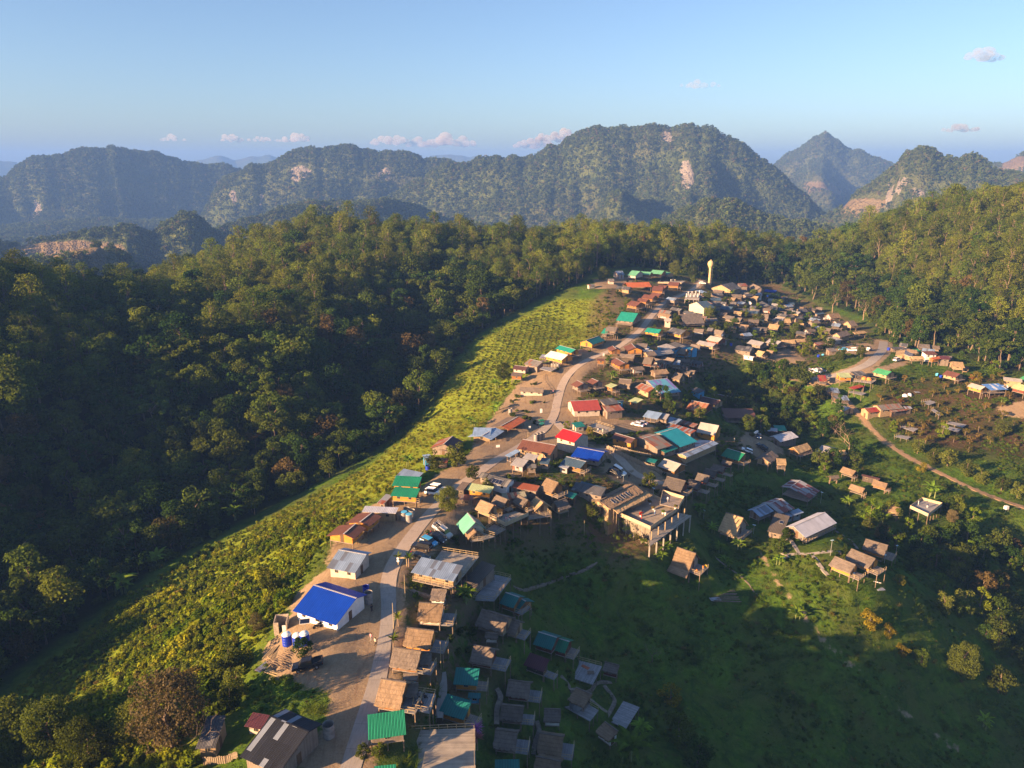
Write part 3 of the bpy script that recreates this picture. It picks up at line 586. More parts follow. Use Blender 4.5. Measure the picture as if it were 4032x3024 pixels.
def house(line):
    t,co_,roof,wall,opts,label=[q.strip() for q in line.split('|')]
    c=[float(q) for q in co_.split()]; A=tp(t,c[0],c[1]);B=tp(t,c[2],c[3]);Cc=tp(t,c[4],c[5])
    O={}
    for o in opts.split():
        k=o[0]; O[k]=o[1:]
        if k=='d' and o[1:]=='': O[k]='2.4'
    shed='s' in O; thatch=roof in THATCH; pd=float(O['p']) if 'p' in O else (36 if thatch else (10 if shed else 22))
    if shed and thatch and 'p' not in O: pd=16
    p=R(pd); grd='g' in O; lift=float(O['h'])*(1.0 if grd else .72) if 'h' in O else (0.0 if grd else .9)
    wh=float(O['w']) if 'w' in O else 1.85
    mu,mv=(A[0]+B[0])/2,(A[1]+B[1])/2; wn=2.5
    for it in range(10):
        H=wh+lift+wn*tan(p); X,Y,G=hit(mu,mv,H); zr=G+H
        a=at_z(*A,zr); b=at_z(*B,zr)
        d=Vector((b[0]-a[0],b[1]-a[1])); L=d.length; d=d/(L or 1); nrm=Vector((-d.y,d.x))
        ce=at_z(*Cc,zr-wn*tan(p)); q=Vector((ce[0]-a[0],ce[1]-a[1])).dot(nrm); side=1 if q>0 else -1
        wn=float(O['W']) if 'W' in O else .5*wn+.5*min(max(abs(q),1.0),15.0)
    L=min(max(L,2.0),24.0)
    mid=Vector(((a[0]+b[0])/2,(a[1]+b[1])/2))
    # local frame: +y = visible slope side ; x along ridge
    if side<0: d=-d; flip=True
    else: flip=False
    ang=math.atan2(d.y,d.x); yv=Vector((-d.y,d.x))
    wf=0.0 if shed else wn*float(O.get('k') or 1.0)
    g0=float(hgt(mid.x,mid.y)); nm=O.get('n') or ('hut' if (thatch and L<8) else ('shed' if (shed and L<6) else 'house'))
    cat={'hut':'hut','shed':'shed'}.get(nm,'house'); rt_name={'hut':'thatched_hut' if thatch else 'hut','shed':'shed','house':'village_house'}[nm if nm in('hut','shed') else 'house']
    root=empty(rt_name,(mid.x,mid.y,g0),ang,label,cat)
    zR=zr-g0; dist=math.hypot(mid.x,mid.y); x0,x1=-L/2,L/2; tp_=tan(p)
    pad(mid.x,mid.y,d,L/2+1.0,-wf-1.0,wn+1.5,g0)
    wloc=lambda x,y:(mid.x+d.x*x+yv.x*y, mid.y+d.y*x+yv.y*y)
    gz=lambda x,y: float(hgt(*wloc(x,y)))-g0
    ym=wn; yM=-wf; near=dist<260; rnd=random.Random(hash(label)&0xffff if False else sum(map(ord,label)))
    # ---- roof
    th=.24 if thatch else .07; mats=ROOFS[roof](); far=O.get('f'); 
    mb=MB(); nx=max(2,int(L/(.35 if near else .9))) if thatch else max(1,int(L/2.5)); ny=max(2,int(wn/(.5 if near else 1)))
    sag=.10 if thatch else .03
    def rp(x,y,sd):  # point on the roof top
        jz=(rnd.random()-.5)*(.09 if thatch else .0)-sag*sin(pi*(x-x0)/L)*.6
        return (x,y,zR-abs(y)*tp_+jz)
    for sd,wid in ((1,wn),(-1,wf)):
        if wid<=0: continue
        if far and sd<0: fm_=ROOFS[far]()
        mi=1 if (far and sd<0) else 0
        G=[]
        for i in range(nx+1):
            row=[]
            for j in range(ny+1):
                x=x0+L*i/nx; y=wid*j/ny
                if thatch:
                    if j==ny: y+=(rnd.random()-.6)*.32
                    if i in(0,nx): x+=(rnd.random()-.5)*.22
                row.append((rp(x,y*sd,sd),(x,y)))
            G.append(row)
        for i in range(nx):
            for j in range(ny):
                q=[G[i][j],G[i+1][j],G[i+1][j+1],G[i][j+1]]
                if sd<0: q=[q[0],q[3],q[2],q[1]]
                mb.face([e[0] for e in q],[e[1] for e in q],mi)
        dn=lambda e:((e[0][0],e[0][1],e[0][2]-th),e[1])
        for i in range(nx):
            for e1,e2 in ((G[i][ny],G[i+1][ny]),):
                mb.face([e1[0],e2[0],dn(e2)[0],dn(e1)[0]],[e1[1],e2[1],e2[1],e1[1]],mi)
        for row in (G[0],G[nx]):
            for j in range(ny): mb.face([row[j][0],row[j+1][0],dn(row[j+1])[0],dn(row[j])[0]],[row[j][1],row[j+1][1],row[j+1][1],row[j][1]],mi)
        cs=[G[0][0],G[nx][0],G[nx][ny],G[0][ny]]; mb.face([dn(e)[0] for e in cs][::-1],[e[1] for e in cs][::-1],mi)
    ro=mb.build('roof',[mats]+([ROOFS[far]()] if far else []),root)
    if not thatch and not shed and dist<340:
        m2=MB(); m2.beam((x0,0,zR+.03),(x1,0,zR+.03),.28,.06); m2.build('ridge_cap',mats if roof in('bk','sl') else metal_mat(roof+'_cap_pale',(.45,.45,.46),panel=.05),ro)
    if thatch and near:
        m2=MB(); m2.beam((x0,0,zR+.06),(x1,0,zR+.06),.30,.12); m2.build('ridge_cap',ROOFS['tg'](),ro)
    if 'v' in O:  # solar panels on the near slope
        k=int(O['v'] or 2)
        for i in range(k):
            m2=MB(); cx=x0+L*(.35+.14*i); 
            for yy in (wn*.35,): 
                z=lambda y: zR-y*tp_+.12
                m2.face([(cx-.5,yy+1.5,z(yy+1.5)),(cx+.5,yy+1.5,z(yy+1.5)),(cx+.5,yy,z(yy)),(cx-.5,yy,z(yy))],m=0)
                for e in ((cx-.5,),(cx+.5,)): m2.beam((e[0],yy,z(yy)),(e[0],yy+1.5,z(yy+1.5)),.06,m=1)
                for e in (yy,yy+1.5): m2.beam((cx-.5,e,z(e)),(cx+.5,e,z(e)),.06,m=1)
            m2.build('solar_panel',[M_solar,M_steel],ro)
    # ---- floor levels
    ov=.75 if not thatch else .85; ox=.4 if L>3.5 else .25
    bx0,bx1=x0+ox,x1-ox; by1=ym-ov; by0=yM+ov if wf>0 else .15
    corners=[(bx0,by0),(bx1,by0),(bx1,by1),(bx0,by1)]; gs=[gz(*q) for q in corners]
    eave=zR-wn*tp_; zf=eave+ov*tp_-wh+.1
    if grd: zf=min(gs)-.3
    zf=max(zf,min(gs)-.3)
    stilts=(zf-min(gs))>.45 and not grd
    wm=WALLS[wall](); openw='o' in O
    # ---- walls (gabled prism)
    hT=lambda y: zR-abs(y)*tp_-th-.02
    if not openw:
        mb=MB(); e=.0
        prof=[(by0,zf),(by1,zf),(by1,hT(by1))]+([(0,hT(0))] if by0<0 else [])+[(by0,hT(by0))]
        mb.face([(bx0,y,z) for y,z in prof],[(y,z) for y,z in prof]); mb.face([(bx1,y,z) for y,z in prof][::-1],[(y,z) for y,z in prof][::-1])
        mb.face([(bx0,by1,zf),(bx0,by1,hT(by1)),(bx1,by1,hT(by1)),(bx1,by1,zf)],[(bx0,zf),(bx0,hT(by1)),(bx1,hT(by1)),(bx1,zf)])
        mb.face([(bx0,by0,zf),(bx1,by0,zf),(bx1,by0,hT(by0)),(bx0,by0,hT(by0))],[(bx0,zf),(bx1,zf),(bx1,hT(by0)),(bx0,hT(by0))])
        mb.build('wall',wm,root)
        if dist<420:
            k=max(1,int((bx1-bx0)/2.6))
            for i in range(k):
                cx=bx0+(bx1-bx0)*(i+.5)/k; zc=zf+(hT(by1)-zf)*.52 if not grd else hT(by1)-1.0; zc=max(zc,zf+.9)
                m2=MB(); m2.box(cx-.42,cx+.42,by1+.005,by1+.04,zc-.36,zc+.36,1); m2.box(cx-.34,cx+.34,by1+.03,by1+.055,zc-.28,zc+.28,0); m2.box(cx-.02,cx+.02,by1+.055,by1+.07,zc-.28,zc+.28,1)
                m2.build('window',[M_glass,M_frame],root)
            # door on the gable end that faces the camera most
            cdir=Vector((-mid.x,-mid.y)); ex=1 if cdir.dot(d)>0 else -1; xd=bx1 if ex>0 else bx0; yc=(by0+by1)/2+.2
            zb=zf if not grd else max(gz(xd,yc),zf); hd=min(1.9,hT(yc)-zb-.1)
            if hd>1.0:
                m2=MB(); m2.box(min(xd,xd+ex*.05),max(xd,xd+ex*.05),yc-.45,yc+.45,zb,zb+hd,0); m2.build('door',plank_mat('door',(.10,.06,.035),(.16,.10,.06),.15),root)
    else:
        m2=MB(); m2.box(bx0,bx0+(bx1-bx0)*.45,by0+.02,by0+.1,zf,hT(by0)-.05); m2.build('back_wall',wm,root)
    # ---- floor, posts
    dk=O.get('d'); dkl=float(dk or 2.4) if dk is not None else 0
    ends=[]
    if 'd' in O: ends.append(1)
    if 'e' in O: ends.append(-1); dkl=dkl or float(O['e'] or 2.4)
    if flip: ends=[-e for e in ends]
    if stilts or openw:
        mb=MB(); mb.box(bx0-.1,bx1+.1,by0-.1,by1+.1,zf-.14,zf,0); 
        if not (openw and grd): mb.build('floor',M_deck,root)
        npx=2 if (L<5 or dist>330) else 3; ps=[]
        for i in range(npx):
            for y in (by0,by1):
                x=bx0+(bx1-bx0)*i/(npx-1); top=hT(y)-.02 if openw else zf-.14
                ps.append((x,y,top))
        for x,y,top in ps:
            b_=gz(x,y)-.3
            if top-b_>.2: MB().beam((x,y,b_),(x,y,top),.15 if near else .2).build('post',M_concp if 'c' in O else M_post,root)
    if openw:
        m3=MB(); m3.beam((bx0,by0,hT(by0)-.1),(bx1,by0,hT(by0)-.1),.12); m3.beam((bx0,by1,hT(by1)-.1),(bx1,by1,hT(by1)-.1),.12); m3.build('beam',M_post,root)
    side_deck='y' in O
    decks=[]
    for e in ends: decks.append((bx1 if e>0 else bx0-dkl, bx1+dkl if e>0 else bx0, by0,by1,'x',e))
    if side_deck: q=float(O['y'] or 1.8); decks.append((bx0,bx1,by1,by1+q,'y',1))
    for X0,X1,Y0,Y1,ax,e in decks:
        zd=(zf if not grd else max(gs)+.15)-.03
        mb=MB(); mb.box(X0+.01,X1-.01,Y0,Y1,zd-.13,zd); dko=mb.build('deck',M_deckb if 'b' in O else M_deck,root)
        PLATS.append(([wloc(a,b) for a,b in ((X0,Y0),(X1,Y0),(X1,Y1),(X0,Y1))],zd+g0)); m2=MB()
        if ax=='x':
            xo=X1-.1 if e>0 else X0+.1; xi=X0+.1 if e>0 else X1-.1; rail(m2,[(xi,Y1-.1,zd),(xo,Y1-.1,zd),(xo,Y0+.1,zd)])
        else: rail(m2,[(X0+.1,Y0+.1,zd),(X0+.1,Y1-.1,zd),(X1-.1,Y1-.1,zd),(X1-.1,Y0+.1,zd)])
        m2.build('railing',M_post if not near else M_bamb,dko)
        for x in (X0+.15,X1-.15):
            for y in (Y0+.15,Y1-.15):
                b_=gz(x,y)-.3
                if zd-.13-b_>.3: MB().beam((x,y,b_),(x,y,zd-.13),.14).build('post',M_post,root)
    if 'q' in O: # skirt roof below the near eave
        m2=MB(); zz0=eave-.05; m2.face([(x0,ym-.3,zz0),(x1,ym-.3,zz0),(x1+.2,ym+1.6,zz0-1.3),(x0-.2,ym+1.6,zz0-1.3)]); m2.face([(x0,ym-.3,zz0-.2),(x0-.2,ym+1.6,zz0-1.5),(x1+.2,ym+1.6,zz0-1.5),(x1,ym-.3,zz0-.2)]); m2.build('skirt_roof',mats,root)
    LASTROOT[0]=root
    HOUSE_FOOT.append((mid.x,mid.y,max(L/2,wn,wf)+1.0,label,L,wn))
    return root
HD=[l for l in open('/dev/null')] if False else []
HOUSES='''
A|520 178 612 187 455 232|lg|pl|k.8 h2|whitewashed leftmost lodge under the mint green roofs at the top of the village
A|615 188 735 196 555 222|lg|od|h2 y1|second lodge of the mint green roofed row, hanging cloth on its porch
A|745 172 872 182 700 213|lg|od|h2.5 y1.5|tallest gabled lodge of the mint green roofed row at the top of the village
A|885 192 945 203 865 220|lg|bb|h1.5|small rightmost lodge of the mint green roofed row
A|450 312 705 304 505 366|og|pl|g o|long open hall with an orange roof below the mint green lodges
A|365 347 510 360 325 378|sl|bb|g|low grey roofed shed at the left end of the orange roofed hall
A|745 347 865 352 692 398|br|od|h1.5 d1.5|brown roofed hut just right of the orange roofed hall, nearest to it
A|815 335 905 345 775 362|br|od|h1.5|brown roofed hut half hidden between its neighbours right of the orange hall
A|925 303 1040 310 880 340|br|od|h1.5 d2|brown roofed hut at the right end of the row by the viewing terrace
A|745 418 845 432 710 450|br|od|h2 d1.5|topmost brown roofed stilt hut of the slope row below the orange hall
A|655 438 778 452 620 478|br|od|h2 d1.5|second brown roofed stilt hut down the slope row
A|598 480 702 493 560 510|br|od|h2 d1.5|third brown roofed stilt hut down the slope row
A|512 507 622 525 480 558|br|od|h2 d1.5|lowest brown roofed stilt hut with red brown walls, above the teal roof
A|405 628 588 645 352 722|tq|wd|h3 y2|teal roofed house on a tall timber base beside the grass slope
A|250 785 365 797 275 850|tk|wd|h2.5 y2.5|dark thatched bar with a timber terrace beside the road
A|220 808 282 815 184 862|tq|dk|h2|small teal roofed cabin joined to the left of the dark thatched bar
A|340 185 415 182 305 232|zb|zn|g w2.6|small grey tin store room above the left end of the orange hall
A|258 270 325 270 238 298|gy|pl|g|little pale walled shed on the bare hilltop left of the orange hall
A|40 330 110 325 30 350|gy|pl|g|tiny shed at the top edge of the tea slope
A|690 802 842 822 645 846|tq|or|h1 d1.5|bright orange walled house with teal roof at the bend of the road
A|955 800 1110 830 905 855|sl|or|h1.5 d1.5|dark grey roofed house with orange walls right of the bright orange one
A|310 998 350 1032 246 1025|br|od|h1 e1|brown gabled cabin on the roadside terrace, left of the pair by the parked cars
A|517 975 560 1020 427 1010|br|or|h1 d1|brown gabled cabin on the roadside terrace, next to the parked white car
D|1122 218 1352 280 1065 272|tq|or|h2 d2|teal roofed house with orange walls behind the white roofed one
D|990 300 1240 358 930 386|wh|or|h2|house with a bright white sheet roof over orange walls
D|865 350 950 358 695 392|zn|dk|s h2 o|open shed with a thin pale metal roof at the edge of the tea slope
D|682 418 872 462 585 490|gy|wd|g h.8|large grey plank house with a weathered cement roof beside the tea slope
D|465 510 655 532 415 562|bd|pl|h1.5|dark brown roofed house at the left end of the terrace above the junction
D|432 610 592 620 400 660|cb|od|s h2|orange boarded stilt cabin below the dark brown roofed house
D|1500 146 1682 84 1600 212|td|or|h1.5|bright orange and teal roofed house alone at the right end of the tea slope
D|1665 410 1775 415 1660 440|br|od|s h1.5|small red brown box cabin beside a banana clump
D|1935 404 2067 478 1870 467|br|or|h1.8 d2 y1|brown roofed house with varnished porch and a plank deck, below the terrace cabins
D|1376 730 1465 772 1281 790|br|wd|h2 d2|brown roofed grey plank hut nearest the curve of the concrete road
D|1586 698 1682 740 1500 756|br|wd|h2 d2|brown roofed grey plank hut with a dark window, second from the curve
D|1866 766 1962 798 1800 815|pg|od|s h1.5 d2|small cabin with a green and yellow roof right of the two plank huts
D|545 822 888 836 492 886|tg|pl|g k.2|long open workshop with a ragged thatch roof above the junction
D|1275 1030 1668 1008 1333 1178|rt|pl|g h.6|house with a dull red tiled roof and open posts beside the junction
D|1690 1008 1890 980 1735 1095|sl|wd|g s h2.2|black sheet roofed upper part behind the red tiled house
D|1725 1094 1968 1066 1780 1190|rs|wd|s g h1|rust streaked tin roofed shed right of the red tiled house
D|1945 1020 2045 1020 1950 1040|sb|bu|s g h1|small bright blue walled shed behind the rust streaked roof
D|1292 1345 1432 1325 1345 1415|te|pl|s g|small green roofed store room at the corner of the railed terrace
D|1172 1425 1450 1508 1036 1545|rd|pl|g h2.6|two storey house with a bright red roof at the junction
F|1620 148 1370 288 1762 190|og|dk|g o k1.35 fcb p14|open roadside restaurant with a roof half grey and half orange
F|1290 308 1098 432 1418 362|lb|bb|g o k1.6 flb p12|house with pale blue metal roof and sunlit plank wall beside the road
F|980 305 1240 310 820 425|lb|bb|g s h.4 p8|plank walled room under the left half of the pale blue roof
F|672 430 540 548 825 512|bd|wd|g k1.3 frs h.6|brown house with a dark right slope and a rusty left slope
F|450 545 645 590 374 604|cb|bb|s g|lean-to kitchen in front of the rusty brown house
F|232 705 340 690 178 796|lb|bu|s g h.6|little hut covered with a pale blue tarpaulin at the grass edge
F|425 740 622 757 400 800|rs|dk|s g h.4|low rusty shed hidden between bushes below the tarpaulin hut
Z|872 1012 915 1021 848 1030|zb|wd|s g|patched tin shed behind the two stacked green roofs
Z|856 1027 912 1030 849 1049|gd|or|s h2 p12|upper of the two stacked green roofed orange cabins by the white cars
Z|853 1051 908 1055 844 1071|gd|or|s h2.2 d1 p12|lower of the two stacked green roofed orange cabins by the white cars
F|1690 478 2172 566 1595 612|br|bb|g h1 k.7|long brown roofed house beside the road below the concrete tanks
F|1600 738 1778 775 1530 856|sg|zn|s h1.4 p14|grey roofed room at the front left of the slate roofed cluster
F|1750 673 1926 712 1700 750|sg|wd|s h3 p14|grey roofed room at the back of the slate roofed cluster
F|1965 742 2096 756 1880 823|sb|wd|s h1.5|blue grey roofed room at the right of the slate roofed cluster
F|1742 838 1876 832 1702 900|sl|wd|s h1|lowest slate roofed porch at the front of the cluster
F|1590 625 1656 650 1464 724|lb|dk|s o h2 p8|pale blue tarpaulin shelter at the left of the slate roofed cluster
F|1205 990 1530 1072 1135 1088|sl|pw|g v3 h.6|house with old striped cement roof carrying solar panels
F|1092 958 1190 985 1070 1030|sl|wd|g|dark little annex at the left of the solar panel roof
F|1577 1087 1942 1152 1545 1180|rs|wd|s g h.8 p12|house with an orange rust roof right of the solar panel house
F|932 1110 1275 1166 878 1210|pg|or|s h1.2 p12|shop with a pale green roof and bright orange door boards
F|815 1092 920 1110 764 1212|cb|dk|s g h1 p8|brown roofed porch left of the pale green roof
F|792 1278 985 1286 722 1352|rs|wd|s g p6 w1.6|low rusty red sheet roof below the pale green roof
F|1380 1262 1715 1230 1450 1352|pz|wd|s g p10|long patched yellowish tin roof behind the thatched huts
F|1080 1358 1272 1432 984 1483|th|bb|h1.5 d2|thatched hut at the left end of the terrace row, nearest the leafy tree
F|1300 1284 1470 1352 1228 1388|tg|od|h1.5 d1.5|second thatched hut of the terrace row, with dark lower thatch
F|1622 1286 1766 1360 1508 1372|tg|od|h1.5 d1.5|third thatched hut of the terrace row, with low brown wall
F|1882 1310 1992 1396 1780 1447|ty|bb|h1.8 d1.5|bright straw roofed hut standing on the terrace edge
G|190 1040 367 1106 102 1202|th|od|h2 d2|tall steep thatched hut behind the terrace, lit golden brown
J|1592 95 1762 45 1640 236|tk|bb|h1 p30|dark thatched hut with a blue doorway right of the straw roofed one
G|640 590 1036 664 490 714|bl|wd|h1 p14 k.6|bright blue roofed house beside the lane in the middle of the village
G|480 728 766 802 404 832|sb|od|h1 d1.5 p16 k.6|slate blue roofed stilt house just below the bright blue roof
G|400 838 528 870 350 872|zn|zn|s g|tiny tin walled washroom below the slate blue roof
A|2040 575 2140 583 2020 612|sb|wd|g|long dark roof among the far huts right of the round leafy tree
A|2125 622 2205 628 2105 655|tg|wd|g h.6|grey hut below the long dark roof at the far right
A|1480 632 1560 640 1465 662|tg|wd|h1|low grey hut below the blue grey plank house
A|1400 590 1475 596 1385 622|sl|wd|h1|dark roofed hut left of the low grey hut in the upper village
A|1810 560 1880 566 1795 590|sl|wd|g h.5|dark hut just behind the tan gabled house
A|1930 650 2010 655 1915 690|tg|wd|h1|weathered hut under the round leafy tree
A|1590 520 1660 524 1575 548|gy|wd|h1|pale weathered hut behind the blue grey plank house
A|1750 500 1810 505 1735 530|sl|wd|g|little dark hut left of the mesh dish
A|2050 700 2125 705 2035 735|sl|wd|h1|dark roofed hut behind the golden straw roofs
A|1350 800 1410 806 1335 835|gy|wd|h.6|small weathered store behind the dark grey roofed orange house
G|1662 744 1802 776 1620 792|te|dk|s g|tiny dark green roof behind the bamboo fence
G|1900 758 2146 840 1800 866|gw|od|h.8|pale grey roofed cabin behind the bamboo fence
G|1192 385 1476 469 1095 446|bd|or|g h.4|brown roofed house with green painted wall beside the hedge
G|620 1095 1060 1190 500 1200|sl|wd|g s p16|old striped slate roof beside the restaurant, with roof window
G|700 1085 1060 1180 640 1110|sb|wd|s g h.8|narrow blue grey sheet roof above the old striped slate roof
G|480 1225 640 1270 440 1300|te|dk|s g|small dark teal sheet roof left of the restaurant
E|556 978 768 1016 428 1061|lb|bb|s h.8 p12 o|open plank carport under a light blue metal roof beside the white car
E|772 1018 876 1036 730 1095|sg|wd|s h1 p14|small grey roofed hut at the right of the light blue roof
E|722 1311 975 1231 986 1528|bg|wd|g p13 k.25 h1.2|very large bright teal metal roof in the middle of the village
E|482 1388 690 1328 722 1546|gy|wd|g p13 k.5 h.4|large weathered grey roof left of the big teal roof
E|720 1545 905 1476 800 1602|te|wd|s g|small teal extension below the big teal roof
E|1510 1422 1056 1618 1272 1416|zn|bb|h.8 k.35 fzb p12 y3|long pale tin roofed house below the big teal roof
E|1321 1152 1590 1201 1236 1290|gw|or|g p30 h.6|steep whitish grey roof with orange gable right of the big teal roof
E|880 1070 1052 1110 800 1145|zb|wd|s g p8|flat blue grey tin roof behind the big teal roof
E|1052 1115 1290 1178 980 1157|rs|wd|s g p8|flat orange rust roof behind the steep whitish roof
E|900 1165 1262 1270 800 1216|zr|wd|s g p8|long patchwork tin roof directly above the big teal roof
E|1620 945 2072 955 1402 1080|br|wd|s h1.8 p7 o y1.2|broad brown flat roofed open pavilion on tall posts
E|1190 834 1447 885 1085 956|ct|rd|h.8|house with a coppery tan streaked roof left of the brown pavilion
E|1350 775 1612 835 1293 846|bd|bb|h1.2|dark brown roofed hut nearest the coppery roof, first of three in a row
E|1542 740 1766 782 1484 800|bd|bb|h1.6|dark brown roofed hut in the middle of the row of three
E|1640 705 1890 750 1604 746|bd|bb|h1.6|dark brown roofed hut at the far end of the row of three
E|1262 644 1390 692 1170 690|sl|bu|s g h.8|small square slate roofed hut with deep blue walls among bushes
E|546 549 838 514 760 746|pu|wd|h.6 p15 k.2|big house with a faded blue and purple patterned roof
E|460 583 650 655 300 623|rs|bb|g h.4|rusty red roofed barn left of the blue and purple roof
E|370 786 490 820 290 850|pg|od|s g h1|small house with pale yellow green folded roof
E|950 423 1068 448 904 513|tg|bb|h1|nearest of the three small thatched huts in a row above the ravine
E|1062 395 1180 420 1038 440|tg|bb|h1|middle one of the three small thatched huts above the ravine
E|1150 375 1266 401 1130 404|tg|bb|h1|farthest of the three small thatched huts above the ravine
E|510 198 640 214 405 290|tg|rd|h1.8 d2|thatched house with dark red walls and a stilt terrace below the railed yard
E|835 208 948 231 786 270|tg|rd|h1.8 d2|thatched hut beside an orange stilt deck above the ravine
E|1015 75 1132 96 960 142|tg|od|h1.8 d1.5|thatched hut at the right end of the long stilted terrace
E|1075 52 1215 72 1050 92|tg|wd|h1.6|thatched hut just behind the end of the long stilted terrace
E|690 50 830 10 905 85|gw|bu|s h1|tarpaulin and tin shelter on the stilted terrace beside the white car
A|990 955 1112 1004 840 1004|sl|bu|g h.6 p14|wide dull slate roof above the stilted terrace
A|1376 888 1510 913 1311 933|gw|rd|h1.6|whitish grey roofed house with red wall beside grey tanks
A|1255 940 1436 975 1176 967|sg|bb|h1.2 d1.5|flat grey brown roofed house in front of the whitish roof
A|1165 978 1272 992 1128 1012|tg|bu|h1.4|small brown hut with blue side wall below the flat grey brown roof
A|1222 520 1336 508 1302 597|sb|pl|h2.4 g|two storey white walled house with a slate roof and balcony
A|1345 512 1440 560 1390 590|gy|wd|g h2|grey patched roof joined to the right of the two storey white house
A|1045 655 1265 645 1005 742|tk|dk|h3 o d1 c|dark open timber hall on tall pale posts above the road
A|872 700 950 703 865 730|gw|pl|g h1.5|small square white house beside the dark timber hall
A|1310 700 1442 697 1322 733|gy|wd|h2 y1.2|grey roofed stilt house right of the dark timber hall
A|1426 820 1522 836 1404 862|tg|wd|h1.2|small grey thatched hut with a white dish beside it
A|1500 560 1622 575 1440 595|sb|wd|h.8|blue grey roofed plank house in the upper village
A|1660 592 1790 590 1642 628|sl|wd|g|flat dark roofed house behind the plank house in the upper village
A|1762 615 1892 622 1690 640|sb|bb|h1.2|dark roofed house with sunlit tan gable wall in the upper village
A|1555 665 1642 681 1520 706|tk|wd|h1 d1|dark thatched hut left of the timber balcony house
A|1645 688 1725 693 1635 730|tk|wd|h1|dark thatched hut attached to the right of the other dark thatched hut
A|1565 783 1665 790 1572 810|gy|bb|g h.5|tiny tan walled shed on the green below the dark thatched huts
A|1705 765 1792 776 1678 808|th|bb|h2 y2|tan plank hut on a wide stilt platform
A|1490 335 1612 308 1590 402|sl|bb|g h1.4|large dark roofed barn with a sunlit plank gable beside the water tower
A|1668 318 1757 318 1682 350|rs|wd|s g h1|faded pink tin roof right of the large barn
A|1832 318 1922 360 1772 347|tg|wd|g h1|brown thatched roof at the far edge of the upper village
A|1800 372 1965 392 1830 402|gy|wd|s g|long low grey roof below the far brown thatch
A|1978 385 2100 397 1990 412|bl|dk|s g|bright blue sheet roof at the far right of the upper village
A|1990 434 2106 440 1990 466|bl|wd|s g p20|second bright blue sheet roof just in front of the first
A|1830 418 1925 420 1800 450|zn|pw|s g h1|shiny tin roof with pale wall near the blue sheet roofs
A|1605 438 1716 440 1600 466|tg|wd|h1.4|little grey stilt hut left of the shiny tin roof
A|1217 398 1272 390 1242 433|lb|pl|s h1.6 o|open shelter with a pale blue roof behind the unfinished columns
A|1385 425 1505 424 1400 452|sl|wd|g|slate roofed house behind the unfinished columns
A|1370 474 1486 476 1405 508|sb|wd|g h.6|dark blue grey roofed house between the columns and the banana plants
A|1940 515 2020 560 1910 560|sl|dk|g|dark gabled hut behind the round leafy tree
A|2140 460 2200 470 2130 490|gy|wd|g|small hut beside the yellow green bush at the far right of the upper village
B|610 938 776 936 500 990|ty|bb|h1.2|golden straw coloured roof, upper one of the two in the right village
B|480 1010 630 1030 384 1045|ty|bb|h1.4 y1.5|golden straw coloured roof, lower one with a pale tan wall
B|862 1000 976 1006 820 1032|ty|dk|h1.6 d1.5|straw roofed stilt hut with an open platform beyond the golden roofs
B|835 918 950 906 800 952|sl|wd|g h.6|dark low house behind the golden roofs
B|962 908 1042 916 948 946|tg|wd|g|small dark thatched room behind the stilt hut
B|1070 905 1202 902 1060 930|sl|wd|g h.6|weathered plank house left of the white signboard
B|1135 862 1252 846 1128 888|sb|wd|s g h1.6|high blue grey slanting roof behind the weathered plank house
B|1330 868 1476 856 1325 958|th|zn|h3.4|tall thatched stilt house with pale tin wall at the right edge of the village
B|1608 972 1702 962 1645 1060|tg|bb|h1.4|round shouldered thatched house at the forest edge
B|1450 1145 1600 1105 1560 1200|tg|bb|g h1|wide brown roofed house with a golden front wall at the right edge of the village
B|1682 1130 1850 1114 1700 1162|ty|bb|s h2 o|straw covered open stilt shelter at the right edge of the village
B|1292 1218 1422 1195 1530 1248|gw|pl|s g h.4|white tin roof below the wide brown roofed house
B|1112 1290 1212 1279 1180 1326|rs|bb|s h1.4|small rusty roofed granary on legs beside the flowering tree
B|1292 1369 1412 1365 1350 1416|gy|wd|s g h.6|low grey plank shed beside the parked cars on the right
B|212 1240 405 1280 120 1290|sg|wd|h1.4|blue grey roof, left one of the pair in the middle row
B|482 1230 656 1268 384 1276|sg|wd|h1.6 d1.5|blue grey roof, right one of the pair in the middle row with a balcony
B|665 1248 835 1240 675 1300|ty|bb|h1.8 y1.5|straw roofed stilt house, left of the two joined ones
B|845 1233 988 1230 852 1276|ty|bb|h1.8 y1.5|straw roofed stilt house, right of the two joined ones
B|5 1322 242 1350 5 1395|sl|wd|g p14|low black roof at the left of the middle row
B|310 1395 413 1418 274 1448|ty|bb|h1.4 d1.5|small straw roofed hut beside the white box hut
B|442 1388 542 1406 404 1428|th|bb|h1.4|brown thatched hut right of the small straw roofed hut
B|112 1462 264 1490 97 1480|wh|pw|s h2|white box shaped hut on thin legs above the ravine
B|52 1018 180 1030 18 1062|th|bb|h1.8 y1.5|tan plank hut with hanging clothes on a stilt deck
B|-5 915 82 928 -30 970|tg|wd|h1|grey thatched hut left of the flower pot balcony
B|175 945 330 955 180 985|tg|wd|s h2 o y1|balcony house with flower pots and an open shady porch
B|490 755 605 765 545 842|sl|dk|g|black patched roof behind the round bush
B|602 778 692 810 610 835|sb|dk|s g|dark blue patched roof beside the white torn wall
B|885 795 1002 790 872 852|sl|wd|g|plain dark roof at the foot of the forest
B|742 700 832 700 745 735|sb|wd|g|small slate roof behind the yellow green bush at the forest edge
B|650 618 735 618 665 645|gy|wd|s g|tiny grey roof peeping above the yellow green bush
C|490 466 474 532 365 478|ty|bb|h.4 fsg p18|house with a roof half straw yellow and half slate beside the right road
C|270 430 440 425 285 462|sl|wd|s g|long slate roof at the back beside the blue water tank
C|440 425 565 455 450 472|sl|dk|s g|slate roof continuing right of the long slate roof
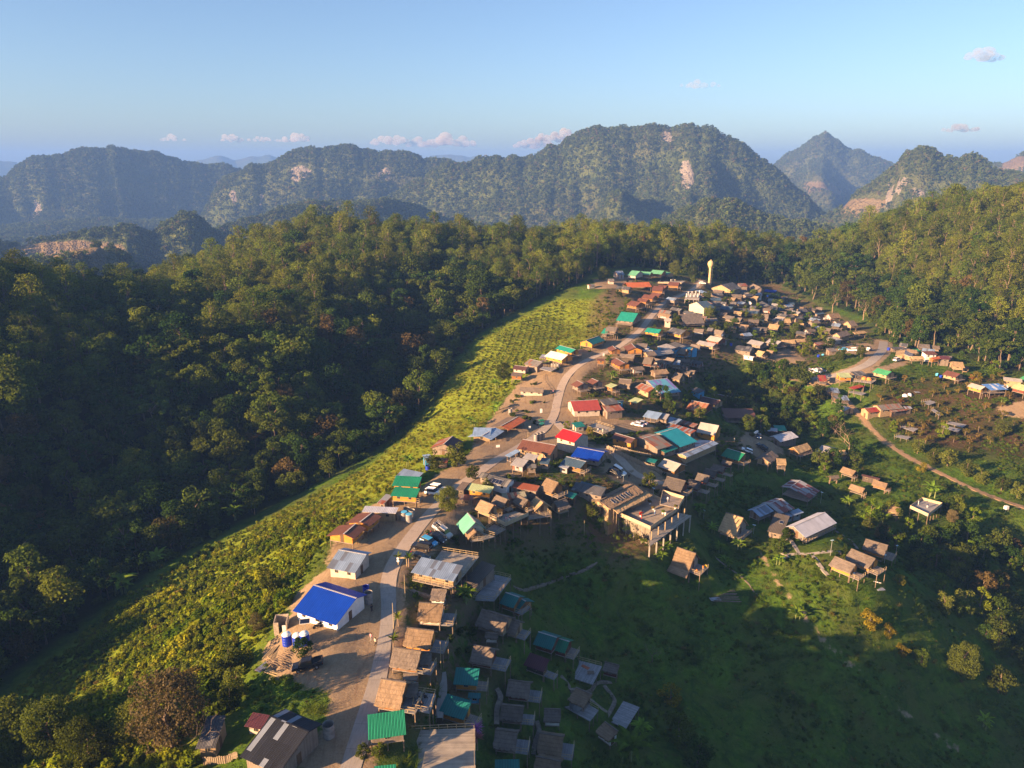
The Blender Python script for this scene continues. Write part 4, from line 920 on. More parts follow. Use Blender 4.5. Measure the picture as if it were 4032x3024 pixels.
C|560 458 668 455 572 492|gd|dk|s g|dark green roof with a light patch at the back of the right hamlet
C|722 490 892 486 722 542|br|pw|s g h2|brown flat roof behind a grey parapet in the right hamlet
C|572 562 752 558 562 606|ty|bb|h1.2|pale yellow house at the front of the right hamlet
C|855 582 968 566 830 622|og|or|h2.6|tall narrow orange house in the right hamlet
C|978 555 1122 560 1000 604|mr|wd|g h1.6|maroon roofed house behind the tall orange one
C|1160 636 1324 646 1140 712|ty|bb|h1.6 p22|straw roofed hut with a glowing yellow wall at the end of the hamlet
C|1302 708 1392 711 1302 742|rs|bb|s g|low rusty roof right of the glowing yellow hut
C|1095 768 1292 815 1014 823|br|bb|h1.6 d1.5|brown roofed house with a satellite dish beside a blue tank in the orchard
C|86 733 292 785 0 791|gn|bb|h2 d1.5|bright green roofed stilt house below the right road
C|1450 950 1652 1004 1368 992|gw|or|h3 d1|pale grey roofed orange house on very tall stilts
C|1592 968 1842 956 1690 1058|bt|bb|s h2.6 o|blue and white tarpaulin roof on posts at the far right
C|1852 968 1932 985 1900 1036|bt|bb|s h2|small piece of blue tarpaulin roof right of the large one
C|1912 861 2186 893 1905 908|gw|bb|s g h1|long pale roof behind the blue tarpaulin
C|2200 850 2320 880 2178 906|gn|bb|h1|green roof cut by the right edge of the view
C|2106 952 2300 998 2030 1022|pg|rd|h2.4|pale green roofed stilt house at the right edge of the view
S|668 510 850 490 706 554|rr|bb|g h.6|long house with a crimson and rust roof beside the dirt track
S|785 480 1002 461 880 526|gy|bb|g h1|grey roofed house joined to the crimson roofed one
S|905 526 1052 506 930 549|rs|dk|s g h.4|rust streaked lean-to in front of the grey roofed house
S|1042 489 1112 490 1082 513|zn|dk|s g h.6|small shiny tin lean-to right of the crimson roofed house
S|392 166 512 165 470 212|pg|or|h1.8 s p12|orange boarded house with pale green roof beside the right road
S|530 155 640 148 590 195|sl|wd|s h1.6 o|dark shelter between the pale green roof and the bright green roof
S|215 188 288 191 212 244|rr|rd|s h1.6 o p18|bright red roofed shelter at the left end of the right road
S|622 279 668 298 500 302|rr|dk|s g o w1.6|low red roofed lean-to under the tent deck
S|332 310 408 313 342 358|zb|dk|s h1.4|shiny tin roofed cabin, upper one beside the tall fern tree
S|262 318 328 311 265 360|sl|dk|s h1.4|dark roofed shed left of the upper shiny cabin
S|428 384 495 386 442 431|zb|dk|s h1.4|shiny tin roofed cabin, lower one beside the tall fern tree
S|352 390 425 385 352 432|sl|dk|s h1.4|dark roofed shed left of the lower shiny cabin
S|470 486 528 508 602 530|zn|bb|h1.2 p18|white tin gabled hut behind the bare tree
H|1935 589 2128 528 2020 682|ty|od|h1.6 y1.5|large straw tiled pavilion roof left of the solar roofed house
R|512 9 636 42 404 72|sg|or|h1.8 v1 p16|grey roofed orange house carrying one solar panel
R|608 55 768 60 545 99|ty|od|s h2 d1 y1|straw roofed veranda house on stilts beside the bare tree
H|1490 742 1618 646 1590 830|tg|bb|h1.8 p26|broad grey thatched house above the ravine
H|1682 750 1818 760 1608 833|ty|dk|s h2 o y1|sunlit straw roofed porch joined to the broad grey thatched house
H|97 1015 370 1086 16 1166|tk|rd|h1.2 d2|largest dark thatched hut right beside the restaurant terrace
H|420 1055 592 1100 360 1152|tk|rd|h1.5 d3|dark thatched hut, second of the five going away from the restaurant
H|540 966 716 1010 490 1060|tk|rd|h1.8 d3|dark thatched hut, third of the five going away from the restaurant
H|655 898 826 942 604 980|tk|rd|h1.8 d3|dark thatched hut, fourth of the five going away from the restaurant
H|762 832 942 880 724 906|tk|rd|h1.8 d3|dark thatched hut with a porch lamp, fifth in line from the restaurant
H|900 780 1045 812 870 826|tk|rd|h1.5|farthest and smallest dark thatched hut of the line behind the restaurant
H|968 607 1232 684 930 730|gd|od|h1.8 d2 k.5|green roofed stilt house with a pale green lit corner beside the white car
H|1640 437 1906 366 1755 517|zw|wd|g h1 p18 k.5|white metal roofed house with wooden front by the dark cars
H|1640 273 1800 277 1802 352|tq|dk|s g h1.2|teal sheet roof behind the white metal roofed house
H|1560 304 1702 319 1490 352|zn|dk|s g h.6|small tin roof between the teal sheet and the cargo pickup
R|280 388 165 468 400 575|rz|wd|h1.6 k.45 o p14|open barn with a white and rust red roof on the green slope
Q|1520 216 1718 128 1650 312|zb|wd|h1.4 p22 k.6|blue tin gabled house at the left end of the rusty roofed cluster
Q|1742 130 1956 50 1950 264|rz|wd|g h1.8 p16 k.5|red rust striped roof in the middle of the cluster on the green slope
Q|1958 262 2188 190 2040 322|zb|zn|s g h.6|low blue tin roofed room at the right of the rusty roofed cluster
Q|1852 253 2066 300 1446 456|bb|wd|s g p7 h.8 v1|flat brown roofed open kitchen in front of the rusty roofed cluster
R|206 893 550 738 344 1012|zw|wd|h1.2 p24 k.6 y1|long hall with a ribbed white zinc roof on the green slope
Q|1138 250 1390 330 1043 522|ty|st|h1.2 p42 d2|steep thatched hut with striped sunlight and a stone wall
Q|430 753 702 845 325 990|th|st|h2.4 p44 d3 q|steep thatched hut with a second skirt of thatch, standing over the grass
R|992 1028 1238 1100 942 1132|tg|or|h.8 d2.5 p28|farthest of the three big thatched bungalows with orange walls
R|838 1135 1100 1245 764 1238|tg|or|h.8 d2.5 p28|middle one of the three big thatched bungalows with orange walls
R|656 1218 882 1310 585 1308|tg|or|h.8 d2.5 p28|nearest of the three big thatched bungalows, with a long orange side wall
R|747 240 884 286 714 292|th|dk|h1 d1|small thatched hut highest up of the group beside the trees
R|600 340 692 332 546 376|tg|wd|h1|small grey thatched hut left of its group beside a bright bush
R|832 430 982 478 798 477|th|dk|h1 d1|small thatched hut with a pink cloth on its porch
R|1082 382 1232 424 1048 430|th|od|h1 d1.5|small thatched hut at the right of its group, with an orange porch
R|952 322 1152 368 985 348|bd|dk|s g h.4|long low dark red roofed store behind the small thatched huts
R|1212 648 1376 694 1182 702|th|bb|h1.4 y1 e1|small thatched stilt hut next to the big open platform
U|548 940 605 938 548 955|og|od|s h2|orange hut half hidden in the forest above the village
U|790 937 855 937 785 958|gw|od|h2|small pale roofed house in the forest clearing
U|695 905 742 902 688 920|zw|dk|s g|shiny little tin roof in the forest clearing
U|955 905 1000 905 950 925|gy|od|g h1|little dark roofed cabin at the top of the forest clearing
U|885 925 920 925 880 945|bd|rd|h1|red brown cabin in the forest clearing
J|334 254 448 395 159 404|mt|pl|h1.5 p40 fte|steep mint green roofed house beside the leafy tree
J|396 462 462 530 284 562|th|bb|h1 p34|little thatched porch in front of the steep mint green house
I|1692 895 2303 1020 1508 1112|zb|bb|s h2 p12 y1|long blue grey metal roofed plank house by the car park
J|546 950 748 1022 232 1270|bb|wd|s h1.6 p12|large flat dark brown roof right of the long metal roof
M|150 120 352 190 36 270|te|od|h1.8 d2 b p26|upper teal roofed cabin on the lower slope, with the letter mark on its eave
M|356 200 436 245 240 362|te|od|h1.2 p26|small lower gable joined to the upper teal roofed cabin
M|625 692 896 776 547 872|te|rd|h1.5 p26|lower teal roofed cabin in the shade
M|912 785 1078 835 828 950|gd|rd|h1 d2 p26|lighter green porch gable joined to the lower teal cabin
M|505 990 792 1092 430 1180|mr|dk|h1.2 d2.4 b s p22|maroon roofed cabin with a grey plank deck
L|740 268 1090 292 697 532|th|pl|h.6 p36 d2.6 b|thatched hut with a whitewashed porch, highest of the roadside row
L|560 633 955 680 483 892|th|or|h.8 p36 d2.6 b|thatched hut with a strip of bright orange wall, second of the roadside row
L|366 918 766 976 290 1190|tg|od|h.8 p36 d2.6 b|thatched hut with a wide side veranda, third of the roadside row
O|370 365 736 420 236 742|th|od|h.8 p36 d2.6 b|large sunlit thatched hut, lowest of the roadside row
L|926 70 1138 82 845 224|tg|pw|s h.6|tiny washhouse with grey thatch and a pale wall
O|692 290 906 299 630 372|tg|bu|s h.6|small thatched washhouse with a blue door between two big huts
L|768 985 905 985 716 1172|tg|dk|s h.9 o p24|fan shaped grey thatch porch beside the third roadside hut
O|740 428 900 430 692 620|tg|dk|s h.9 o p24|fan shaped grey thatch porch beside the lowest roadside hut
L|1646 365 2046 482 1554 592|tg|bb|h1 p32|big grey thatched hut with a pale patch on its roof
L|2056 502 2206 546 1990 692|tg|bb|h.8 p32 d2 b|thatched end room joined to the big grey thatched hut
L|1700 710 1890 722 1640 778|tg|pw|s h.4|little washhouse with grey thatch below the big grey hut
L|1530 884 1842 946 1437 1118|tg|rd|h.8 p34 d3 b|grey thatched hut with a bluish plank deck, middle of the lower slope
L|1275 1205 1620 1226 1212 1452|te|or|h1.2 s p16 d2|square teal roofed cabin above another teal one
O|1330 578 1697 683 1250 868|te|or|h1 s p18 d2.2|square teal roofed cabin with an orange wall beside the big deck
O|1640 562 1822 572 1612 640|td|bu|s h1.2|narrow teal roof over a bright blue slatted wall
O|175 884 706 810 100 1262|gd|wd|s h1.6 p14|big green roofed shelter at the lower end of the road
O|270 1632 590 1602 240 1850|gd|wd|s h.6 p14|teal roof cut by the bottom edge beside the stone steps
P|-5 1536 350 1530 -14 1850|te|wd|s h.8 p14|teal roof cut by the bottom edge right of the big deck
P|190 380 516 420 130 612|tg|rd|h.8 p34 d2.4 b|upper left thatched hut of the shaded lower group
P|90 736 410 766 26 952|tg|rd|h.8 p34 d2.4 b|middle left thatched hut of the shaded lower group
P|0 1100 322 1136 -32 1372|tg|rd|h.8 p34 d2.4 b|lowest left thatched hut of the shaded lower group
P|640 1150 992 1202 608 1442|th|rd|h.8 p34 d2.2 b|brown thatched hut at the bottom right of the shaded lower group
P|590 1490 956 1562 580 1830|th|rd|h.8 p34|brown thatched hut cut by the bottom edge of the view
P|710 800 946 808 682 986|tg|pw|s h.6 p16|small thatched washhouse with a grey curved wall
P|1590 118 1798 170 1555 246|tg|rd|s h1|small square thatch roof at the corner of the open bamboo terrace
P|1170 490 1406 590 970 642|th|dk|s h1.8 o p8|flat thatched shelter over a grey tent
P|1590 986 1786 1130 1434 1122|th|pw|s h.8 p14|small thatched washhouse with a pale blue wall at the lower right
K|1236 195 1856 388 872 552|bl|pw|g h0 w1.7 p19 k.55|large bright blue ribbed roof over white walls beside the dirt yard
I|492 790 896 862 275 1046|zb|pl|g h.3 p17 k.45|grey walled house with patched blue grey metal roof by the yard
I|740 412 562 565 906 465|br|or|h1.6 k1.7 p15|brown roofed stilt house with a bright orange end wall above the yard
I|985 246 800 390 1118 310|br|or|h1.6 k1.6 p15|brown roofed house joined behind the one with the orange end wall
I|876 153 1362 175 760 238|zw|bb|s g h1 p5|flat shiny tin roof with a dark skylight behind the brown roofs
I|1180 -20 1275 0 1070 116|zr|wd|s g|sagging patched tin roof below the stacked green roofs
N|612 905 1166 1136 130 1478|bk|wd|g k.45 p17 h.4|large black patched sheet roof at the lower left yard
N|356 848 602 892 195 1046|mr|pl|s g p10|small dark maroon roof beside the large black roof
T|1290 1335 1406 1330 1308 1535|sl|bb|s g h.8 p10|narrow slate roof half hidden behind the brown tree at the bottom
'''
HOUSE_OBJS={}
for ln in HOUSES.strip().split('\n'):
    if ln.strip():
        try: house(ln)
        except Exception as e: print('HOUSE FAIL',ln[:60],repr(e))
# the many further small huts packed between the ones above
_r=random.Random(5)
for poly,nn,sp_,gp in (([(2700,1150),(3080,1150),(3230,1230),(3380,1300),(3250,1335),(3050,1320),(2850,1340),(2700,1310),(2580,1240)],46,3.0,'upper'),([(2400,1400),(2650,1380),(2780,1420),(2680,1500),(2580,1570),(2440,1540)],16,3.2,'middle'),([(3500,1370),(3700,1380),(3760,1440),(3600,1420)],6,3.0,'right')):
    pw_=[hit(u,v)[:2] for u,v in poly]; got=0; bx=(min(q[0] for q in pw_),max(q[0] for q in pw_),min(q[1] for q in pw_),max(q[1] for q in pw_))
    for _ in range(1500):
        if got>=nn: break
        xx=_r.uniform(bx[0],bx[1]); yy=_r.uniform(bx[2],bx[3])
        if not inpoly(np.array([xx]),np.array([yy]),pw_)[0] or float(grid_sample(ONROAD,xx,yy))>.05 or any((xx-h[0])**2+(yy-h[1])**2<(h[2]*.75+sp_)**2 for h in HOUSE_FOOT): continue
        u,v,dep=proj(xx,yy,float(hgt(xx,yy))+3.2); s_=F/dep; L_=_r.uniform(4.2,6.5)*s_; sl_=_r.choice((.08,.12,.2,-.1)); w_=_r.uniform(2.0,2.9)*s_
        house('X|%f %f %f %f %f %f|%s|%s|%s|%s'%(u-L_/2,v-sl_*L_/2,u+L_/2,v+sl_*L_/2,u-L_/2-w_*.35,v-sl_*L_/2+w_*.42,_r.choice(('sl','tg','tg','gy','th','sg','tk','zb','cb','ty')),_r.choice(('wd','wd','bb','dk','zn')),_r.choice(('h1','h1.4','g h.5','h1.2 d1.5','h1.5 y1.2'))+' p26 W%.2f'%_r.uniform(1.9,2.8),{'upper':'small weathered hut packed among the roofs of the upper village','middle':'small weathered hut squeezed between the houses above the gully','right':'small weathered hut in the hamlet by the right road'}[gp]))
        bpy.context.view_layer.objects; _o=LASTROOT[0]; _o['group']='small weathered huts of the %s cluster'%gp; got+=1
for t,fx,fy in (('all',0,0),):
    bad=[(h[3][:50],round(h[4],1),round(h[5],1)) for h in HOUSE_FOOT if h[4]>15 or h[5]>8 or h[4]<2.6]
    print('ODD',bad)
print('NHOUSES',len(HOUSE_FOOT))
# ============================================================ vegetation
def leaf_mat(key,c1,c2,c3=None,trans=.35,patch=True,var=.7):
    m=bpy.data.materials.new('leaves_'+key); m.use_nodes=True; nt=m.node_tree; nt.nodes.clear(); out=nt.nodes.new('ShaderNodeOutputMaterial')
    oi=N(nt,'ShaderNodeObjectInfo'); geo=N(nt,'ShaderNodeNewGeometry')
    c=mixc(nt,oi.outputs['Random'],c1,c2)
    if c3:
        r2=math_(nt,'FRACT',math_(nt,'MULTIPLY',oi.outputs['Random'],7.31)); c=mixc(nt,ramp(nt,r2,[(.93,0),(.96,1)]),c,c3)
    rr=math_(nt,'FRACT',math_(nt,'MULTIPLY',oi.outputs['Random'],3.77))
    c=mixc(nt,1.0,c,math_(nt,'ADD',1-var/2,math_(nt,'MULTIPLY',rr,var)),'MULTIPLY')
    isl=geo.outputs['Random Per Island']; c=mixc(nt,1.0,c,math_(nt,'ADD',.75,math_(nt,'MULTIPLY',isl,.5)),'MULTIPLY')
    if var<.5: c=mixc(nt,1.0,c,mixc(nt,ramp(nt,noise(nt,geo.outputs['Position'],.07,4,.6,.5),[(.35,0),(.62,1)]),(.42,.58,.5),(1.25,1.12,1.0)),'MULTIPLY')
    n=noise(nt,geo.outputs['Position'],.5,3); c=mixc(nt,1.0,c,ramp(nt,n,[(.3,.7),(.7,1.15)]),'MULTIPLY')
    d=nt.nodes.new('ShaderNodeBsdfDiffuse'); t=nt.nodes.new('ShaderNodeBsdfTranslucent'); mx=nt.nodes.new('ShaderNodeMixShader'); mx.inputs[0].default_value=trans
    nt.links.new(c,d.inputs[0]); tc=mixc(nt,1.0,c,(1.25,1.2,.5),'MULTIPLY'); nt.links.new(tc,t.inputs[0]); nt.links.new(d.outputs[0],mx.inputs[1]); nt.links.new(t.outputs[0],mx.inputs[2]); nt.links.new(mx.outputs[0],out.inputs[0])
    return m
L_broad=leaf_mat('broad',(.024,.064,.012),(.10,.13,.018),(.12,.09,.035)); L_pine=leaf_mat('pine',(.075,.125,.016),(.15,.175,.022)); L_bright=leaf_mat('bright',(.085,.16,.012),(.15,.19,.015))
L_bush=leaf_mat('bush',(.11,.18,.014),(.22,.25,.02),(.15,.13,.04),var=.3); L_ban=leaf_mat('banana',(.10,.19,.02),(.16,.25,.03),trans=.3); L_far=leaf_mat('far',(.050,.085,.022),(.10,.13,.036),(.15,.13,.06),trans=.2)
L_brown=leaf_mat('brown',(.155,.12,.07),(.11,.105,.045)); L_orch=leaf_mat('orchard',(.11,.11,.02),(.17,.12,.035),(.22,.10,.03)); L_gold=leaf_mat('gold',(.20,.16,.015),(.15,.15,.02)); L_pink=leaf_mat('pink',(.55,.16,.30),(.65,.22,.22)); L_purp=leaf_mat('purple',(.32,.10,.38),(.38,.14,.42)); L_olive=leaf_mat('olive',(.065,.095,.018),(.12,.145,.028))
M_bark=plain_mat('bark',(.17,.13,.095),.95,.4,3); M_barkp=plain_mat('bark_pale',(.27,.20,.14),.95,.3,3); M_barkd=plain_mat('bark_dark',(.06,.045,.035),.95,.3,3)
def leaves(rs,cs,rad,per,size,mat,name,flat=1.0,narrow=1.0,up=0.0,outw=.7):
    """leaf faces spread through clumps; cs: clump centres (n,3), rad: clump radii (n,)"""
    n=len(cs); C=np.repeat(cs,per,0); Rr=np.repeat(rad,per); k=len(C)
    d=rs.normal(size=(k,3)); d/=np.linalg.norm(d,axis=1)[:,None]; r=Rr*rs.uniform(.45,1.0,k)**.5
    off=d*r[:,None]; off[:,2]*=flat; p=C+off
    nr=d*outw+rs.normal(size=(k,3))*.5; nr[:,2]+=.25+up; nr/=np.linalg.norm(nr,axis=1)[:,None]
    t=np.cross(nr,rs.normal(size=(k,3))); t/=np.linalg.norm(t,axis=1)[:,None]; b=np.cross(nr,t)
    s=size*rs.uniform(.6,1.3,k)[:,None]
    a=t*s*.5; q=b*s*.5*narrow
    V=np.stack([p-a-q*.4,p-q*1.0+a*.1,p+a-q*.2,p+q+a*.05],1).reshape(-1,3)
    me=bpy.data.meshes.new(name); me.vertices.add(len(V)); me.vertices.foreach_set('co',V.ravel().astype('f'))
    me.loops.add(len(V)); me.loops.foreach_set('vertex_index',np.arange(len(V),dtype='i')); me.polygons.add(k); me.polygons.foreach_set('loop_start',np.arange(0,k*4,4,dtype='i')); me.update(calc_edges=True)
    me.materials.append(mat); return me
def limbs_mesh(name,H,r0,cs,mat,rs,nl=6,lean=.6,frac=.45):
    mb=MB(); pts=[Vector((0,0,-.6))]; 
    for i in range(1,6): pts.append(Vector((rs.normal()*.12*i*lean*H/12,rs.normal()*.12*i*lean*H/12,H*.85*i/5)))
    for i in range(5): mb.tube(pts[i],pts[i+1],r0*(1-i*.17),r0*(1-(i+1)*.17),6)
    idx=rs.permutation(len(cs))[:nl]
    for j in idx:
        e=Vector(cs[j]); z=max(H*frac*.7,min(e.z*.75,H*.75)); f=z/(H*.85)*5; i=min(int(f),4); s=pts[i].lerp(pts[i+1],f-i)
        m=s.lerp(e,.5)+Vector((0,0,.06*H)); mb.tube(s,m,r0*.38,r0*.24,5,caps=False); mb.tube(m,e,r0*.24,r0*.07,5,caps=False)
    return mb.mesh(name,mat)
def broad(seed,H,Rw,mat,n=26,per=70,size=.6,crown0=.35,bark=None,shape='round',nl=7):
    rs=np.random.default_rng(seed); cs=[];rad=[]
    for i in range(n):
        z=rs.uniform(crown0,1.0); 
        if shape=='round': w=math.sqrt(max(.05,1-((z-(crown0+1)/2)/((1-crown0)/2*1.08))**2))
        elif shape=='tall': w=.55+.3*rs.random()
        elif shape=='umbrella': z=rs.uniform(.78,1.0); w=1.0
        elif shape=='cone': w=(1.05-z)/(1.05-crown0)
        a=rs.uniform(0,2*pi); rr=Rw*w*rs.uniform(.35,.9); cs.append((rr*cos(a)*rs.uniform(.8,1.1),rr*sin(a),H*z-.5)); rad.append(Rw*rs.uniform(.22,.42)*(1 if shape!='umbrella' else .8))
    cs=np.array(cs); rad=np.array(rad)
    return leaves(rs,cs,rad,per,size,mat,'crown',flat=.75 if shape!='umbrella' else .4), limbs_mesh('trunk',H,.02*H+.08,cs,bark or M_bark,rs,nl)
def pine(seed,H,Rw,mat,per=60,size=.5,n=26):
    rs=np.random.default_rng(seed); cs=[];rad=[]
    for i in range(n):
        z=.42+.58*(i+.5)/n; w=Rw*(1.0-.72*((z-.42)/.58)**1.6); a=i*2.4+rs.uniform(-.5,.5); rr=w*rs.uniform(.35,1.0)
        cs.append((rr*cos(a),rr*sin(a),H*z+rr*.1)); rad.append(rs.uniform(.7,1.15)*(.32*Rw))
    cs=np.array(cs); return leaves(rs,cs,np.array(rad),per,size,mat,'crown',flat=.55,narrow=.6,up=.3), limbs_mesh('trunk',H*1.12,.016*H+.08,cs,M_bark,rs,9)
def bare(seed,H,mat,depth=4):
    rs=random.Random(seed); mb=MB()
    def go(p,d,L,r,k):
        e=p+d*L; r*=.8; mb.tube(p,e,r,r*.66,5,caps=False)
        if k==0: return
        for i in range(rs.choice((2,3)) if k<depth else 3):
            q=Vector((rs.gauss(0,1),rs.gauss(0,1),rs.gauss(.25,.5))).normalized(); go(e if i else p.lerp(e,.8),(d*.75+q*.75).normalized(),L*rs.uniform(.6,.8),r*.55,k-1)
    go(Vector((0,0,-.5)),Vector((.05,.03,1)).normalized(),H*.42,.022*H+.06,depth); return mb.mesh('branches',mat)
def strip_leaf(mb,base,az,L,w,rise,droop,m=0,seg=5,fold=.12):
    P=[];r=0;z=0; dx,dy=cos(az),sin(az)
    for i in range(seg+1):
        t=i/seg; x=L*t*cos(rise*(1-t*.6)); zz=L*(sin(rise)*t-droop*t*t); P.append((base[0]+dx*x,base[1]+dy*x,base[2]+zz,w*math.sin(pi*min(.97,t*.85+.12))*.5))
    for i in range(seg):
        a=P[i];b=P[i+1]; l=lambda p,s:(p[0]-dy*p[3]*s,p[1]+dx*p[3]*s,p[2]+abs(s)*p[3]*fold*2)
        mb.face([l(a,0),l(b,0),l(b,1),l(a,1)],m=m); mb.face([l(a,-1),l(b,-1),l(b,0),l(a,0)],m=m)
def banana_meshes(seed,H=3.5,n=9):
    rs=random.Random(seed); st=MB(); lv=MB()
    for s in range(3):
        ox,oy=(0,0) if s==0 else (rs.uniform(-.9,.9),rs.uniform(-.9,.9)); h=H*.5*(1 if s==0 else rs.uniform(.5,.8))
        st.tube((ox,oy,-.4),(ox+rs.uniform(-.1,.1),oy,h),.16,.09,6)
        for i in range(n if s==0 else 6):
            strip_leaf(lv,(ox,oy,h-.1),i*2*pi/n*1.0+rs.uniform(-.3,.3)+s,H*rs.uniform(.5,.72)*(1 if s==0 else .7),.62,rs.uniform(.75,1.25),rs.uniform(.35,.75))
    return lv.mesh('leaves',L_ban),st.mesh('stem',plain_mat('banana_stem',(.16,.20,.07),.8))
def spiky_meshes(seed,H=2.4,mat=None):
    rs=random.Random(seed); st=MB(); lv=MB(); st.tube((0,0,-.3),(0.05,0,H*.62),.09,.06,6)
    for i in range(34): strip_leaf(lv,(.05,0,H*.62),rs.uniform(0,2*pi),rs.uniform(.7,1.05),.12,rs.uniform(-.3,1.4),rs.uniform(.1,.4),seg=3)
    return lv.mesh('leaves',mat or L_bright),st.mesh('stem',M_barkp)
def add(name,x,y,sc,meshes,label,cat,group=None,rz=None,parts=('crown','trunk'),z=None,sx=1.0):
    z=float(hgt(x,y)) if z is None else z
    r=empty(name,(x,y,z),rng.uniform(0,6.28) if rz is None else rz,label,cat,group); r.scale=(sc*sx,sc*sx,sc)
    for me,pn in zip(meshes,parts):
        if me is None: continue
        o=bpy.data.objects.new(pn,me); COL.objects.link(o); o.parent=r
    return r
BROADS=[broad(1,13,5.2,L_broad),broad(2,15,4.6,L_broad,shape='tall',n=30),broad(3,11,5.6,L_broad),broad(4,14,5.0,L_broad,n=34),broad(5,12,5.8,L_broad,shape='umbrella',n=18,per=90),broad(6,16,5.5,L_broad,n=36),broad(7,10,4.4,L_broad,n=20)]
PINES=[pine(11,15,5.0,L_pine),pine(12,16,4.8,L_pine,n=30),pine(13,13.5,5.2,L_pine),pine(14,17,5.4,L_pine,n=32)]
# --- where the forest stands
def fdens(x,y): return grid_sample(mforest,x,y)
cx=[]; 
sp=6.6
gxs=np.arange(GX0+4,GX1-4,sp); gys=np.arange(-70,GY1-6,sp)
TXg,TYg=np.meshgrid(gxs,gys); TX=(TXg+rng.uniform(-2.9,2.9,TXg.shape)).ravel(); TY=(TYg+rng.uniform(-2.9,2.9,TXg.shape)).ravel()
fd=fdens(TX,TY); hz=hgt(TX,TY)
keep=(fd>.6)&(np.abs(TX)<60+np.maximum(TY,0)*.78+130)
# keep the off-frame foreground clear around the camera, leave out far behind the crest
keep&=~((TY<75)&(TX>-75))
clear=np.zeros(len(TX),bool)
def pxclear(u0,v0,u1,v1):
    U_,V_,_=proj(TX,TY,hz); return (U_>u0)&(U_<u1)&(V_>v0)&(V_<v1)
clear|=pxclear(2960,950,3270,1010); clear|=grid_sample(np.maximum(mdirt,0),TX,TY)>.5
keep&=~clear
TX,TY,hz=TX[keep],TY[keep],hz[keep]; n=len(TX)
TD=np.sqrt(TX**2+TY**2+(hz-CZ)**2); U_,V_,Dp=proj(TX,TY,hz+8)
crest=fbm(TX/60,TY/60,77,3)
# pines on the high ground, broadleaf below
ispine=(hz>(-1+26*(crest-.45)))&(rng.random(n)<.85)
scl=rng.uniform(.7,1.25,n)+.5*(rng.random(n)<.12); scl=np.where(hz<-15,scl*.85,scl)
infr=(U_>-120)&(U_<4150)&(V_>750)&(V_<3150)&(TY>60)
def visible(x,y,z):
    k=np.linspace(.3,.97,40)[None,:]; X=x[:,None]*k; Y=y[:,None]*k; Z=CZ+(z[:,None]-CZ)*k
    return (Z>hgt(X,Y)+1).all(1)
vis=infr&visible(TX,TY,hz+12)
order=np.argsort(TD); chosen=np.zeros(n,bool)
for kind in (False,True):
    idx=[i for i in order if vis[i] and ispine[i]==kind][:285]; chosen[idx]=True
for i in np.nonzero(chosen)[0]:
    x,y=float(TX[i]),float(TY[i]); u=U_[i]
    if ispine[i]:
        side='left' if u<2000 else 'right'
        add('pine_tree',x,y,float(scl[i]),PINES[int(rng.integers(4))],'tall olive green pine on the forested hill '+('left of the grass slope' if side=='left' else 'right of the village'),'tree','pines on the '+side+' hill')
    else:
        if u<1900: lb,gp='dark broadleaf tree of the forest filling the valley left of the grass slope','broadleaf trees of the left valley'
        elif u<3300: lb,gp='broadleaf tree of the forest belt behind the village','broadleaf trees behind the village'
        else: lb,gp='broadleaf tree of the forest on the right behind the hamlet road','broadleaf trees of the right forest'
        add('broadleaf_tree',x,y,float(scl[i]),BROADS[int(rng.integers(7))],lb,'tree',gp)
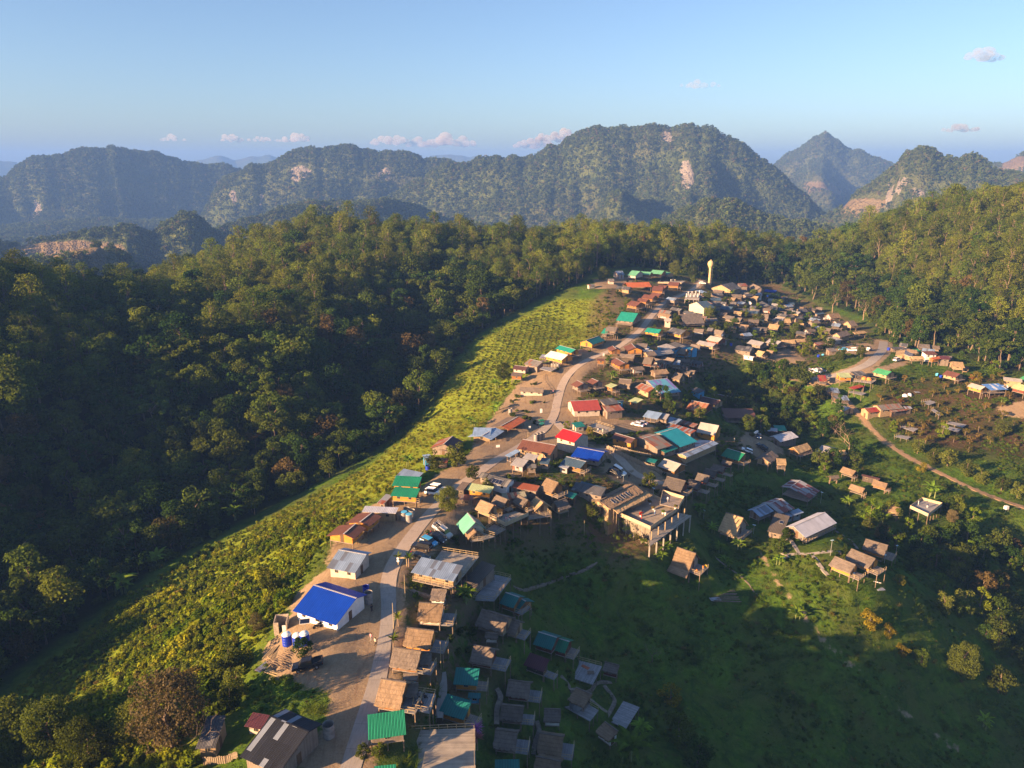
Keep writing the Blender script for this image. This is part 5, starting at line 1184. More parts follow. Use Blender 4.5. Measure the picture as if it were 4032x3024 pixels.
# --- the rest of the wood and the ground cover as instanced stuff
def joined(crown,trunk,name):
    """one mesh from crown + trunk for instancing"""
    o=bpy.data.objects.new(name,crown.copy()); t=trunk
    V=[];F=[];M=[]
    for k,me in enumerate((crown,t)):
        if me is None: continue
        b=len(V); V+=[v.co[:] for v in me.vertices]; F+=[tuple(b+i for i in p.vertices) for p in me.polygons]; M+=[k]*len(me.polygons)
    me=bpy.data.meshes.new(name); me.from_pydata(V,[],F); me.materials.append(crown.materials[0]); me.materials.append(t.materials[0] if t else crown.materials[0]); me.polygons.foreach_set('material_index',M); o.data=me; return o
def scatter(name,P,S,srcs,label,seed=0,rotz=None,tilt=0.0):
    me=bpy.data.meshes.new(name); n=len(P); me.vertices.add(n); me.vertices.foreach_set('co',np.asarray(P,'f').ravel())
    rs=np.random.default_rng(seed)
    for an,tp_,dt in (('sc','FLOAT',np.asarray(S,'f')),('ix','INT',rs.integers(0,len(srcs),n).astype('i'))):
        a=me.attributes.new(an,tp_,'POINT'); a.data.foreach_set('value',dt)
    a=me.attributes.new('rt','FLOAT_VECTOR','POINT'); rot=np.zeros((n,3),'f'); rot[:,2]=rs.uniform(0,6.28,n); rot[:,0]=rs.normal(0,.06+tilt,n); rot[:,1]=rs.normal(0,.06+tilt,n); a.data.foreach_set('vector',rot.ravel())
    o=bpy.data.objects.new(name,me); COL.objects.link(o); tag(o,label,None,None,'stuff')
    src=bpy.data.collections.new(name+'_sources')
    for s in srcs: src.objects.link(s)
    ng=bpy.data.node_groups.new(name,'GeometryNodeTree'); ng.interface.new_socket('Geometry',in_out='INPUT',socket_type='NodeSocketGeometry'); ng.interface.new_socket('Geometry',in_out='OUTPUT',socket_type='NodeSocketGeometry')
    gi=ng.nodes.new('NodeGroupInput'); go=ng.nodes.new('NodeGroupOutput'); ip=ng.nodes.new('GeometryNodeInstanceOnPoints'); ci=ng.nodes.new('GeometryNodeCollectionInfo'); ci.inputs['Collection'].default_value=src; ci.inputs['Separate Children'].default_value=True; ci.inputs['Reset Children'].default_value=True
    def na(nm,dt): x=ng.nodes.new('GeometryNodeInputNamedAttribute'); x.data_type=dt; x.inputs[0].default_value=nm; return x.outputs[0]
    mp=ng.nodes.new('GeometryNodeMeshToPoints'); ng.links.new(gi.outputs[0],mp.inputs[0]); ng.links.new(mp.outputs[0],ip.inputs['Points']); ng.links.new(ci.outputs[0],ip.inputs['Instance']); ip.inputs['Pick Instance'].default_value=True
    ng.links.new(na('ix','INT'),ip.inputs['Instance Index']); ng.links.new(na('sc','FLOAT'),ip.inputs['Scale']); ng.links.new(na('rt','FLOAT_VECTOR'),ip.inputs['Rotation']); ng.links.new(ip.outputs[0],go.inputs[0])
    md=o.modifiers.new('scatter','NODES'); md.node_group=ng; return o
restB=np.nonzero(~chosen&~ispine)[0]; restP=np.nonzero(~chosen&ispine)[0]
P3d=lambda ii:np.stack([TX[ii],TY[ii],hz[ii]],1)
scatter('forest',P3d(restB),scl[restB],[joined(c,t,'broadleaf_source') for c,t in BROADS],'dense broadleaf forest continuing over the hills around the village',1)
scatter('pine_forest',P3d(restP),scl[restP],[joined(c,t,'pine_source') for c,t in PINES],'pine forest along the hill crests',2)
# understory inside the forest and its edge
def bushmesh(seed,Rw,H,mat,n=7,per=45,size=.3):
    rs=np.random.default_rng(seed); a=rs.uniform(0,6.28,n); r=Rw*rs.uniform(0,.75,n); cs=np.stack([r*np.cos(a),r*np.sin(a),H*rs.uniform(.15,.7,n)],1); return leaves(rs,cs,Rw*rs.uniform(.35,.6,n),per,size,mat,'foliage',flat=.8,up=.2)
def srcs(mat,k=4,Rw=1.0,H=1.3,seed=50,**kw): 
    r=[]
    for i in range(k): o=bpy.data.objects.new('bush_source',bushmesh(seed+i,Rw,H,mat,**kw)); r.append(o)
    return r
def sample(n,mask,thr=.5,x0=GX0+5,x1=GX1-5,y0=60,y1=700,seed=3,pad=True):
    rs=np.random.default_rng(seed); x=rs.uniform(x0,x1,n); y=rs.uniform(y0,y1,n); k=grid_sample(mask,x,y)>thr
    k&=(np.abs(x)<.76*y+25)
    x,y=x[k],y[k]
    if pad and len(x):
        hf=np.array([(h[0],h[1],h[2]) for h in HOUSE_FOOT]); ok=np.ones(len(x),bool)
        for h in hf: ok&=((x-h[0])**2+(y-h[1])**2)>(h[2]*.95)**2
        ok&=grid_sample(ONROAD,x,y)<.15
        x,y=x[ok],y[ok]
    return x,y
x,y=sample(26000,mforest,.35,seed=5); z=hgt(x,y)
scatter('undergrowth',np.stack([x,y,z],1),rng.uniform(1.2,3.2,len(x)),srcs(L_broad,4,1.0,1.3,60),'dark undergrowth along the forest floor and edge',4)
# tall weeds and scrub on the bright left slope: thick in the lower half, thinner above
x,y=sample(90000,mtall*(1-mdirt),.45,x0=-190,x1=60,y0=62,y1=470,seed=6)
z=hgt(x,y); uu,vv,dd=proj(x,y,z); thick=fbm(x/14,y/14,90,4); rough=np.clip((vv-1880)/520,0.0,1)
keepw=rng.random(len(x))<(.10+.90*rough)
s=.40+1.5*rough*np.clip((thick-.36)*3.2,.04,1)*rng.uniform(.5,1.3,len(x))+rng.uniform(-.1,.3,len(x)); 
x,y,z,s=x[keepw],y[keepw],z[keepw],s[keepw]
scatter('scrub',np.stack([x,y,z],1),s,srcs(L_bush,5,1.0,1.5,70,per=36,size=.34)+srcs(L_olive,1,1.0,1.5,76,per=36,size=.34),'yellow green scrub and tall weeds covering the sunlit slope',5)
# fine grass tufts on the smooth part of the bright slope
x,y=sample(42000,mtall*(1-mdirt),.45,x0=-120,x1=60,y0=120,y1=470,seed=16); z=hgt(x,y); uu,vv,dd=proj(x,y,z); k=(vv<2100); x,y,z=x[k],y[k],z[k]
def tuftsrc(seed):
    rs=random.Random(seed); mb=MB()
    for i in range(26): strip_leaf(mb,(rs.uniform(-.35,.35),rs.uniform(-.35,.35),0),rs.uniform(0,6.28),rs.uniform(.6,1.1),.07,rs.uniform(.9,1.4),rs.uniform(.15,.5),seg=2)
    return bpy.data.objects.new('tuft_source',mb.mesh('tuft',L_tuft))
L_tuft=leaf_mat('tuft',(.15,.18,.02),(.26,.24,.03),(.22,.17,.05))
scatter('tall_grass',np.stack([x,y,z],1),rng.uniform(.4,1.0,len(x)),[tuftsrc(i) for i in range(4)],'golden green grass tufts on the smooth upper slope',15)
# low weeds over the shaded right slope
x,y=sample(60000,np.clip(mopen-mtall-mdirt*1.2-mforest,0,1),.5,x0=-60,x1=330,y0=70,y1=420,seed=8); z=hgt(x,y)
cl=fbm(x/9,y/9,31,4); k=(cl>.44)|(rng.random(len(x))<.18); x,y,z,cl=x[k],y[k],z[k],cl[k]
scatter('weeds',np.stack([x,y,z],1),np.clip((cl-.35)*2.6,.18,.75)*rng.uniform(.5,1.2,len(x)),srcs(leaf_mat('weed',(.05,.105,.012),(.10,.15,.018),(.13,.12,.03)),4,1.0,.8,80,per=26,size=.3),'low weeds and tufts over the shaded grass slope',6)
# grass tufts over the right slope
x,y=sample(70000,np.clip(mopen-mtall-mdirt*1.2-mforest,0,1),.5,x0=-60,x1=330,y0=70,y1=400,seed=18); z=hgt(x,y); cl=fbm(x/6,y/6,35,4); k=(cl>.40); x,y,z,cl=x[k],y[k],z[k],cl[k]
L_tuft2=leaf_mat('tuft_dark',(.045,.10,.012),(.12,.16,.025),(.16,.14,.05))
def tuft2(seed):
    o=tuftsrc(seed); o.data.materials.clear(); o.data.materials.append(L_tuft2); return o
scatter('grass',np.stack([x,y,z],1),np.clip((cl-.3)*3,.3,1.1)*rng.uniform(.5,1.3,len(x)),[tuft2(30+i) for i in range(4)],'rough green grass tufts over the shaded right slope',19)
# village shrubs between houses
x,y=sample(16000,mvill,.5,x0=-60,x1=260,y0=80,y1=560,seed=9); z=hgt(x,y); cl=fbm(x/12,y/12,44,3); k=(cl>.5); x,y,z=x[k],y[k],z[k]
k=rng.random(len(x))<.5; x,y,z=x[k],y[k],z[k]
scatter('shrubbery',np.stack([x,y,z],1),rng.uniform(.5,1.25,len(x)),srcs(leaf_mat('shrub',(.045,.075,.012),(.09,.12,.02),(.12,.11,.03)),5,1.0,1.3,90,per=30,size=.32),'green shrubs growing between the village houses',7)
# orchard saplings in rows on the tea slope
SAP=[bushmesh(100+i,.75,1.5,leaf_mat('sapling%d'%i,(.05,.09,.01),(.10,.13,.02)),n=5,per=26,size=.3) for i in range(2)]
TEA=[(1830,1480),(1950,1330),(2080,1250),(2180,1200),(2290,1230),(2330,1300),(2260,1380),(2200,1390),(2120,1420),(2050,1470),(2000,1560),(1900,1600),(1830,1570)]
pw=[hit(u,v)[:2] for u,v in TEA]; ax=np.array([q[0] for q in pw]); ay=np.array([q[1] for q in pw]); cnt=0
for i in np.arange(ax.min(),ax.max(),3.6):
    for j in np.arange(ay.min(),ay.max(),4.4):
        xx=i+.35*(j-ay.min())*.3+random.uniform(-.3,.3); yy=j+random.uniform(-.4,.4)
        if inpoly(np.array([xx]),np.array([yy]),pw)[0] and cnt<290 and float(grid_sample(mdirt,xx,yy))<.3:
            cnt+=1; o=bpy.data.objects.new('sapling',SAP[cnt%2]); COL.objects.link(o); o.location=(xx,yy,float(hgt(xx,yy))); q=random.uniform(.8,1.15); o.scale=(q,q,q); o.rotation_euler=(0,0,random.uniform(0,6))
            tag(o,'small planted shrub of the rows on the bright green slope','shrub','shrubs planted in rows on the slope')
# orchard on the right: small rusty fruit trees
ORT=[broad(120+i,3.6,1.9,L_orch,n=9,per=46,size=.34,crown0=.4,nl=4) for i in range(3)]
x,y=sample(1500,morch,.45,x0=100,x1=330,y0=180,y1=430,seed=12); P_=[]
for a,b in zip(x,y):
    if all((a-c)**2+(b-d)**2>13 for c,d in P_): P_.append((a,b))
for i,(a,b) in enumerate(P_[:290]): add('fruit_tree',float(a),float(b),random.uniform(.6,1.2),ORT[i%3],'small russet leaved fruit tree in the orchard beside the dirt track','tree','fruit trees of the right orchard')
# --- single trees one can point at
SPEC={
'bushy':[broad(200+i,6,3.0,L_olive,n=22,per=80,size=.36,crown0=.15,nl=5) for i in range(2)],
'bright':[broad(210+i,6,2.6,L_bright,n=20,per=80,size=.34,crown0=.2,nl=5) for i in range(2)],
'tallbright':[broad(220,9,2.0,L_bright,n=26,per=80,size=.36,crown0=.08,shape='tall')],
'brown':[broad(230,13,5.2,L_brown,n=60,per=170,size=.30,crown0=.25,nl=14)],
'near':[broad(240+i,10,4.6,L_olive,n=60,per=170,size=.30,crown0=.1,nl=10) for i in range(2)],
'gold':[broad(250,4,2.4,L_gold,n=16,per=80,size=.3,crown0=.1,nl=3)],
'shade':[broad(260+i,6,3.2,L_broad,n=24,per=90,size=.36,crown0=.08,nl=4) for i in range(2)],
'fern':[broad(270,13,2.6,leaf_mat('fern',(.05,.10,.02),(.06,.12,.025)),n=34,per=80,size=.4,crown0=.25,shape='cone')],
}
def bigat(t,x,y): return hit(*tp(t,x,y))
TREES='''
T|1080 1560|brown|1.05|tall tree with pale brown seed heads at the bottom left|brown_tree
T|860 1500|near|.75|green leafy tree left of the brown seed head tree
T|330 1560|near|1.0|olive green tree at the bottom left corner, second from the left edge
T|110 1600|near|1.1|golden lit tree in the very bottom left corner
T|560 1640|near|.8|dark tree between the bottom left corner and the brown tree
T|1440 1290|bushy|.8|slender golden green bush beside the narrow bamboo poles
F|600 1500|near|.62|leafy roadside tree in front of the thatched hut terrace
F|960 1060|bushy|.75|grey green tree at the bend beside the solar panel house
F|740 880|bushy|1.2|broad bushy tree below the rusty brown house
F|410 900|bushy|.9|bushy tree in front of the low rusty shed
F|1170 1230|bushy|.6|pale feathery tree over the pale green roof
K|1080 1200|shade|.55|round dark green bush between the blue tanks and the black pickup
G|490 330|bright|.5|yellow green little tree beside the green store room
G|830 400|gold|.7|yellow flowering bush below the railed terrace
G|1680 1170|shade|.75|dark bush with white flowers by the fork of the lane
H|870 730|bright|1.0|bright yellow green tree beside the green roofed stilt house
E|920 1030|tallbright|.6|narrow bright green tree beside the light blue carport
E|1170 830|bright|.75|round bright green bush above the coppery roof
E|1085 870|bright|.6|round bright bush left of the other one above the coppery roof
E|1475 750|bright|.55|small round bush left of the row of dark brown huts
E|2010 560|bright|1.1|leafy green tree alone above the ravine
E|645 770|bushy|.6|bush between the rusty barn and the purple roof
E|1150 1160|shade|.7|green bush in front of the coppery roofed house
E|245 710|gold|.35|tiny yellow bush between the green hut and the rusty barn
A|2110 1400|tallbright|1.35|tall column of creeper covered tree standing above the ravine
A|2160 1560|bright|1.4|large green tree left of the parked cars on the right
A|1890 620|bright|.85|round yellow green tree among the roofs of the upper village
A|2130 520|gold|.8|flat topped yellow bush at the edge of the upper village
A|1000 760|bushy|.95|grey green tree beside the dark timber hall
A|1190 310|bushy|.8|round tree left of the water tower
A|990 220|near|.95|large round tree right of the mint green lodges
A|1180 250|near|.85|second large round tree right of the mint green lodges
A|640 180|bushy|.5|small round bush behind the mint green lodges
A|400 150|near|1.0|tall dark tree on the bare hilltop
A|210 290|near|.9|tree on the left shoulder of the bare hilltop
A|470 560|bushy|.8|dark bush on the slope below the orange hall
A|380 470|bushy|.9|shrub thicket at the left below the grey shed
D|300 720|near|.75|lone feathery tree at the lower edge of the tea slope
B|960 480|tallbright|1.5|creeper draped tree at the forest edge above the village
B|1380 1330|bushy|.75|feathery flowering tree above the grey plank shed
B|1560 600|bright|.8|bright small crowned tree at the forest edge beside the bare tree
B|600 290|bright|.5|little umbrella crowned tree high at the forest edge
B|240 380|bright|.6|little wide crowned tree at the forest edge behind the village
B|1500 1530|bushy|1.1|scrubby tree thicket below the grey plank shed
B|1800 1500|bushy|1.0|thicket beside the bend of the right road
S|50 300|bushy|1.9|large vine covered tree below the parked cars
S|130 500|bright|1.5|dense creeper covered tree left of the fern tree
S|400 640|fern|1.0|tall feathery conifer like tree beside the dirt track|fern_tree
S|1320 380|bright|.5|small tree in the orchard beside the grey tents
S|940 740|bright|.8|yellow green tree beside the bamboo drying racks
S|1420 800|bright|1.1|spreading bright green tree above the dirt track
S|1180 950|bushy|1.0|slender yellow tree standing at the dirt track
S|1320 1040|bushy|1.05|first of the olive trees lining the dirt track
S|1470 1070|bushy|1.15|second of the olive trees lining the dirt track
S|1650 1160|bushy|1.1|third of the olive trees lining the dirt track
S|1790 1230|bushy|.95|fourth of the olive trees lining the dirt track
S|1990 1310|bushy|1.0|fifth of the olive trees lining the dirt track
S|2140 1380|bushy|1.0|last of the olive trees lining the dirt track at the right edge
S|1220 1120|gold|.9|yellow bush below the dirt track
S|1990 780|bushy|1.1|grey green tree alone on the right orchard slope
S|1750 240|gold|1.0|yellow leaved bush between the two stilt houses on the right
S|1920 190|bright|1.2|round palm like tree at the forest edge on the right
S|270 1140|bright|.7|bright yellow green bush above the small thatched huts
R|1440 960|bright|.85|lit yellow tree below the small stilt hut
R|1970 740|shade|1.0|green tree right of the open platform
R|1920 860|brown|.35|rust coloured bush beside the open platform|brown_tree
R|2140 880|bright|1.1|slim lit tree at the right of the rust coloured bush
R|1680 1340|bright|.8|yellow green sapling clump on the grass edge
R|1980 1380|near|.75|big round tree on the right forest edge of the grass
R|1350 1520|gold|.7|yellow bush on the grass right of the bungalows
R|1480 1400|bushy|.6|small feathery tree on the grass right of the bungalows
R|1190 1050|shade|.9|dark shrub clump above the farthest bungalow
R|1870 720|shade|.9|dark green shrub clump behind the open platform
R|120 1060|shade|.65|round dark tree inside the bend of the footpath
R|770 1150|shade|.3|clipped round bush above the bungalow roofs
R|660 1215|shade|.28|second clipped round bush above the bungalow roofs
R|1250 800|shade|1.0|dark bush mass below the small stilt hut
V|1250 770|gold|1.1|orange yellow flowering bush in the gully on the grass slope
V|1370 830|gold|.8|second orange yellow bush down the gully
V|1450 950|gold|.75|third orange yellow bush down the gully
V|1830 1080|near|.85|large olive tree on the grass slope at the right
V|2050 1190|bushy|1.3|spreading lower tree joined to the large olive tree
V|1570 1010|shade|.7|dark bush at the end of the gully
V|60 1500|shade|1.1|dark bush mass at the bottom centre left of the grass
V|180 1640|shade|1.0|dark bush mass at the bottom edge of the grass
V|10 1250|gold|1.1|olive gold bush in the shade below the last thatched huts
Q|1900 830|shade|.7|round tree beside the flat brown kitchen roof
Q|1700 0|shade|.5|bush behind the rusty roofed cluster
J|1690 620|shade|.42|round bush by the path below the terrace
J|2140 320|bushy|.75|yellow lit bush left of the restaurant wall
J|1230 520|bushy|.4|pale bush under the bamboo terrace
O|100 1500|shade|.35|dark hedge clump beside the stone steps
O|350 1480|shade|.35|dark hedge clump under the green roofed shelter
N|40 300|bushy|1.1|golden lit bush at the edge of the pole yard
N|130 600|bushy|.9|lit shrub left of the black patched roof
K|620 330|bushy|.9|shrub thicket left of the large blue roof
K|430 880|brown|.3|dry grey brown bush left of the concrete washroom|brown_tree
K|80 520|bright|.9|bright leafy shrub among the scrub
'''
for ln in TREES.strip().split('\n'):
    q=ln.split('|'); t=q[0]; x,y=map(float,q[1].split()); kd=q[2]; sc=float(q[3]); lb=q[4]; nm=q[5] if len(q)>5 else ('bush' if ('bush' in lb or 'shrub' in lb or 'hedge' in lb or 'thicket' in lb) else 'tree')
    X,Y,Z=bigat(t,x,y); v=SPEC[kd]; add(nm,X,Y,sc,v[random.randrange(len(v))],lb,'bush' if nm=='bush' else 'tree',z=Z)
# gully and right hand woodland: smaller mixed trees, each one its own
WOODS=[([(2780,1480),(2950,1480),(3080,1450),(3190,1500),(3250,1600),(3330,1700),(3380,1800),(3330,1900),(3230,1850),(3150,1760),(3050,1690),(2960,1710),(2880,1640),(2800,1600)],4.6,'leafy tree of the thicket in the gully right of the village centre','trees of the gully thicket'),
([(3560,1960),(3700,2040),(3900,2120),(4150,2180),(4150,2500),(3900,2360),(3700,2260),(3480,2160),(3400,2060),(3420,1980)],5.0,'leafy tree of the woodland edge right of the grass slope','trees of the right woodland edge'),
([(3620,2330),(3700,2300),(4150,2560),(4150,2700),(3900,2560)],5.5,'dark tree along the lower right woodland edge','trees of the lower right woodland edge'),
([(2380,1380),(2480,1480),(2560,1560),(2640,1600),(2780,1640),(2740,1690),(2560,1600),(2420,1520)],9.0,'garden tree between the houses of the middle village','garden trees of the middle village'),
([(2700,1180),(3050,1180),(3300,1330),(3250,1400),(2850,1420),(2680,1330)],13.0,'small tree between the roofs of the upper village','small trees of the upper village')]
hfp=[(h[0],h[1],h[2]) for h in HOUSE_FOOT]
for poly,sp_,lb,gp in WOODS:
    pw_=[hit(u,v)[:2] for u,v in poly]; x0_,x1_=min(q[0] for q in pw_),max(q[0] for q in pw_); y0_,y1_=min(q[1] for q in pw_),max(q[1] for q in pw_)
    for a in np.arange(x0_,x1_,sp_):
        for b in np.arange(y0_,y1_,sp_):
            xx=a+random.uniform(-.45,.45)*sp_; yy=b+random.uniform(-.45,.45)*sp_
            if not inpoly(np.array([xx]),np.array([yy]),pw_)[0] or any((xx-h[0])**2+(yy-h[1])**2<(h[2]*.9)**2 for h in hfp) or float(grid_sample(ONROAD,xx,yy))>.1: continue
            _u,_v,_d=proj(xx,yy,float(hgt(xx,yy))+2.5)
            if any(a0<_u<a1 and b0<_v<b1 for a0,b0,a1,b1 in ((3545,1930,3740,2090),(3450,1960,3590,2080),(3270,1820,3530,1990),(3100,1700,3350,1800),(3180,1560,3320,1640))): continue
            v=SPEC[random.choice(('shade','shade','bushy','bright'))]; add('tree',xx,yy,random.uniform(.6,1.35),v[random.randrange(len(v))],lb,'tree',gp)
# bare trees
BARE=[(bare(300,12,M_barkp),None),(bare(301,16,M_barkp),None),(bare(302,9,M_bark),None),(bare(303,6,M_bark),None)]
for t,x,y,i,sc,lb in (('S',510,1010,1,1.0,'big bare tree with forked pale limbs beside the stilt houses'),('B',1390,850,0,1.2,'bare pale trunk rising from the dark forest edge'),('B',1840,960,1,.95,'wide bare tree at the forest edge on the right of the village'),('V',-100,1000,3,.9,'thin bare sapling on the shaded grass'),('T',1290,1560,2,.8,'bare grey branches beside the brown seed head tree')):
    X,Y,Z=bigat(t,x,y); add('bare_tree',X,Y,sc,BARE[i],lb,'tree',parts=('branches','x'),z=Z)
# bananas
BAN=[banana_meshes(400+i) for i in range(4)]
BANS=[('Q',260,860,1.25,'large sunlit banana plant at the foot of the restaurant, upper one'),('Q',190,960,1.0,'sunlit banana plant at the foot of the restaurant, lower one'),('Q',930,540,1.0,'young banana plant left of the striped thatched hut'),('Q',1040,830,1.0,'banana plant on the slope below the striped thatched hut'),('Q',1310,800,1.15,'banana plant under the plank deck of the striped thatched hut'),('Q',1120,1050,1.2,'banana plant right of the tall hut with people'),('Q',1310,1210,.5,'small banana shoot on the grass right of the tall hut'),('Q',1910,1010,1.0,'banana plant below the footpath'),('Q',610,680,.8,'small palm leaved plant beside the restaurant base'),('Q',740,270,1.1,'banana plant behind the restaurant terrace'),
('J',300,1560,1.3,'large banana plant under the dark flat roof'),('J',1750,1230,1.2,'lone banana plant on the grass by the line of stones'),('V',790,740,1.2,'banana plant standing on the shaded grass slope'),('V',600,790,.8,'small banana plant on the shaded grass slope'),('V',1960,1400,1.1,'banana plant at the lower right slope edge'),('P',2110,1190,1.2,'dark banana plant right of the bamboo platform'),('P',1960,1560,2.0,'big banana clump at the bottom edge of the view'),
('F',940,300,1.4,'banana clump behind the pale blue roof'),('F',1290,110,1.3,'banana clump at the top of the grass behind the restaurant roofs'),('F',30,860,1.3,'banana clump with bright leaves left of the tarpaulin hut'),('D',190,860,1.6,'big banana clump at the foot of the tea slope'),('D',220,1170,1.4,'banana clump below the open workshop'),('D',1830,470,1.3,'banana clump between the red box cabin and brown roofed house'),('D',1900,720,1.5,'banana clump with upright leaf below the plank deck'),
('A',1600,460,1.5,'banana clump among the slate roofs below the barn'),('A',2030,900,1.3,'lit banana plants below the golden straw roofs'),('A',1610,1430,1.3,'banana plant above the green gully'),('H',1560,250,1.5,'banana clump left of the teal sheet roof'),('H',1850,250,1.6,'long leaved banana plant above the teal sheet roof'),('H',560,1560,1.2,'banana plant behind the restaurant by the lamp'),('R',1180,860,1.3,'lit banana plant below the small stilt hut'),('R',780,680,1.3,'banana plant behind the white zinc hall'),('R',1700,560,1.6,'banana clump above the open platform'),('C',1880,1260,1.2,'banana plant under the blue tarpaulin house'),('B',900,730,1.5,'banana clump at the forest edge beyond the dark roofs'),
('T',760,580,2.3,'giant wild banana at the foot of the forest'),('T',980,400,1.7,'wild banana in the shaded valley, middle one'),('T',1270,140,1.9,'wild banana in the shaded valley, upper left one'),('T',1460,120,2.0,'wild banana in the shaded valley, upper right one'),('T',320,840,1.7,'dim wild banana low in the dark valley')]
for i,(t,x,y,sc,lb) in enumerate(BANS):
    X,Y,Z=bigat(t,x,y); add('banana_plant',X,Y,sc,BAN[i%4],lb,'banana plant',None,parts=('leaves','stem'),z=Z)
SPK=spiky_meshes(1)
for t,x,y,sc,lb in (('I',1350,1010,1.25,'spiky dragon tree left of the wooden signpost'),('I',1510,1040,1.4,'spiky dragon tree right of the wooden signpost'),('L',440,610,1.3,'yellow green spiky plant beside the road, upper one'),('L',365,930,1.3,'spiky plant beside the road just above the third roadside hut')):
    X,Y,Z=bigat(t,x,y); add('dragon_tree',X,Y,sc,SPK,lb,'plant',None,parts=('leaves','stem'),z=Z)
for t,x,y,m_,lb in (('O',1760,1440,spiky_meshes(5,2.2,L_purp),'purple feathery ornamental plant at the deck corner'),('O',1770,1600,spiky_meshes(6,2.2,L_pink),'pink feathery ornamental plant at the deck edge')):
    X,Y,Z=bigat(t,x,y); add('ornamental_plant',X,Y,1.35,m_,lb,'plant',None,parts=('leaves','stem'),z=Z+3.0)
# trees just outside the left edge near the camera, on the same ridge: they throw the long morning shadows over the yard
for i,(x,y,sc) in enumerate(((-78,74,.95),(-86,60,1.1),(-95,84,.9),(-66,60,.9),(-108,70,1.1),(-60,44,1.0),(-120,92,1.1),(-76,40,1.1),(-50,58,.8),(-92,30,1.1))):
    add('tree',x,y,sc,SPEC['near'][i%2],'leafy tree on the ridge just below the left corner','tree','trees on the ridge beside the viewpoint')
# ---- trees over the mountains (stuff)
FT=[]
for i in range(4):
    c,t=broad(500+i,10,4.8,L_far,n=8,per=22,size=1.5,crown0=.1,nl=2); FT.append(joined(c,t,'far_tree_source'))
nm=330000; rs=np.random.default_rng(77); ai=rs.uniform(R(-38),R(38),nm); ri=520+ (4700-520)*rs.random(nm)**.75
fx=ri*np.sin(ai); fy=ri*np.cos(ai)
ia=(ai-aa[0])/(aa[1]-aa[0]); ir=np.interp(ri,rr,np.arange(len(rr)))
i0=np.clip(ir.astype(int),0,len(rr)-2); j0=np.clip(ia.astype(int),0,len(aa)-2); fr=ir-i0; fa=ia-j0
fz=(MZ[i0,j0]*(1-fa)+MZ[i0,j0+1]*fa)*(1-fr)+(MZ[i0+1,j0]*(1-fa)+MZ[i0+1,j0+1]*fa)*fr
bare_=np.maximum(fm,rm)[i0,j0]; ins=inside[i0,j0]
k=(bare_+rs.normal(0,.08,nm)<.45)&(ins<=.02); 
# drop trees no one can see (hidden behind nearer ridges) to stay light
up=np.zeros(nm,bool); best={}
u_,v_,_=proj(fx,fy,fz+10); mx=np.full(MX.shape[1],9e9); vg=proj(MX,MY,MZ)[1]; run=np.minimum.accumulate(vg,0)
k&=(v_<run[i0,j0]+14)&(u_>-150)&(u_<4200)
scatter('mountain_forest',np.stack([fx,fy,fz-1],1)[k],(rs.uniform(.45,1.0,nm)*(1+ri/9000))[k],FT,'forest covering the mountains behind the village',9)
print('FAR',k.sum(),'TREES',n,'rest',len(restB),len(restP))
# ============================================================ platforms
M_bambd=plank_mat('bamboo_slats',(.24,.215,.18),(.42,.38,.31),.22,True,gap=.1); M_grdeck=plank_mat('grey_slats',(.20,.20,.205),(.36,.36,.365),.2,False,gap=.1)
def deckp(t,pts,H,label,name='platform',mat=None,rl='rail',posts=True,edges=None,th=.16,cat='platform',postmat=None,z=None):
    pm=[tp(t,a,b) for a,b in pts]; cu=sum(p[0] for p in pm)/len(pm); cv=sum(p[1] for p in pm)/len(pm)
    X,Y,G=hit(cu,cv,H); zt=G+H if z is None else z
    if z is not None: X,Y=at_z(cu,cv,z)
    W_=[at_z(u,v,zt) for u,v in pm]; g0=float(hgt(X,Y)); root=empty(name,(X,Y,g0),0,label,cat)
    L=[(x-X,y-Y) for x,y in W_]; A_=sum(L[i][0]*L[(i+1)%len(L)][1]-L[(i+1)%len(L)][0]*L[i][1] for i in range(len(L)))
    if A_<0:
        L=L[::-1]
        if edges is not None: edges=[(len(L)-2-e)%len(L) for e in edges]
    h=zt-g0; mb=MB(); mb.face([(x,y,h) for x,y in L]); mb.face([(x,y,h-th) for x,y in L][::-1])
    for i in range(len(L)):
        a=L[i];b=L[(i+1)%len(L)]; mb.face([(a[0],a[1],h-th),(b[0],b[1],h-th),(b[0],b[1],h),(a[0],a[1],h)])
    fl=mb.build('deck',mat or M_deck,root); PLATS.append(([(X+a,Y+b) for a,b in L],zt))
    n=len(L); ed=edges if edges is not None else range(n)
    c=Vector((0,0)); ins=lambda p,k=.94:(p[0]*k,p[1]*k)
    if rl=='rail':
        m2=MB()
        for i in ed: a=ins(L[i],.97);b=ins(L[(i+1)%n],.97); rail(m2,[(a[0],a[1],h),(b[0],b[1],h)])
        m2.build('railing',M_bamb,fl)
    elif rl=='wall':
        m2=MB()
        for i in ed: a=ins(L[i],.98);b=ins(L[(i+1)%n],.98); m2.beam((a[0],a[1],h+.45),(b[0],b[1],h+.45),.08,.9)
        m2.build('parapet',plank_mat('parapet',(.36,.29,.19),(.50,.42,.29),.14),fl)
    if posts:
        ps=[ins(p) for p in L]
        for i in range(n):
            a=ins(L[i]);b=ins(L[(i+1)%n]); d=math.dist(a,b); k=int(d/3.2)
            for j in range(1,k+1): q=j/(k+1); ps.append((a[0]+(b[0]-a[0])*q,a[1]+(b[1]-a[1])*q))
        for x,y in ps[:40]:
            b_=float(hgt(X+x,Y+y))-g0-.3
            if h-th-b_>.3: MB().beam((x,y,b_),(x,y,h-th),.15).build('post',postmat or M_post,root)
    return root,L,h,(X,Y,g0)
deckp('D',[(830,560),(880,525),(1085,550),(990,600)],2.0,'grey plank platform with a stair beside the roadside cabins',edges=[1,2],mat=M_grdeck)
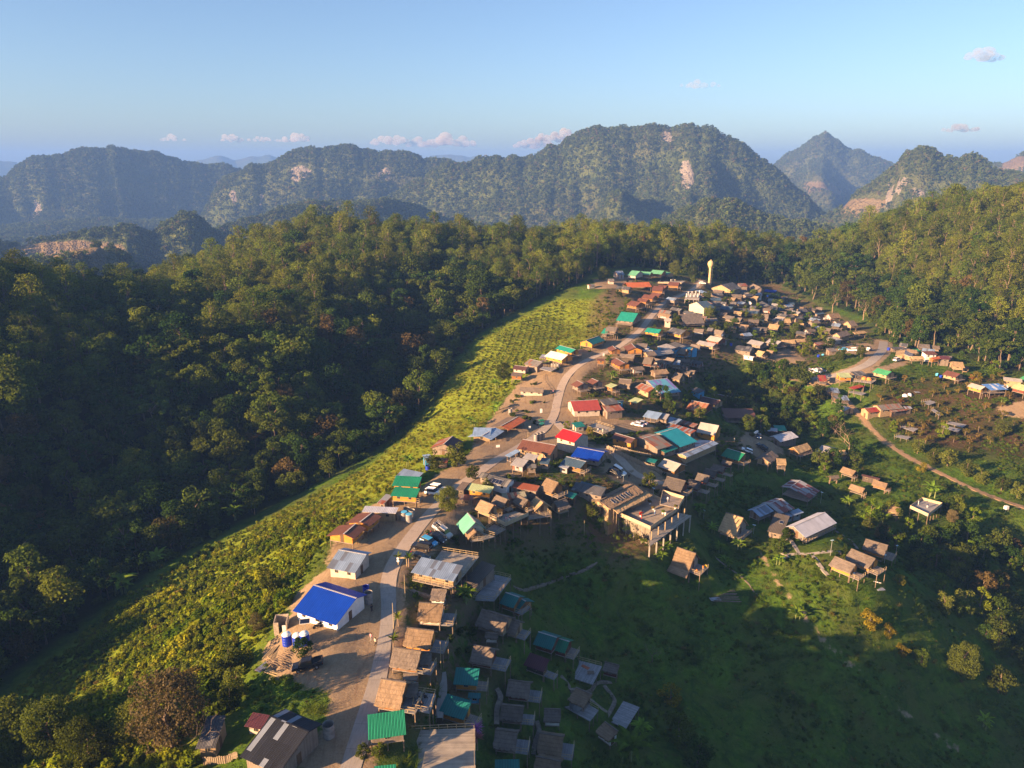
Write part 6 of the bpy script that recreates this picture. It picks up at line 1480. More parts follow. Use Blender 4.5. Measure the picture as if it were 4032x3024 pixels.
deckp('G',[(740,305),(900,235),(1185,330),(1010,405)],1.6,'railed square viewing terrace where two people stand by the junction',mat=M_bambd)
deckp('A',[(1090,492),(1115,462),(1270,446),(1248,500)],3.2,'unfinished concrete floor on posts beside the upper road',mat=M_concp,rl=None,postmat=M_concp)
rt,L_,h_,o_=deckp('A',[(1095,470),(1115,452),(1262,438),(1245,470)],3.6,'white unfinished columns standing in two rows beside the upper road','columns',mat=M_concp,rl=None,posts=False,cat='columns')
for i in range(4):
    for a,b in ((L_[0],L_[-1]),(L_[1],L_[2])):
        q=(i+.2)/3.6; x=a[0]+(b[0]-a[0])*q; y=a[1]+(b[1]-a[1])*q; MB().box(x-.16,x+.16,y-.16,y+.16,h_,h_+2.4).build('column',M_white,rt)
deckp('A',[(800,318),(830,300),(1100,292),(1060,325)],1.4,'crowded viewing terrace beside the mint green lodges',rl='wall',mat=M_bambd,edges=[0,3])
deckp('E',[(480,160),(560,110),(900,95),(935,150),(700,190),(490,195)],2.6,'long railed timber terrace on rows of posts where cars park',mat=M_grdeck,edges=[3,4,5])
deckp('J',[(655,325),(1030,232),(1228,290),(885,445)],3.4,'wide bamboo terrace with two people, left one of the two below the thatched huts',mat=M_bambd,rl='wall',edges=[2,3] )
deckp('J',[(1215,352),(1245,235),(1500,240),(1560,300)],3.2,'bamboo terrace right of the one with two people',mat=M_deck,edges=[2,3])
deckp('J',[(590,505),(720,420),(888,490),(745,578)],2.4,'small lower deck between the terrace and the mint green roof',mat=M_deck)
deckp('J',[(385,668),(560,545),(742,600),(560,650)],2.6,'sunlit bamboo veranda on many posts in front of the mint green roof',mat=M_bambd)
deckp('J',[(-40,800),(505,885),(160,1310),(-340,1200)],2.0,'broad tan bamboo terrace partly under the long metal roof',mat=M_bambd,edges=[0,1,2])
deckp('J',[(405,1520),(735,1150),(972,1205),(720,1535)],2.2,'blue grey plank terrace with rails right of the flat dark brown roof',mat=M_grdeck)
deckp('O',[(680,1120),(1735,1070),(1745,1850),(600,1850)],2.6,'very large plank terrace with rail cut by the bottom edge',mat=M_bambd,edges=[0,1])
deckp('O',[(870,545),(1170,590),(1080,862),(820,812)],2.2,'small railed deck with a group of seated people',mat=M_grdeck)
deckp('P',[(1180,85),(1550,180),(1415,445),(1030,325)],1.5,'open bamboo terrace with an orange mat and a low table',mat=M_grdeck,edges=[0])
deckp('P',[(1005,770),(1290,700),(1500,820),(1375,978)],1.4,'tilted looking plank deck under a grey tent',mat=M_grdeck,edges=[1])
deckp('P',[(1670,985),(1860,685),(2095,775),(1900,1085)],1.5,'bare grey bamboo platform on the grass at the lower right',mat=M_grdeck,rl=None)
deckp('R',[(1470,690),(1600,600),(1825,660),(1670,782)],2.8,'open square viewing platform on slanting posts with two people',mat=M_grdeck,rl='wall')
deckp('S',[(555,245),(620,222),(785,238),(735,268)],2.2,'timber deck carrying two orange tents',mat=M_grdeck)
for pts,lb in (([(1215,447),(1300,432),(1370,452),(1290,480)],'bamboo drying rack nearest the grey tents'),([(1310,525),(1335,512),(1412,556),(1388,580)],'slanted corrugated drying rack in the orchard'),([(1460,655),(1500,637),(1655,668),(1620,697)],'bamboo drying rack, upper one of the pair in the orchard'),([(1412,693),(1450,677),(1602,712),(1570,742)],'bamboo drying rack, lower one of the pair in the orchard'),([(1010,690),(1060,678),(1192,708),(1142,736)],'bamboo drying rack beside the yellow green tree'),([(955,783),(1000,766),(1120,786),(1080,812)],'low drying rack just above the dirt track'),([(510,352),(560,340),(690,362),(640,384)],'low rack below the red lean-to')):
    deckp('S',pts,1.2,lb,'drying_rack',M_grdeck,rl='rail',edges=[0],cat='drying rack',th=.08)
# ============================================================ restaurant
RZ=None
_c=hit(*tp('G',1690,1640),3.0); _g=float(hgt(_c[0],_c[1])); _z0=hit(*tp('G',1700,1560),3.0)[2]
pad(_c[0],_c[1],Vector((1,0)),11,-8,9,_z0-2.2,k=.85,fall=7)
HOUSES2='''
G|1450 1130 960 1372 1150 1478|th|bb|g h5.6 w2.4 k.7 p18 v4|restaurant hall with a patched thatch roof carrying a solar array
G|1640 1226 1150 1480 1235 1552|ty|bb|s o g h5.4 p20|long golden thatch awning along the restaurant hall
'''
for ln in HOUSES2.strip().split('\n'): house(ln)
X_,Y_,G_=hit(*tp('G',1700,1560),3.0)
zt=_z0+3.6
rt,L_,h_,o_=deckp('G',[(1215,1572),(1640,1262),(2118,1500),(1699,1790)],3.6,'concrete terrace of the restaurant with flower pots and visitors','restaurant_terrace',mat=plain_mat('terrace_concrete',(.27,.23,.18),.85,.2,.8),rl='wall',edges=[1,2,3],postmat=M_concp,z=zt)
def quadslab(root,name,t,pts,zs,th,mat,o):
    P_=[]; 
    for (u,v),z in zip(pts,zs): a=at_z(*tp(t,u,v),z); P_.append((a[0]-o[0],a[1]-o[1],z-o[2]))
    mb=MB(); mb.face(P_); Q=[(x,y,z-th) for x,y,z in P_]; mb.face(Q[::-1])
    for i in range(len(P_)): j=(i+1)%len(P_); mb.face([Q[i],Q[j],P_[j],P_[i]])
    return mb.build(name,mat,root),P_
sl_,P_=quadslab(rt,'lower_roof','Q',[(30,535),(455,255),(640,295),(30,742)],[zt-.9,zt-.9,zt-1.7,zt-1.7],.15,M_bambd,o_)
for i in range(7):
    q=i/6; x=P_[3][0]+(P_[2][0]-P_[3][0])*q; y=P_[3][1]+(P_[2][1]-P_[3][1])*q; b_=float(hgt(o_[0]+x*.97,o_[1]+y*.97))-o_[2]-.3
    MB().beam((x*.97,y*.97,b_),(x*.97,y*.97,P_[3][2]-.1),.3).build('column',M_concp,rt)
for i in range(6):
    q=(i+.2)/5.6; a=P_[0];b=P_[1];c=P_[3];d=P_[2]; x=(a[0]*.4+c[0]*.6)*(1-q)+(b[0]*.4+d[0]*.6)*q; y=(a[1]*.4+c[1]*.6)*(1-q)+(b[1]*.4+d[1]*.6)*q
    MB().beam((x,y,P_[3][2]+.2),(x,y,P_[3][2]+2.6),.22).build('timber_post',M_bamb,rt)
mb=MB(); 
k=.8; base=[(x*k,y*k) for x,y in L_]
for i in range(len(base)):
    a=base[i];b=base[(i+1)%len(base)]; mb.face([(a[0],a[1],-8),(b[0],b[1],-8),(b[0],b[1],h_-.17),(a[0],a[1],h_-.17)])
mb.build('wall',plain_mat('restaurant_wall',(.20,.175,.14),.85,.3,1.2),rt)
deckp('G',[(1835,1420),(1875,1250),(2192,1348),(2112,1480)],4.6,'upper restaurant deck with a plank parapet and one person','restaurant_deck',mat=M_deck,rl='wall',edges=[0,1,2],z=zt+.9,cat='terrace')
# ============================================================ vehicles
def car_paint(key,c): return plain_mat('paint_'+key,c,.25,.05,.5,spec=.6,bmp=0)
PAINT={'white':(.78,.80,.82),'black':(.012,.013,.018),'blue':(.05,.35,.62),'silver':(.42,.43,.45),'navy':(.02,.05,.14),'dark':(.03,.035,.04)}
M_tyre=plain_mat('tyre_rubber',(.02,.02,.02),.9,.1,2,bmp=0); M_rim=plain_mat('wheel_rim',(.4,.4,.42),.35,.1,2,met=.7,bmp=0); M_lamp=plain_mat('lamp_glass',(.8,.8,.75),.2,.05,2,bmp=0); M_tail=plain_mat('tail_lamp_red',(.5,.02,.02),.3,.05,2,bmp=0)
KINDS={# side outline (x,z) of the body, and of the cabin
'suv':(4.6,1.85,[(-2.3,.45),(-2.28,1.0),(-2.2,1.08),(1.0,1.08),(2.15,.95),(2.3,.75),(2.3,.42)],[(-2.15,1.08),(-2.0,1.68),(-1.7,1.76),(.2,1.76),(.55,1.66),(1.15,1.08)]),
'sedan':(4.5,1.75,[(-2.25,.40),(-2.25,.85),(-2.1,.98),(1.0,.92),(2.1,.78),(2.25,.6),(2.25,.38)],[(-1.75,.97),(-1.1,1.38),(-.8,1.44),(.2,1.44),(.5,1.38),(1.2,.93)]),
'hatch':(4.0,1.7,[(-2.0,.40),(-2.0,.95),(-1.9,1.0),(.95,.96),(1.85,.85),(2.0,.65),(2.0,.38)],[(-1.9,1.0),(-1.65,1.42),(-1.4,1.5),(.1,1.5),(.45,1.42),(1.1,.96)]),
'pickup':(5.2,1.85,[(-2.6,.55),(-2.6,1.05),(-2.58,1.1),(1.1,1.08),(2.45,.98),(2.6,.8),(2.6,.5)],[(-1.0,1.08),(-.85,1.68),(-.65,1.76),(.45,1.76),(.8,1.66),(1.45,1.08)])}
_cars={}
def car_meshes(kind,paint):
    key=(kind,paint)
    if key in _cars: return _cars[key]
    L,W,bp,cp=KINDS[kind]; P_=car_paint(paint,PAINT[paint]); r={}
    def loft(prof,ws,m):
        mb=MB(); n=len(prof)
        for s in (-1,1):
            ring=[(x,s*w/2,z) for (x,z),w in zip(prof,ws)]; mb.face(ring if s<0 else ring[::-1])
        for i in range(n):
            j=(i+1)%n; a,b=prof[i],prof[j]; mb.face([(a[0],-ws[i]/2,a[1]),(a[0],ws[i]/2,a[1]),(b[0],ws[j]/2,b[1]),(b[0],-ws[j]/2,b[1])][::-1])
        return mb.mesh(m[0],m[1])
    r['body']=loft(bp,[W*.96,W,W*.97]+[W*.97]*(len(bp)-5)+[W*.9,W*.92],('body',P_)) if len(bp)==7 else None
    zt=max(z for x,z in cp); r['cabin']=loft([(x,z) for x,z in cp],[W*.94 if z<zt-.5 else (W*.80 if z>zt-.03 else W*.83) for x,z in cp],('cabin',M_glass))
    mb=MB(); xs=[x for x,z in cp if z>zt-.12]; mb.box(min(xs)-.02,max(xs)+.02,-W*.405,W*.405,zt-.03,zt+.03)
    if kind!='sedan' and kind!='hatch':
        for s in(-1,1): mb.beam((min(xs),s*W*.34,zt+.07),(max(xs),s*W*.34,zt+.07),.05)
    r['roof']=mb.mesh('roof',P_)
    if kind=='pickup':
        mb=MB(); 
        mb.box(-2.45,-1.1,-.75,.75,1.02,1.125); r['bed']=mb.mesh('bed',plain_mat('bed_liner',(.015,.015,.015),.8,.1)); 
        mb=MB(); 
        for s in(-1,1): mb.box(-2.58,-1.02,s*.84-.05,s*.84+.05,1.1,1.32)
        mb.box(-2.6,-2.5,-.88,.88,1.1,1.32); r['bed_side']=mb.mesh('bed_side',P_)
    wb=L*.30
    r['wheels']=[]
    for sx in(-1,1):
        for sy in(-1,1):
            y0=sy*(W/2-.2);y1=sy*(W/2+.02); r['wheels'].append((MB().tube((sx*wb,y0,.36),(sx*wb,y1,.36),.36,.36,14).mesh('wheel',M_tyre),MB().tube((sx*wb,y1-.02*sy,.36),(sx*wb,y1+.015*sy,.36),.21,.21,10).mesh('rim',M_rim)))
    r['headlights']=[MB().box(L/2-.16,L/2+.01,s*W*.34-.17,s*W*.34+.17,.70,.84).mesh('headlight',M_lamp) for s in(-1,1)]
    r['tail']=[MB().box(-L/2-.015,-L/2+.1,s*W*.42-.1,s*W*.42+.1,.8,1.02).mesh('tail_light',M_tail) for s in(-1,1)]
    _cars[key]=r; return r
def mk(me,parent,nm=None):
    o=bpy.data.objects.new(nm or me.name.split('.')[0],me); COL.objects.link(o); o.parent=parent; return o
def car(t,rx,ry,fx_,fy_,kind,paint,label,H=0.0,extra=None,group=None):
    a=tp(t,rx,ry);b=tp(t,fx_,fy_); X,Y,G=hit((a[0]+b[0])/2,(a[1]+b[1])/2,H+.7); pa=at_z(*a,G+H+.7);pb=at_z(*b,G+H+.7)
    ang=math.atan2(pb[1]-pa[1],pb[0]-pa[0]); root=empty('parked_car' if kind!='pickup' else 'pickup_truck',(X,Y,G+H+.02),ang,label,'car' if kind!='pickup' else 'pickup truck',group)
    # sit on the local slope
    d=Vector((cos(ang),sin(ang))); 
    if H==0:
        z1=float(hgt(X+d.x*1.5,Y+d.y*1.5));z0=float(hgt(X-d.x*1.5,Y-d.y*1.5)); root.rotation_euler=(0,-math.atan2(z1-z0,3),ang); root.location.z=(z0+z1)/2+.1
    r=car_meshes(kind,paint)
    bd=mk(r['body'],root); mk(r['cabin'],root); mk(r['roof'],root)
    for k in('bed','bed_side'):
        if k in r: mk(r[k],root)
    for w,m in r['wheels']: mk(m,mk(w,root,'wheel'),'rim')
    for m in r['headlights']: mk(m,root,'headlight')
    for m in r['tail']: mk(m,root,'tail_light')
    if extra=='cage':
        m2=MB(); rail(m2,[(-2.5,-.8,1.3),(-.8,-.8,1.3)],.7,.8,r=.03); rail(m2,[(-2.5,.8,1.3),(-.8,.8,1.3)],.7,.8,r=.03); m2.build('cargo_rail',M_steel,root)
    return root
car('K',1370,1330,940,1380,'pickup','black','black double cab pickup parked in the lower dirt yard')
car('I',1870,470,2100,540,'pickup','silver','silver pickup with cargo rails, farthest of the row by the mint roof',extra='cage')
car('I',1800,580,2020,640,'sedan','black','black sedan parked between the silver pickup and the bright blue car')
car('I',1690,630,1910,705,'hatch','blue','bright blue hatchback between two black cars')
car('I',1830,760,1560,720,'suv','black','black wagon nearest to us in the row of parked cars')
car('I',1560,880,1760,900,'sedan','dark','dark car half hidden behind the long metal roof')
car('F',290,1220,500,1270,'suv','white','white wagon with roof bars, nearer one beside the stacked green roofs')
car('F',355,1160,570,1215,'suv','white','white wagon behind the other white one beside the stacked green roofs')
car('G',1590,275,1430,250,'sedan','white','white sedan beside the light blue carport')
car('G',1640,255,1500,228,'sedan','silver','silver car just behind the white sedan at the carport')
car('G',1080,940,1300,1010,'suv','black','black wagon parked on the lane fork')
car('G',1150,915,1320,960,'suv','white','white car hidden behind the black wagon on the lane fork')
car('H',1430,400,1430,480,'pickup','navy','dark blue pickup loaded with white sacks in front of the white metal roof')
car('H',1560,620,1375,560,'suv','black','shiny black wagon beside the lane above the green roofed house')
car('H',1310,640,1195,630,'hatch','white','white hatchback half hidden behind the green roof')
car('A',1255,315,1320,318,'suv','white','white and blue car beside the foot of the water tower')
car('E',480,115,620,105,'sedan','white','white sedan on the stilted timber terrace',H=2.2)
car('E',440,70,580,60,'sedan','blue','pale blue car behind the white sedan on the timber terrace',H=1.8)
car('B',1725,1400,1630,1392,'suv','white','white wagon in the lay-by above the right road')
car('B',1600,1385,1505,1375,'sedan','blue','blue car behind the grey plank shed at the lay-by')
car('B',1880,1405,1960,1370,'pickup','silver','silver pickup standing where the right road enters the forest')
car('C',320,625,425,600,'suv','white','white wagon on the golden ground of the right hamlet')
car('S',165,138,245,155,'sedan','white','white sedan on the right road, between a silver and a dark car')
car('S',215,130,285,145,'sedan','dark','dark sedan beside the white one on the right road')
car('S',120,140,180,155,'hatch','silver','silver hatchback behind the white sedan on the right road')
car('S',-20,165,35,182,'hatch','navy','blue hatchback at the left of the parked cars on the right road')
# sacks on the pickup
X,Y,G=hit(*tp('H',1390,385),1.6); mb=MB()
for i in range(7): a=rng.uniform(-.5,.5,3); mb.lathe((a[0],a[1],i*.14),[(0,0),(.4,.05),(.45,.25),(.25,.42),(0,.46)],7)
o=mb.build('cargo_sacks',M_white,smooth=True); o.location=(X,Y,G+1.3); tag(o,'heap of white sacks piled on the dark blue pickup','sacks')
# three wheeler with green canopy
X,Y,G=hit(*tp('D',845,1350),.8); r=empty('three_wheeler',(X,Y,float(hgt(X,Y))),R(200),'motorcycle with a green canopied sidecar standing on the junction','three wheeler')
MB().box(-1.1,.6,-.7,.7,.35,.9).build('body',WALLS['tl'](),r); MB().box(-1.2,.7,-.8,.8,1.85,1.93).build('canopy',ROOFS['gd'](),r)
mb=MB(); [mb.beam((x,y,.9),(x,y,1.86),.05) for x in(-1.05,.55) for y in(-.65,.65)]; mb.build('frame',M_steel,r)
for x,y in((-.7,-.75),(-.7,.75),(1.3,0)): MB().tube((x,y-.06,.33),(x,y+.06,.33),.33,.33,12).build('wheel',M_tyre,r)
MB().beam((.6,0,.7),(1.35,0,.95),.14).build('handlebar_fork',M_steel,r)
def motorbike(t,x,y,label,ang,col='dark'):
    X,Y,G=hit(*tp(t,x,y),.5); r=empty('motorbike',(X,Y,float(hgt(X,Y))),ang,label,'motorbike')
    for q in(-.62,.62): MB().tube((q,-.05,.3),(q,.05,.3),.3,.3,12).build('wheel',M_tyre,r)
    MB().beam((-.5,0,.55),(.35,0,.6),.22,.28).build('body',car_paint(col,PAINT[col]),r); MB().beam((-.65,0,.78),(.1,0,.78),.24,.08).build('seat',M_tyre,r); mb=MB(); mb.beam((.3,0,.6),(.62,0,.3),.06); mb.beam((.3,0,.6),(.25,0,1.0),.05); mb.beam((.25,-.3,1.0),(.25,.3,1.0),.04); mb.build('handlebar',M_steel,r)
motorbike('K',1290,790,'motorbike parked under the front edge of the large blue roof',.4); motorbike('K',1340,760,'second motorbike beside the one under the blue roof',.5,'navy'); motorbike('I',750,1150,'motorbike leaning beside the grey walled house',1.2)
# ============================================================ tanks and towers
def cyl_tank(t,x,y,r_,h,mats,label,name='water_tank',base=0.0,lid=None,ribs=4):
    X,Y,G=hit(*tp(t,x,y),base); root=empty(name,(X,Y,G),0,label,'water tank'); prof=[]
    mb=MB(); n=ribs
    pr=[(r_*.98,base)]
    for i in range(n): z=base+h*i/n; pr+= [(r_,z+.04),(r_,z+h/n-.08),(r_*.965,z+h/n-.04)]
    mb.lathe((0,0,0),pr+[(r_,base+h)],18); mb.build('body',mats,root)
    if lid=='dome': MB().lathe((0,0,0),[(r_,base+h),(r_*.75,base+h+.28),(r_*.35,base+h+.42),(r_*.3,base+h+.5),(0,base+h+.52)],18).build('lid',M_white,root,smooth=True)
    elif lid=='flat': MB().lathe((0,0,0),[(r_+.03,base+h),(r_+.03,base+h+.06),(0,base+h+.08)],18).build('lid',lidm,root)
    if base>.3:
        for q in range(4): a=q*pi/2+.7; MB().beam((r_*.8*cos(a),r_*.8*sin(a),-.4),(r_*.8*cos(a),r_*.8*sin(a),base),.1).build('leg',M_steel,root)
    return root
M_tblue=plain_mat('tank_blue',(.01,.04,.42),.35,.1,1,spec=.5,bmp=0); M_tgrey=plain_mat('tank_concrete',(.26,.25,.24),.9,.4,1.5,bmp=.5); lidm=plain_mat('tank_lid_blue',(.08,.40,.62),.5,.1)
for x,y,lb in ((855,1060,'blue water tank with white lid, left one on the metal stand'),(1005,1075,'blue water tank with white lid, middle one of the three'),(1110,1050,'blue water tank with white lid, right one of the three behind a bush')): cyl_tank('K',x,y,.85,2.1,M_tblue,lb,base=1.0 if 'stand' in lb else .3,lid='dome')
for x,y,l,lb in ((1480,300,None,'concrete ring tank at the back left of the group of four'),(1555,330,None,'concrete ring tank at the back right of the group of four'),(1445,360,'flat','concrete ring tank with a blue lid, left of the group of four'),(1515,395,'flat','concrete ring tank with a blue lid, nearest of the group of four')): cyl_tank('I',x,y,.75,2.2,M_tgrey,lb,'concrete_tank',lid=l)
for x,y,lb in ((775,1610,'pale concrete ring tank, left of the three beside the road'),(825,1595,'dark concrete ring tank, middle of the three beside the road'),(872,1580,'dark concrete ring tank, right of the three beside the road')): cyl_tank('D',x,y,.7,2.4,M_tgrey,lb,'concrete_tank',lid=None)
for i,(x,y) in enumerate(((1015,545),(1055,550),(1095,550))): cyl_tank('D',x,y,.7,2.0,M_tgrey,('left','middle','right')[i]+' one of the three pale tanks in front of the white roofed house','concrete_tank')
cyl_tank('N',1460,1200,.85,2.3,M_tgrey,'concrete ring tank at the right corner of the black patched roof','concrete_tank'); cyl_tank('I',930,1560,.8,2.4,M_tgrey,'concrete ring tank at the right corner of the large blue roof','concrete_tank'); cyl_tank('F',1510,115,.7,2.2,M_tgrey,'concrete ring tank behind the half orange restaurant roof','concrete_tank')
cyl_tank('H',1490,355,1.1,1.6,M_tgrey,'wide concrete tank beside the sacks laden pickup','concrete_tank'); cyl_tank('A',1530,990,.8,2.2,M_tgrey,'grey tank beside the whitish grey roofed house','concrete_tank')
for t,x,y,lb in (('A',1597,1000,'blue water tank standing alone above the ravine'),('F',310,920,'blue water tank in front of the tarpaulin hut'),('C',242,475,'blue water tank at the top of the right road'),('C',1000,880,'blue water tank beside the brown roofed orchard house'),('B',1185,1500,'blue water tank below the right hamlet bushes, left one'),('I',890,1400,'blue drum behind the large blue roof')): cyl_tank(t,x,y,.65,1.3,M_tblue,lb)
cyl_tank('B',1250,1480,.6,1.0,lidm,'light blue water tank beside the darker blue one'); cyl_tank('C',945,845,.6,1.1,lidm,'light blue tank behind the blue one at the orchard house')
X,Y,G=hit(*tp('S',2040,1480),.8); r=empty('water_container',(X,Y,float(hgt(X,Y))),.3,'white cube water container on a low stand by the dirt track','water tank'); MB().box(-.6,.6,-.5,.5,.6,1.7).build('tank',M_white,r); mb=MB(); [mb.beam((x,y,-.3),(x,y,.6),.08) for x in(-.5,.5) for y in(-.4,.4)]; mb.build('stand',M_steel,r)
# water tower
X,Y,G=hit(*tp('A',1362,330)); r=empty('water_tower',(X,Y,G),0,'tall yellowish water tower with a ball shaped tank on a thin stem','water tower'); M_tw=plain_mat('tower_cream',(.50,.38,.20),.6,.25,.5)
MB().lathe((0,0,0),[(1.0,-1),(.95,.5),(.78,9),(.95,11.2)],20).build('stem',M_tw,r,smooth=True)
MB().lathe((0,0,0),[(.95,11.2),(1.4,12.1),(1.95,13.2),(2.1,14.1),(1.95,15.0),(1.45,15.8),(.8,16.3),(.3,16.4)],24).build('tank',M_tw,r,smooth=True)
MB().lathe((0,0,0),[(.3,16.35),(.3,17.0),(0,17.05)],10).build('cap',M_tw,r)
mb=MB(); mb.beam((1.45,-.25,0),(1.45,-.25,11.5),.06); mb.beam((1.45,.25,0),(1.45,.25,11.5),.06); [mb.beam((1.45,-.25,z),(1.45,.25,z),.05) for z in np.arange(.4,11.5,.5)]; mb.build('ladder',M_steel,r)
# open topped concrete washroom
X,Y,G=hit(*tp('K',775,830)); r=empty('washroom',(X,Y,G),R(8),'roofless concrete block washroom beside the blue tanks','washroom')
mb=MB(); w_,d_,h2=2.4,2.8,2.2
for b in((-w_/2,-w_/2+.15,-d_/2,d_/2),(w_/2-.15,w_/2,-d_/2,d_/2),(-w_/2+.15,w_/2-.15,d_/2-.15,d_/2),(-w_/2+.15,-.3,-d_/2,-d_/2+.15)): mb.box(b[0],b[1],b[2],b[3],-.5,h2)
mb.build('wall',plain_mat('block_wall',(.42,.36,.28),.9,.4,2),r); MB().box(.35,1.0,-d_/2-.03,-d_/2+.03,0,1.6).build('door',M_white,r)
# solar panel on pole, lamp posts, poles
def pole(t,x,y,h,label,name='pole',arm=False,mat=None,r_=.06):
    X,Y,G=hit(*tp(t,x,y)); root=empty(name,(X,Y,G),random.uniform(0,3),label,'lamp post' if arm else 'pole'); MB().tube((0,0,-.3),(0,0,h),r_,r_*.8,6).build('pole',mat or (M_steel if arm else M_bamb),root)
    if arm: MB().box(-.45,.45,-.2,.2,h,h+.07).build('lamp',plain_mat('lamp_panel',(.35,.5,.55),.4,.1,1),root)
    return root
for t,x,y,h,lb in (('R',605,1210,4.5,'solar lamp post standing on the footpath beside the bungalows'),('R',1318,1200,3.0,'solar lamp post behind the farthest bungalow'),('R',1190,1310,3.0,'solar lamp post on the middle bungalow terrace'),('R',850,1500,2.6,'solar lamp post at the corner of the nearest bungalow'),('Q',810,360,3.0,'lamp post behind the restaurant base'),('Q',1535,560,2.8,'lamp post beside the striped thatched hut deck'),('H',175,1290,3.0,'lamp post on the upper restaurant deck'),('G',1303,1120,2.6,'lamp post at the entrance of the restaurant hall'),('G',1740,1290,2.2,'lamp post by the golden thatch awning'),('R',500,640,4.0,'thin lamp post behind the open barn'),('H',790,1080,3,'lamp post between the dark thatched huts')): pole(t,x,y,h,lb,'lamp_post',True)
for t,x,y,h,lb in (('I',1458,1480,5,'thin bamboo pole beside the long metal roofed house'),('L',370,650,5.5,'tall pale bamboo pole beside the lower road'),('Q',-190+530,560,5,'slanting timber pole near the restaurant wall'),('J',2025,620,5.0,'tall wooden pole left of the restaurant'),('G',655,215,3,'short pole by the red tiled house'),('G',968,230,3,'pole behind the railed viewing terrace'),('F',1765,470,2.5,'fence post beside the road by the pale blue roof'),('O',1240,230,5,'thin pole between the hut rows'),('L',1055,1180,5,'pole beside the third roadside hut deck'),('H',1545,1230,2,'thin pole on the green slope')): pole(t,x,y,h,lb)
X,Y,G=hit(*tp('K',1120,860)); r=empty('solar_panel',(X,Y,G),.2,'single solar panel on a pole behind the blue tanks','solar panel'); MB().tube((0,0,-.3),(0,0,1.9),.05,.05,6).build('pole',M_steel,r); mb=MB(); mb.face([(-.9,-.5,1.8),(.9,-.5,1.8),(.9,.5,2.2),(-.9,.5,2.2)]); mb.build('panel',M_solar,r)
mb=MB(); [mb.beam(a,b,.06) for a,b in(((-.9,-.5,1.82),(.9,-.5,1.82)),((.9,-.5,1.82),(.9,.5,2.22)),((.9,.5,2.22),(-.9,.5,2.22)),((-.9,.5,2.22),(-.9,-.5,1.82)))]; mb.build('frame',M_white,r)
# fences
def fence(t,pts,label,h=1.4,solid=True,mat=None):
    W_=smooth_line([hit(*tp(t,a,b))[:2] for a,b in pts],.9); X,Y=W_[len(W_)//2]; G=float(hgt(X,Y)); r=empty('bamboo_fence' if solid else 'rail_fence',(X,Y,G),0,label,'fence')
    rs=random.Random(len(label)); mb=MB(); m2=MB()
    for (a,b) in zip(W_[:-1],W_[1:]):
        za=float(hgt(*a))-G;zb=float(hgt(*b))-G
        if solid:
            for k in range(4):
                q=(k+.5)/4; x=a[0]+(b[0]-a[0])*q-X;y=a[1]+(b[1]-a[1])*q-Y;z=za+(zb-za)*q; hh=h*rs.uniform(.88,1.12); d=Vector((b[0]-a[0],b[1]-a[1],0)).normalized()*.11
                mb.face([(x-d.x,y-d.y,z-.3),(x+d.x,y+d.y,z-.3),(x+d.x,y+d.y,z+hh),(x-d.x,y-d.y,z+hh)]); mb.face([(x-d.x-d.y*.3,y-d.y+d.x*.3,z-.3),(x-d.x-d.y*.3,y-d.y+d.x*.3,z+hh),(x+d.x-d.y*.3,y+d.y+d.x*.3,z+hh),(x+d.x-d.y*.3,y+d.y+d.x*.3,z-.3)])
        for hh in (h*.45,h*.9): m2.beam((a[0]-X,a[1]-Y,za+hh),(b[0]-X,b[1]-Y,zb+hh),.06)
    if solid: mb.build('panel',mat or plank_mat('fence',(.27,.22,.16),(.42,.35,.26),.2),r)
    m2.build('rail',M_post,r)
    for i in range(0,len(W_),3): x,y=W_[i]; z=float(hgt(x,y))-G; MB().beam((x-X,y-Y,z-.3),(x-X,y-Y,z+h*1.05),.12).build('post',M_post,r)
fence('G',[(1040,600),(1200,690),(1400,780),(1600,870),(1800,950),(2100,1060)],'bamboo fence along the upper side of the lane')
fence('G',[(1060,640),(1160,730),(1150,830)],'short fence on the lower side of the lane',1.0,False); fence('F',[(1790,420),(1600,490),(1310,500)],'low rail fence beside the half orange restaurant',1.0,False)
fence('D',[(880,660),(900,760),(985,900),(985,980)],'fence on the cut bank left of the curving road',1.0,False); fence('I',[(1460,930),(1700,880),(1980,800)],'fence behind the long metal roof',1.0,False)
fence('T',[(1270,1640),(1480,1600)],'picket fence beside the narrow slate roof at the bottom',1.3); fence('E',[(50,1530),(340,1600),(600,1660)],'picket line along the lane hedge',1.0)
# signs
def sign(t,x,y,label,w_=1.2,hh=.8,h=2.2,ang=.2):
    X,Y,G=hit(*tp(t,x,y)); r=empty('sign',(X,Y,G),ang,label,'sign'); mb=MB(); mb.beam((0,.03,-.2),(0,.03,h),.08); mb.build('post',M_post,r); MB().box(-w_/2,w_/2,-.05,0,h-hh,h).build('board',M_white,r)
sign('F',1330,655,'white signboard on a post beside the pale blue roofed house'); sign('D',850,1215,'white notice board at the edge of the junction',.9,1.6,2.0); sign('D',1757,395,'tall white board at the start of the terrace cabins',.8,1.2,1.8); sign('B',1270,990,'large white board beside the tall stilt house',1.8,1.2,3.0); sign('D',685,1440,'small white board below the half orange restaurant',.7,.9,1.2)
X,Y,G=hit(*tp('I',1420,1030)); r=empty('signpost',(X,Y,G),0,'wooden gate signpost with round white signs between two spiky trees','signpost'); MB().beam((-.9,0,0),(-.9,0,2.2),.15).build('post',M_bamb,r); MB().beam((.9,0,0),(.9,0,2.2),.15).build('post',M_bamb,r); MB().beam((-1,0,2.0),(1,0,2.0),.12,.3).build('board',M_bamb,r)
for z in(1.9,1.3): MB().tube((-.9,-.12,z),(-.9,-.16,z),.28,.28,14).build('round_sign',M_white,r)
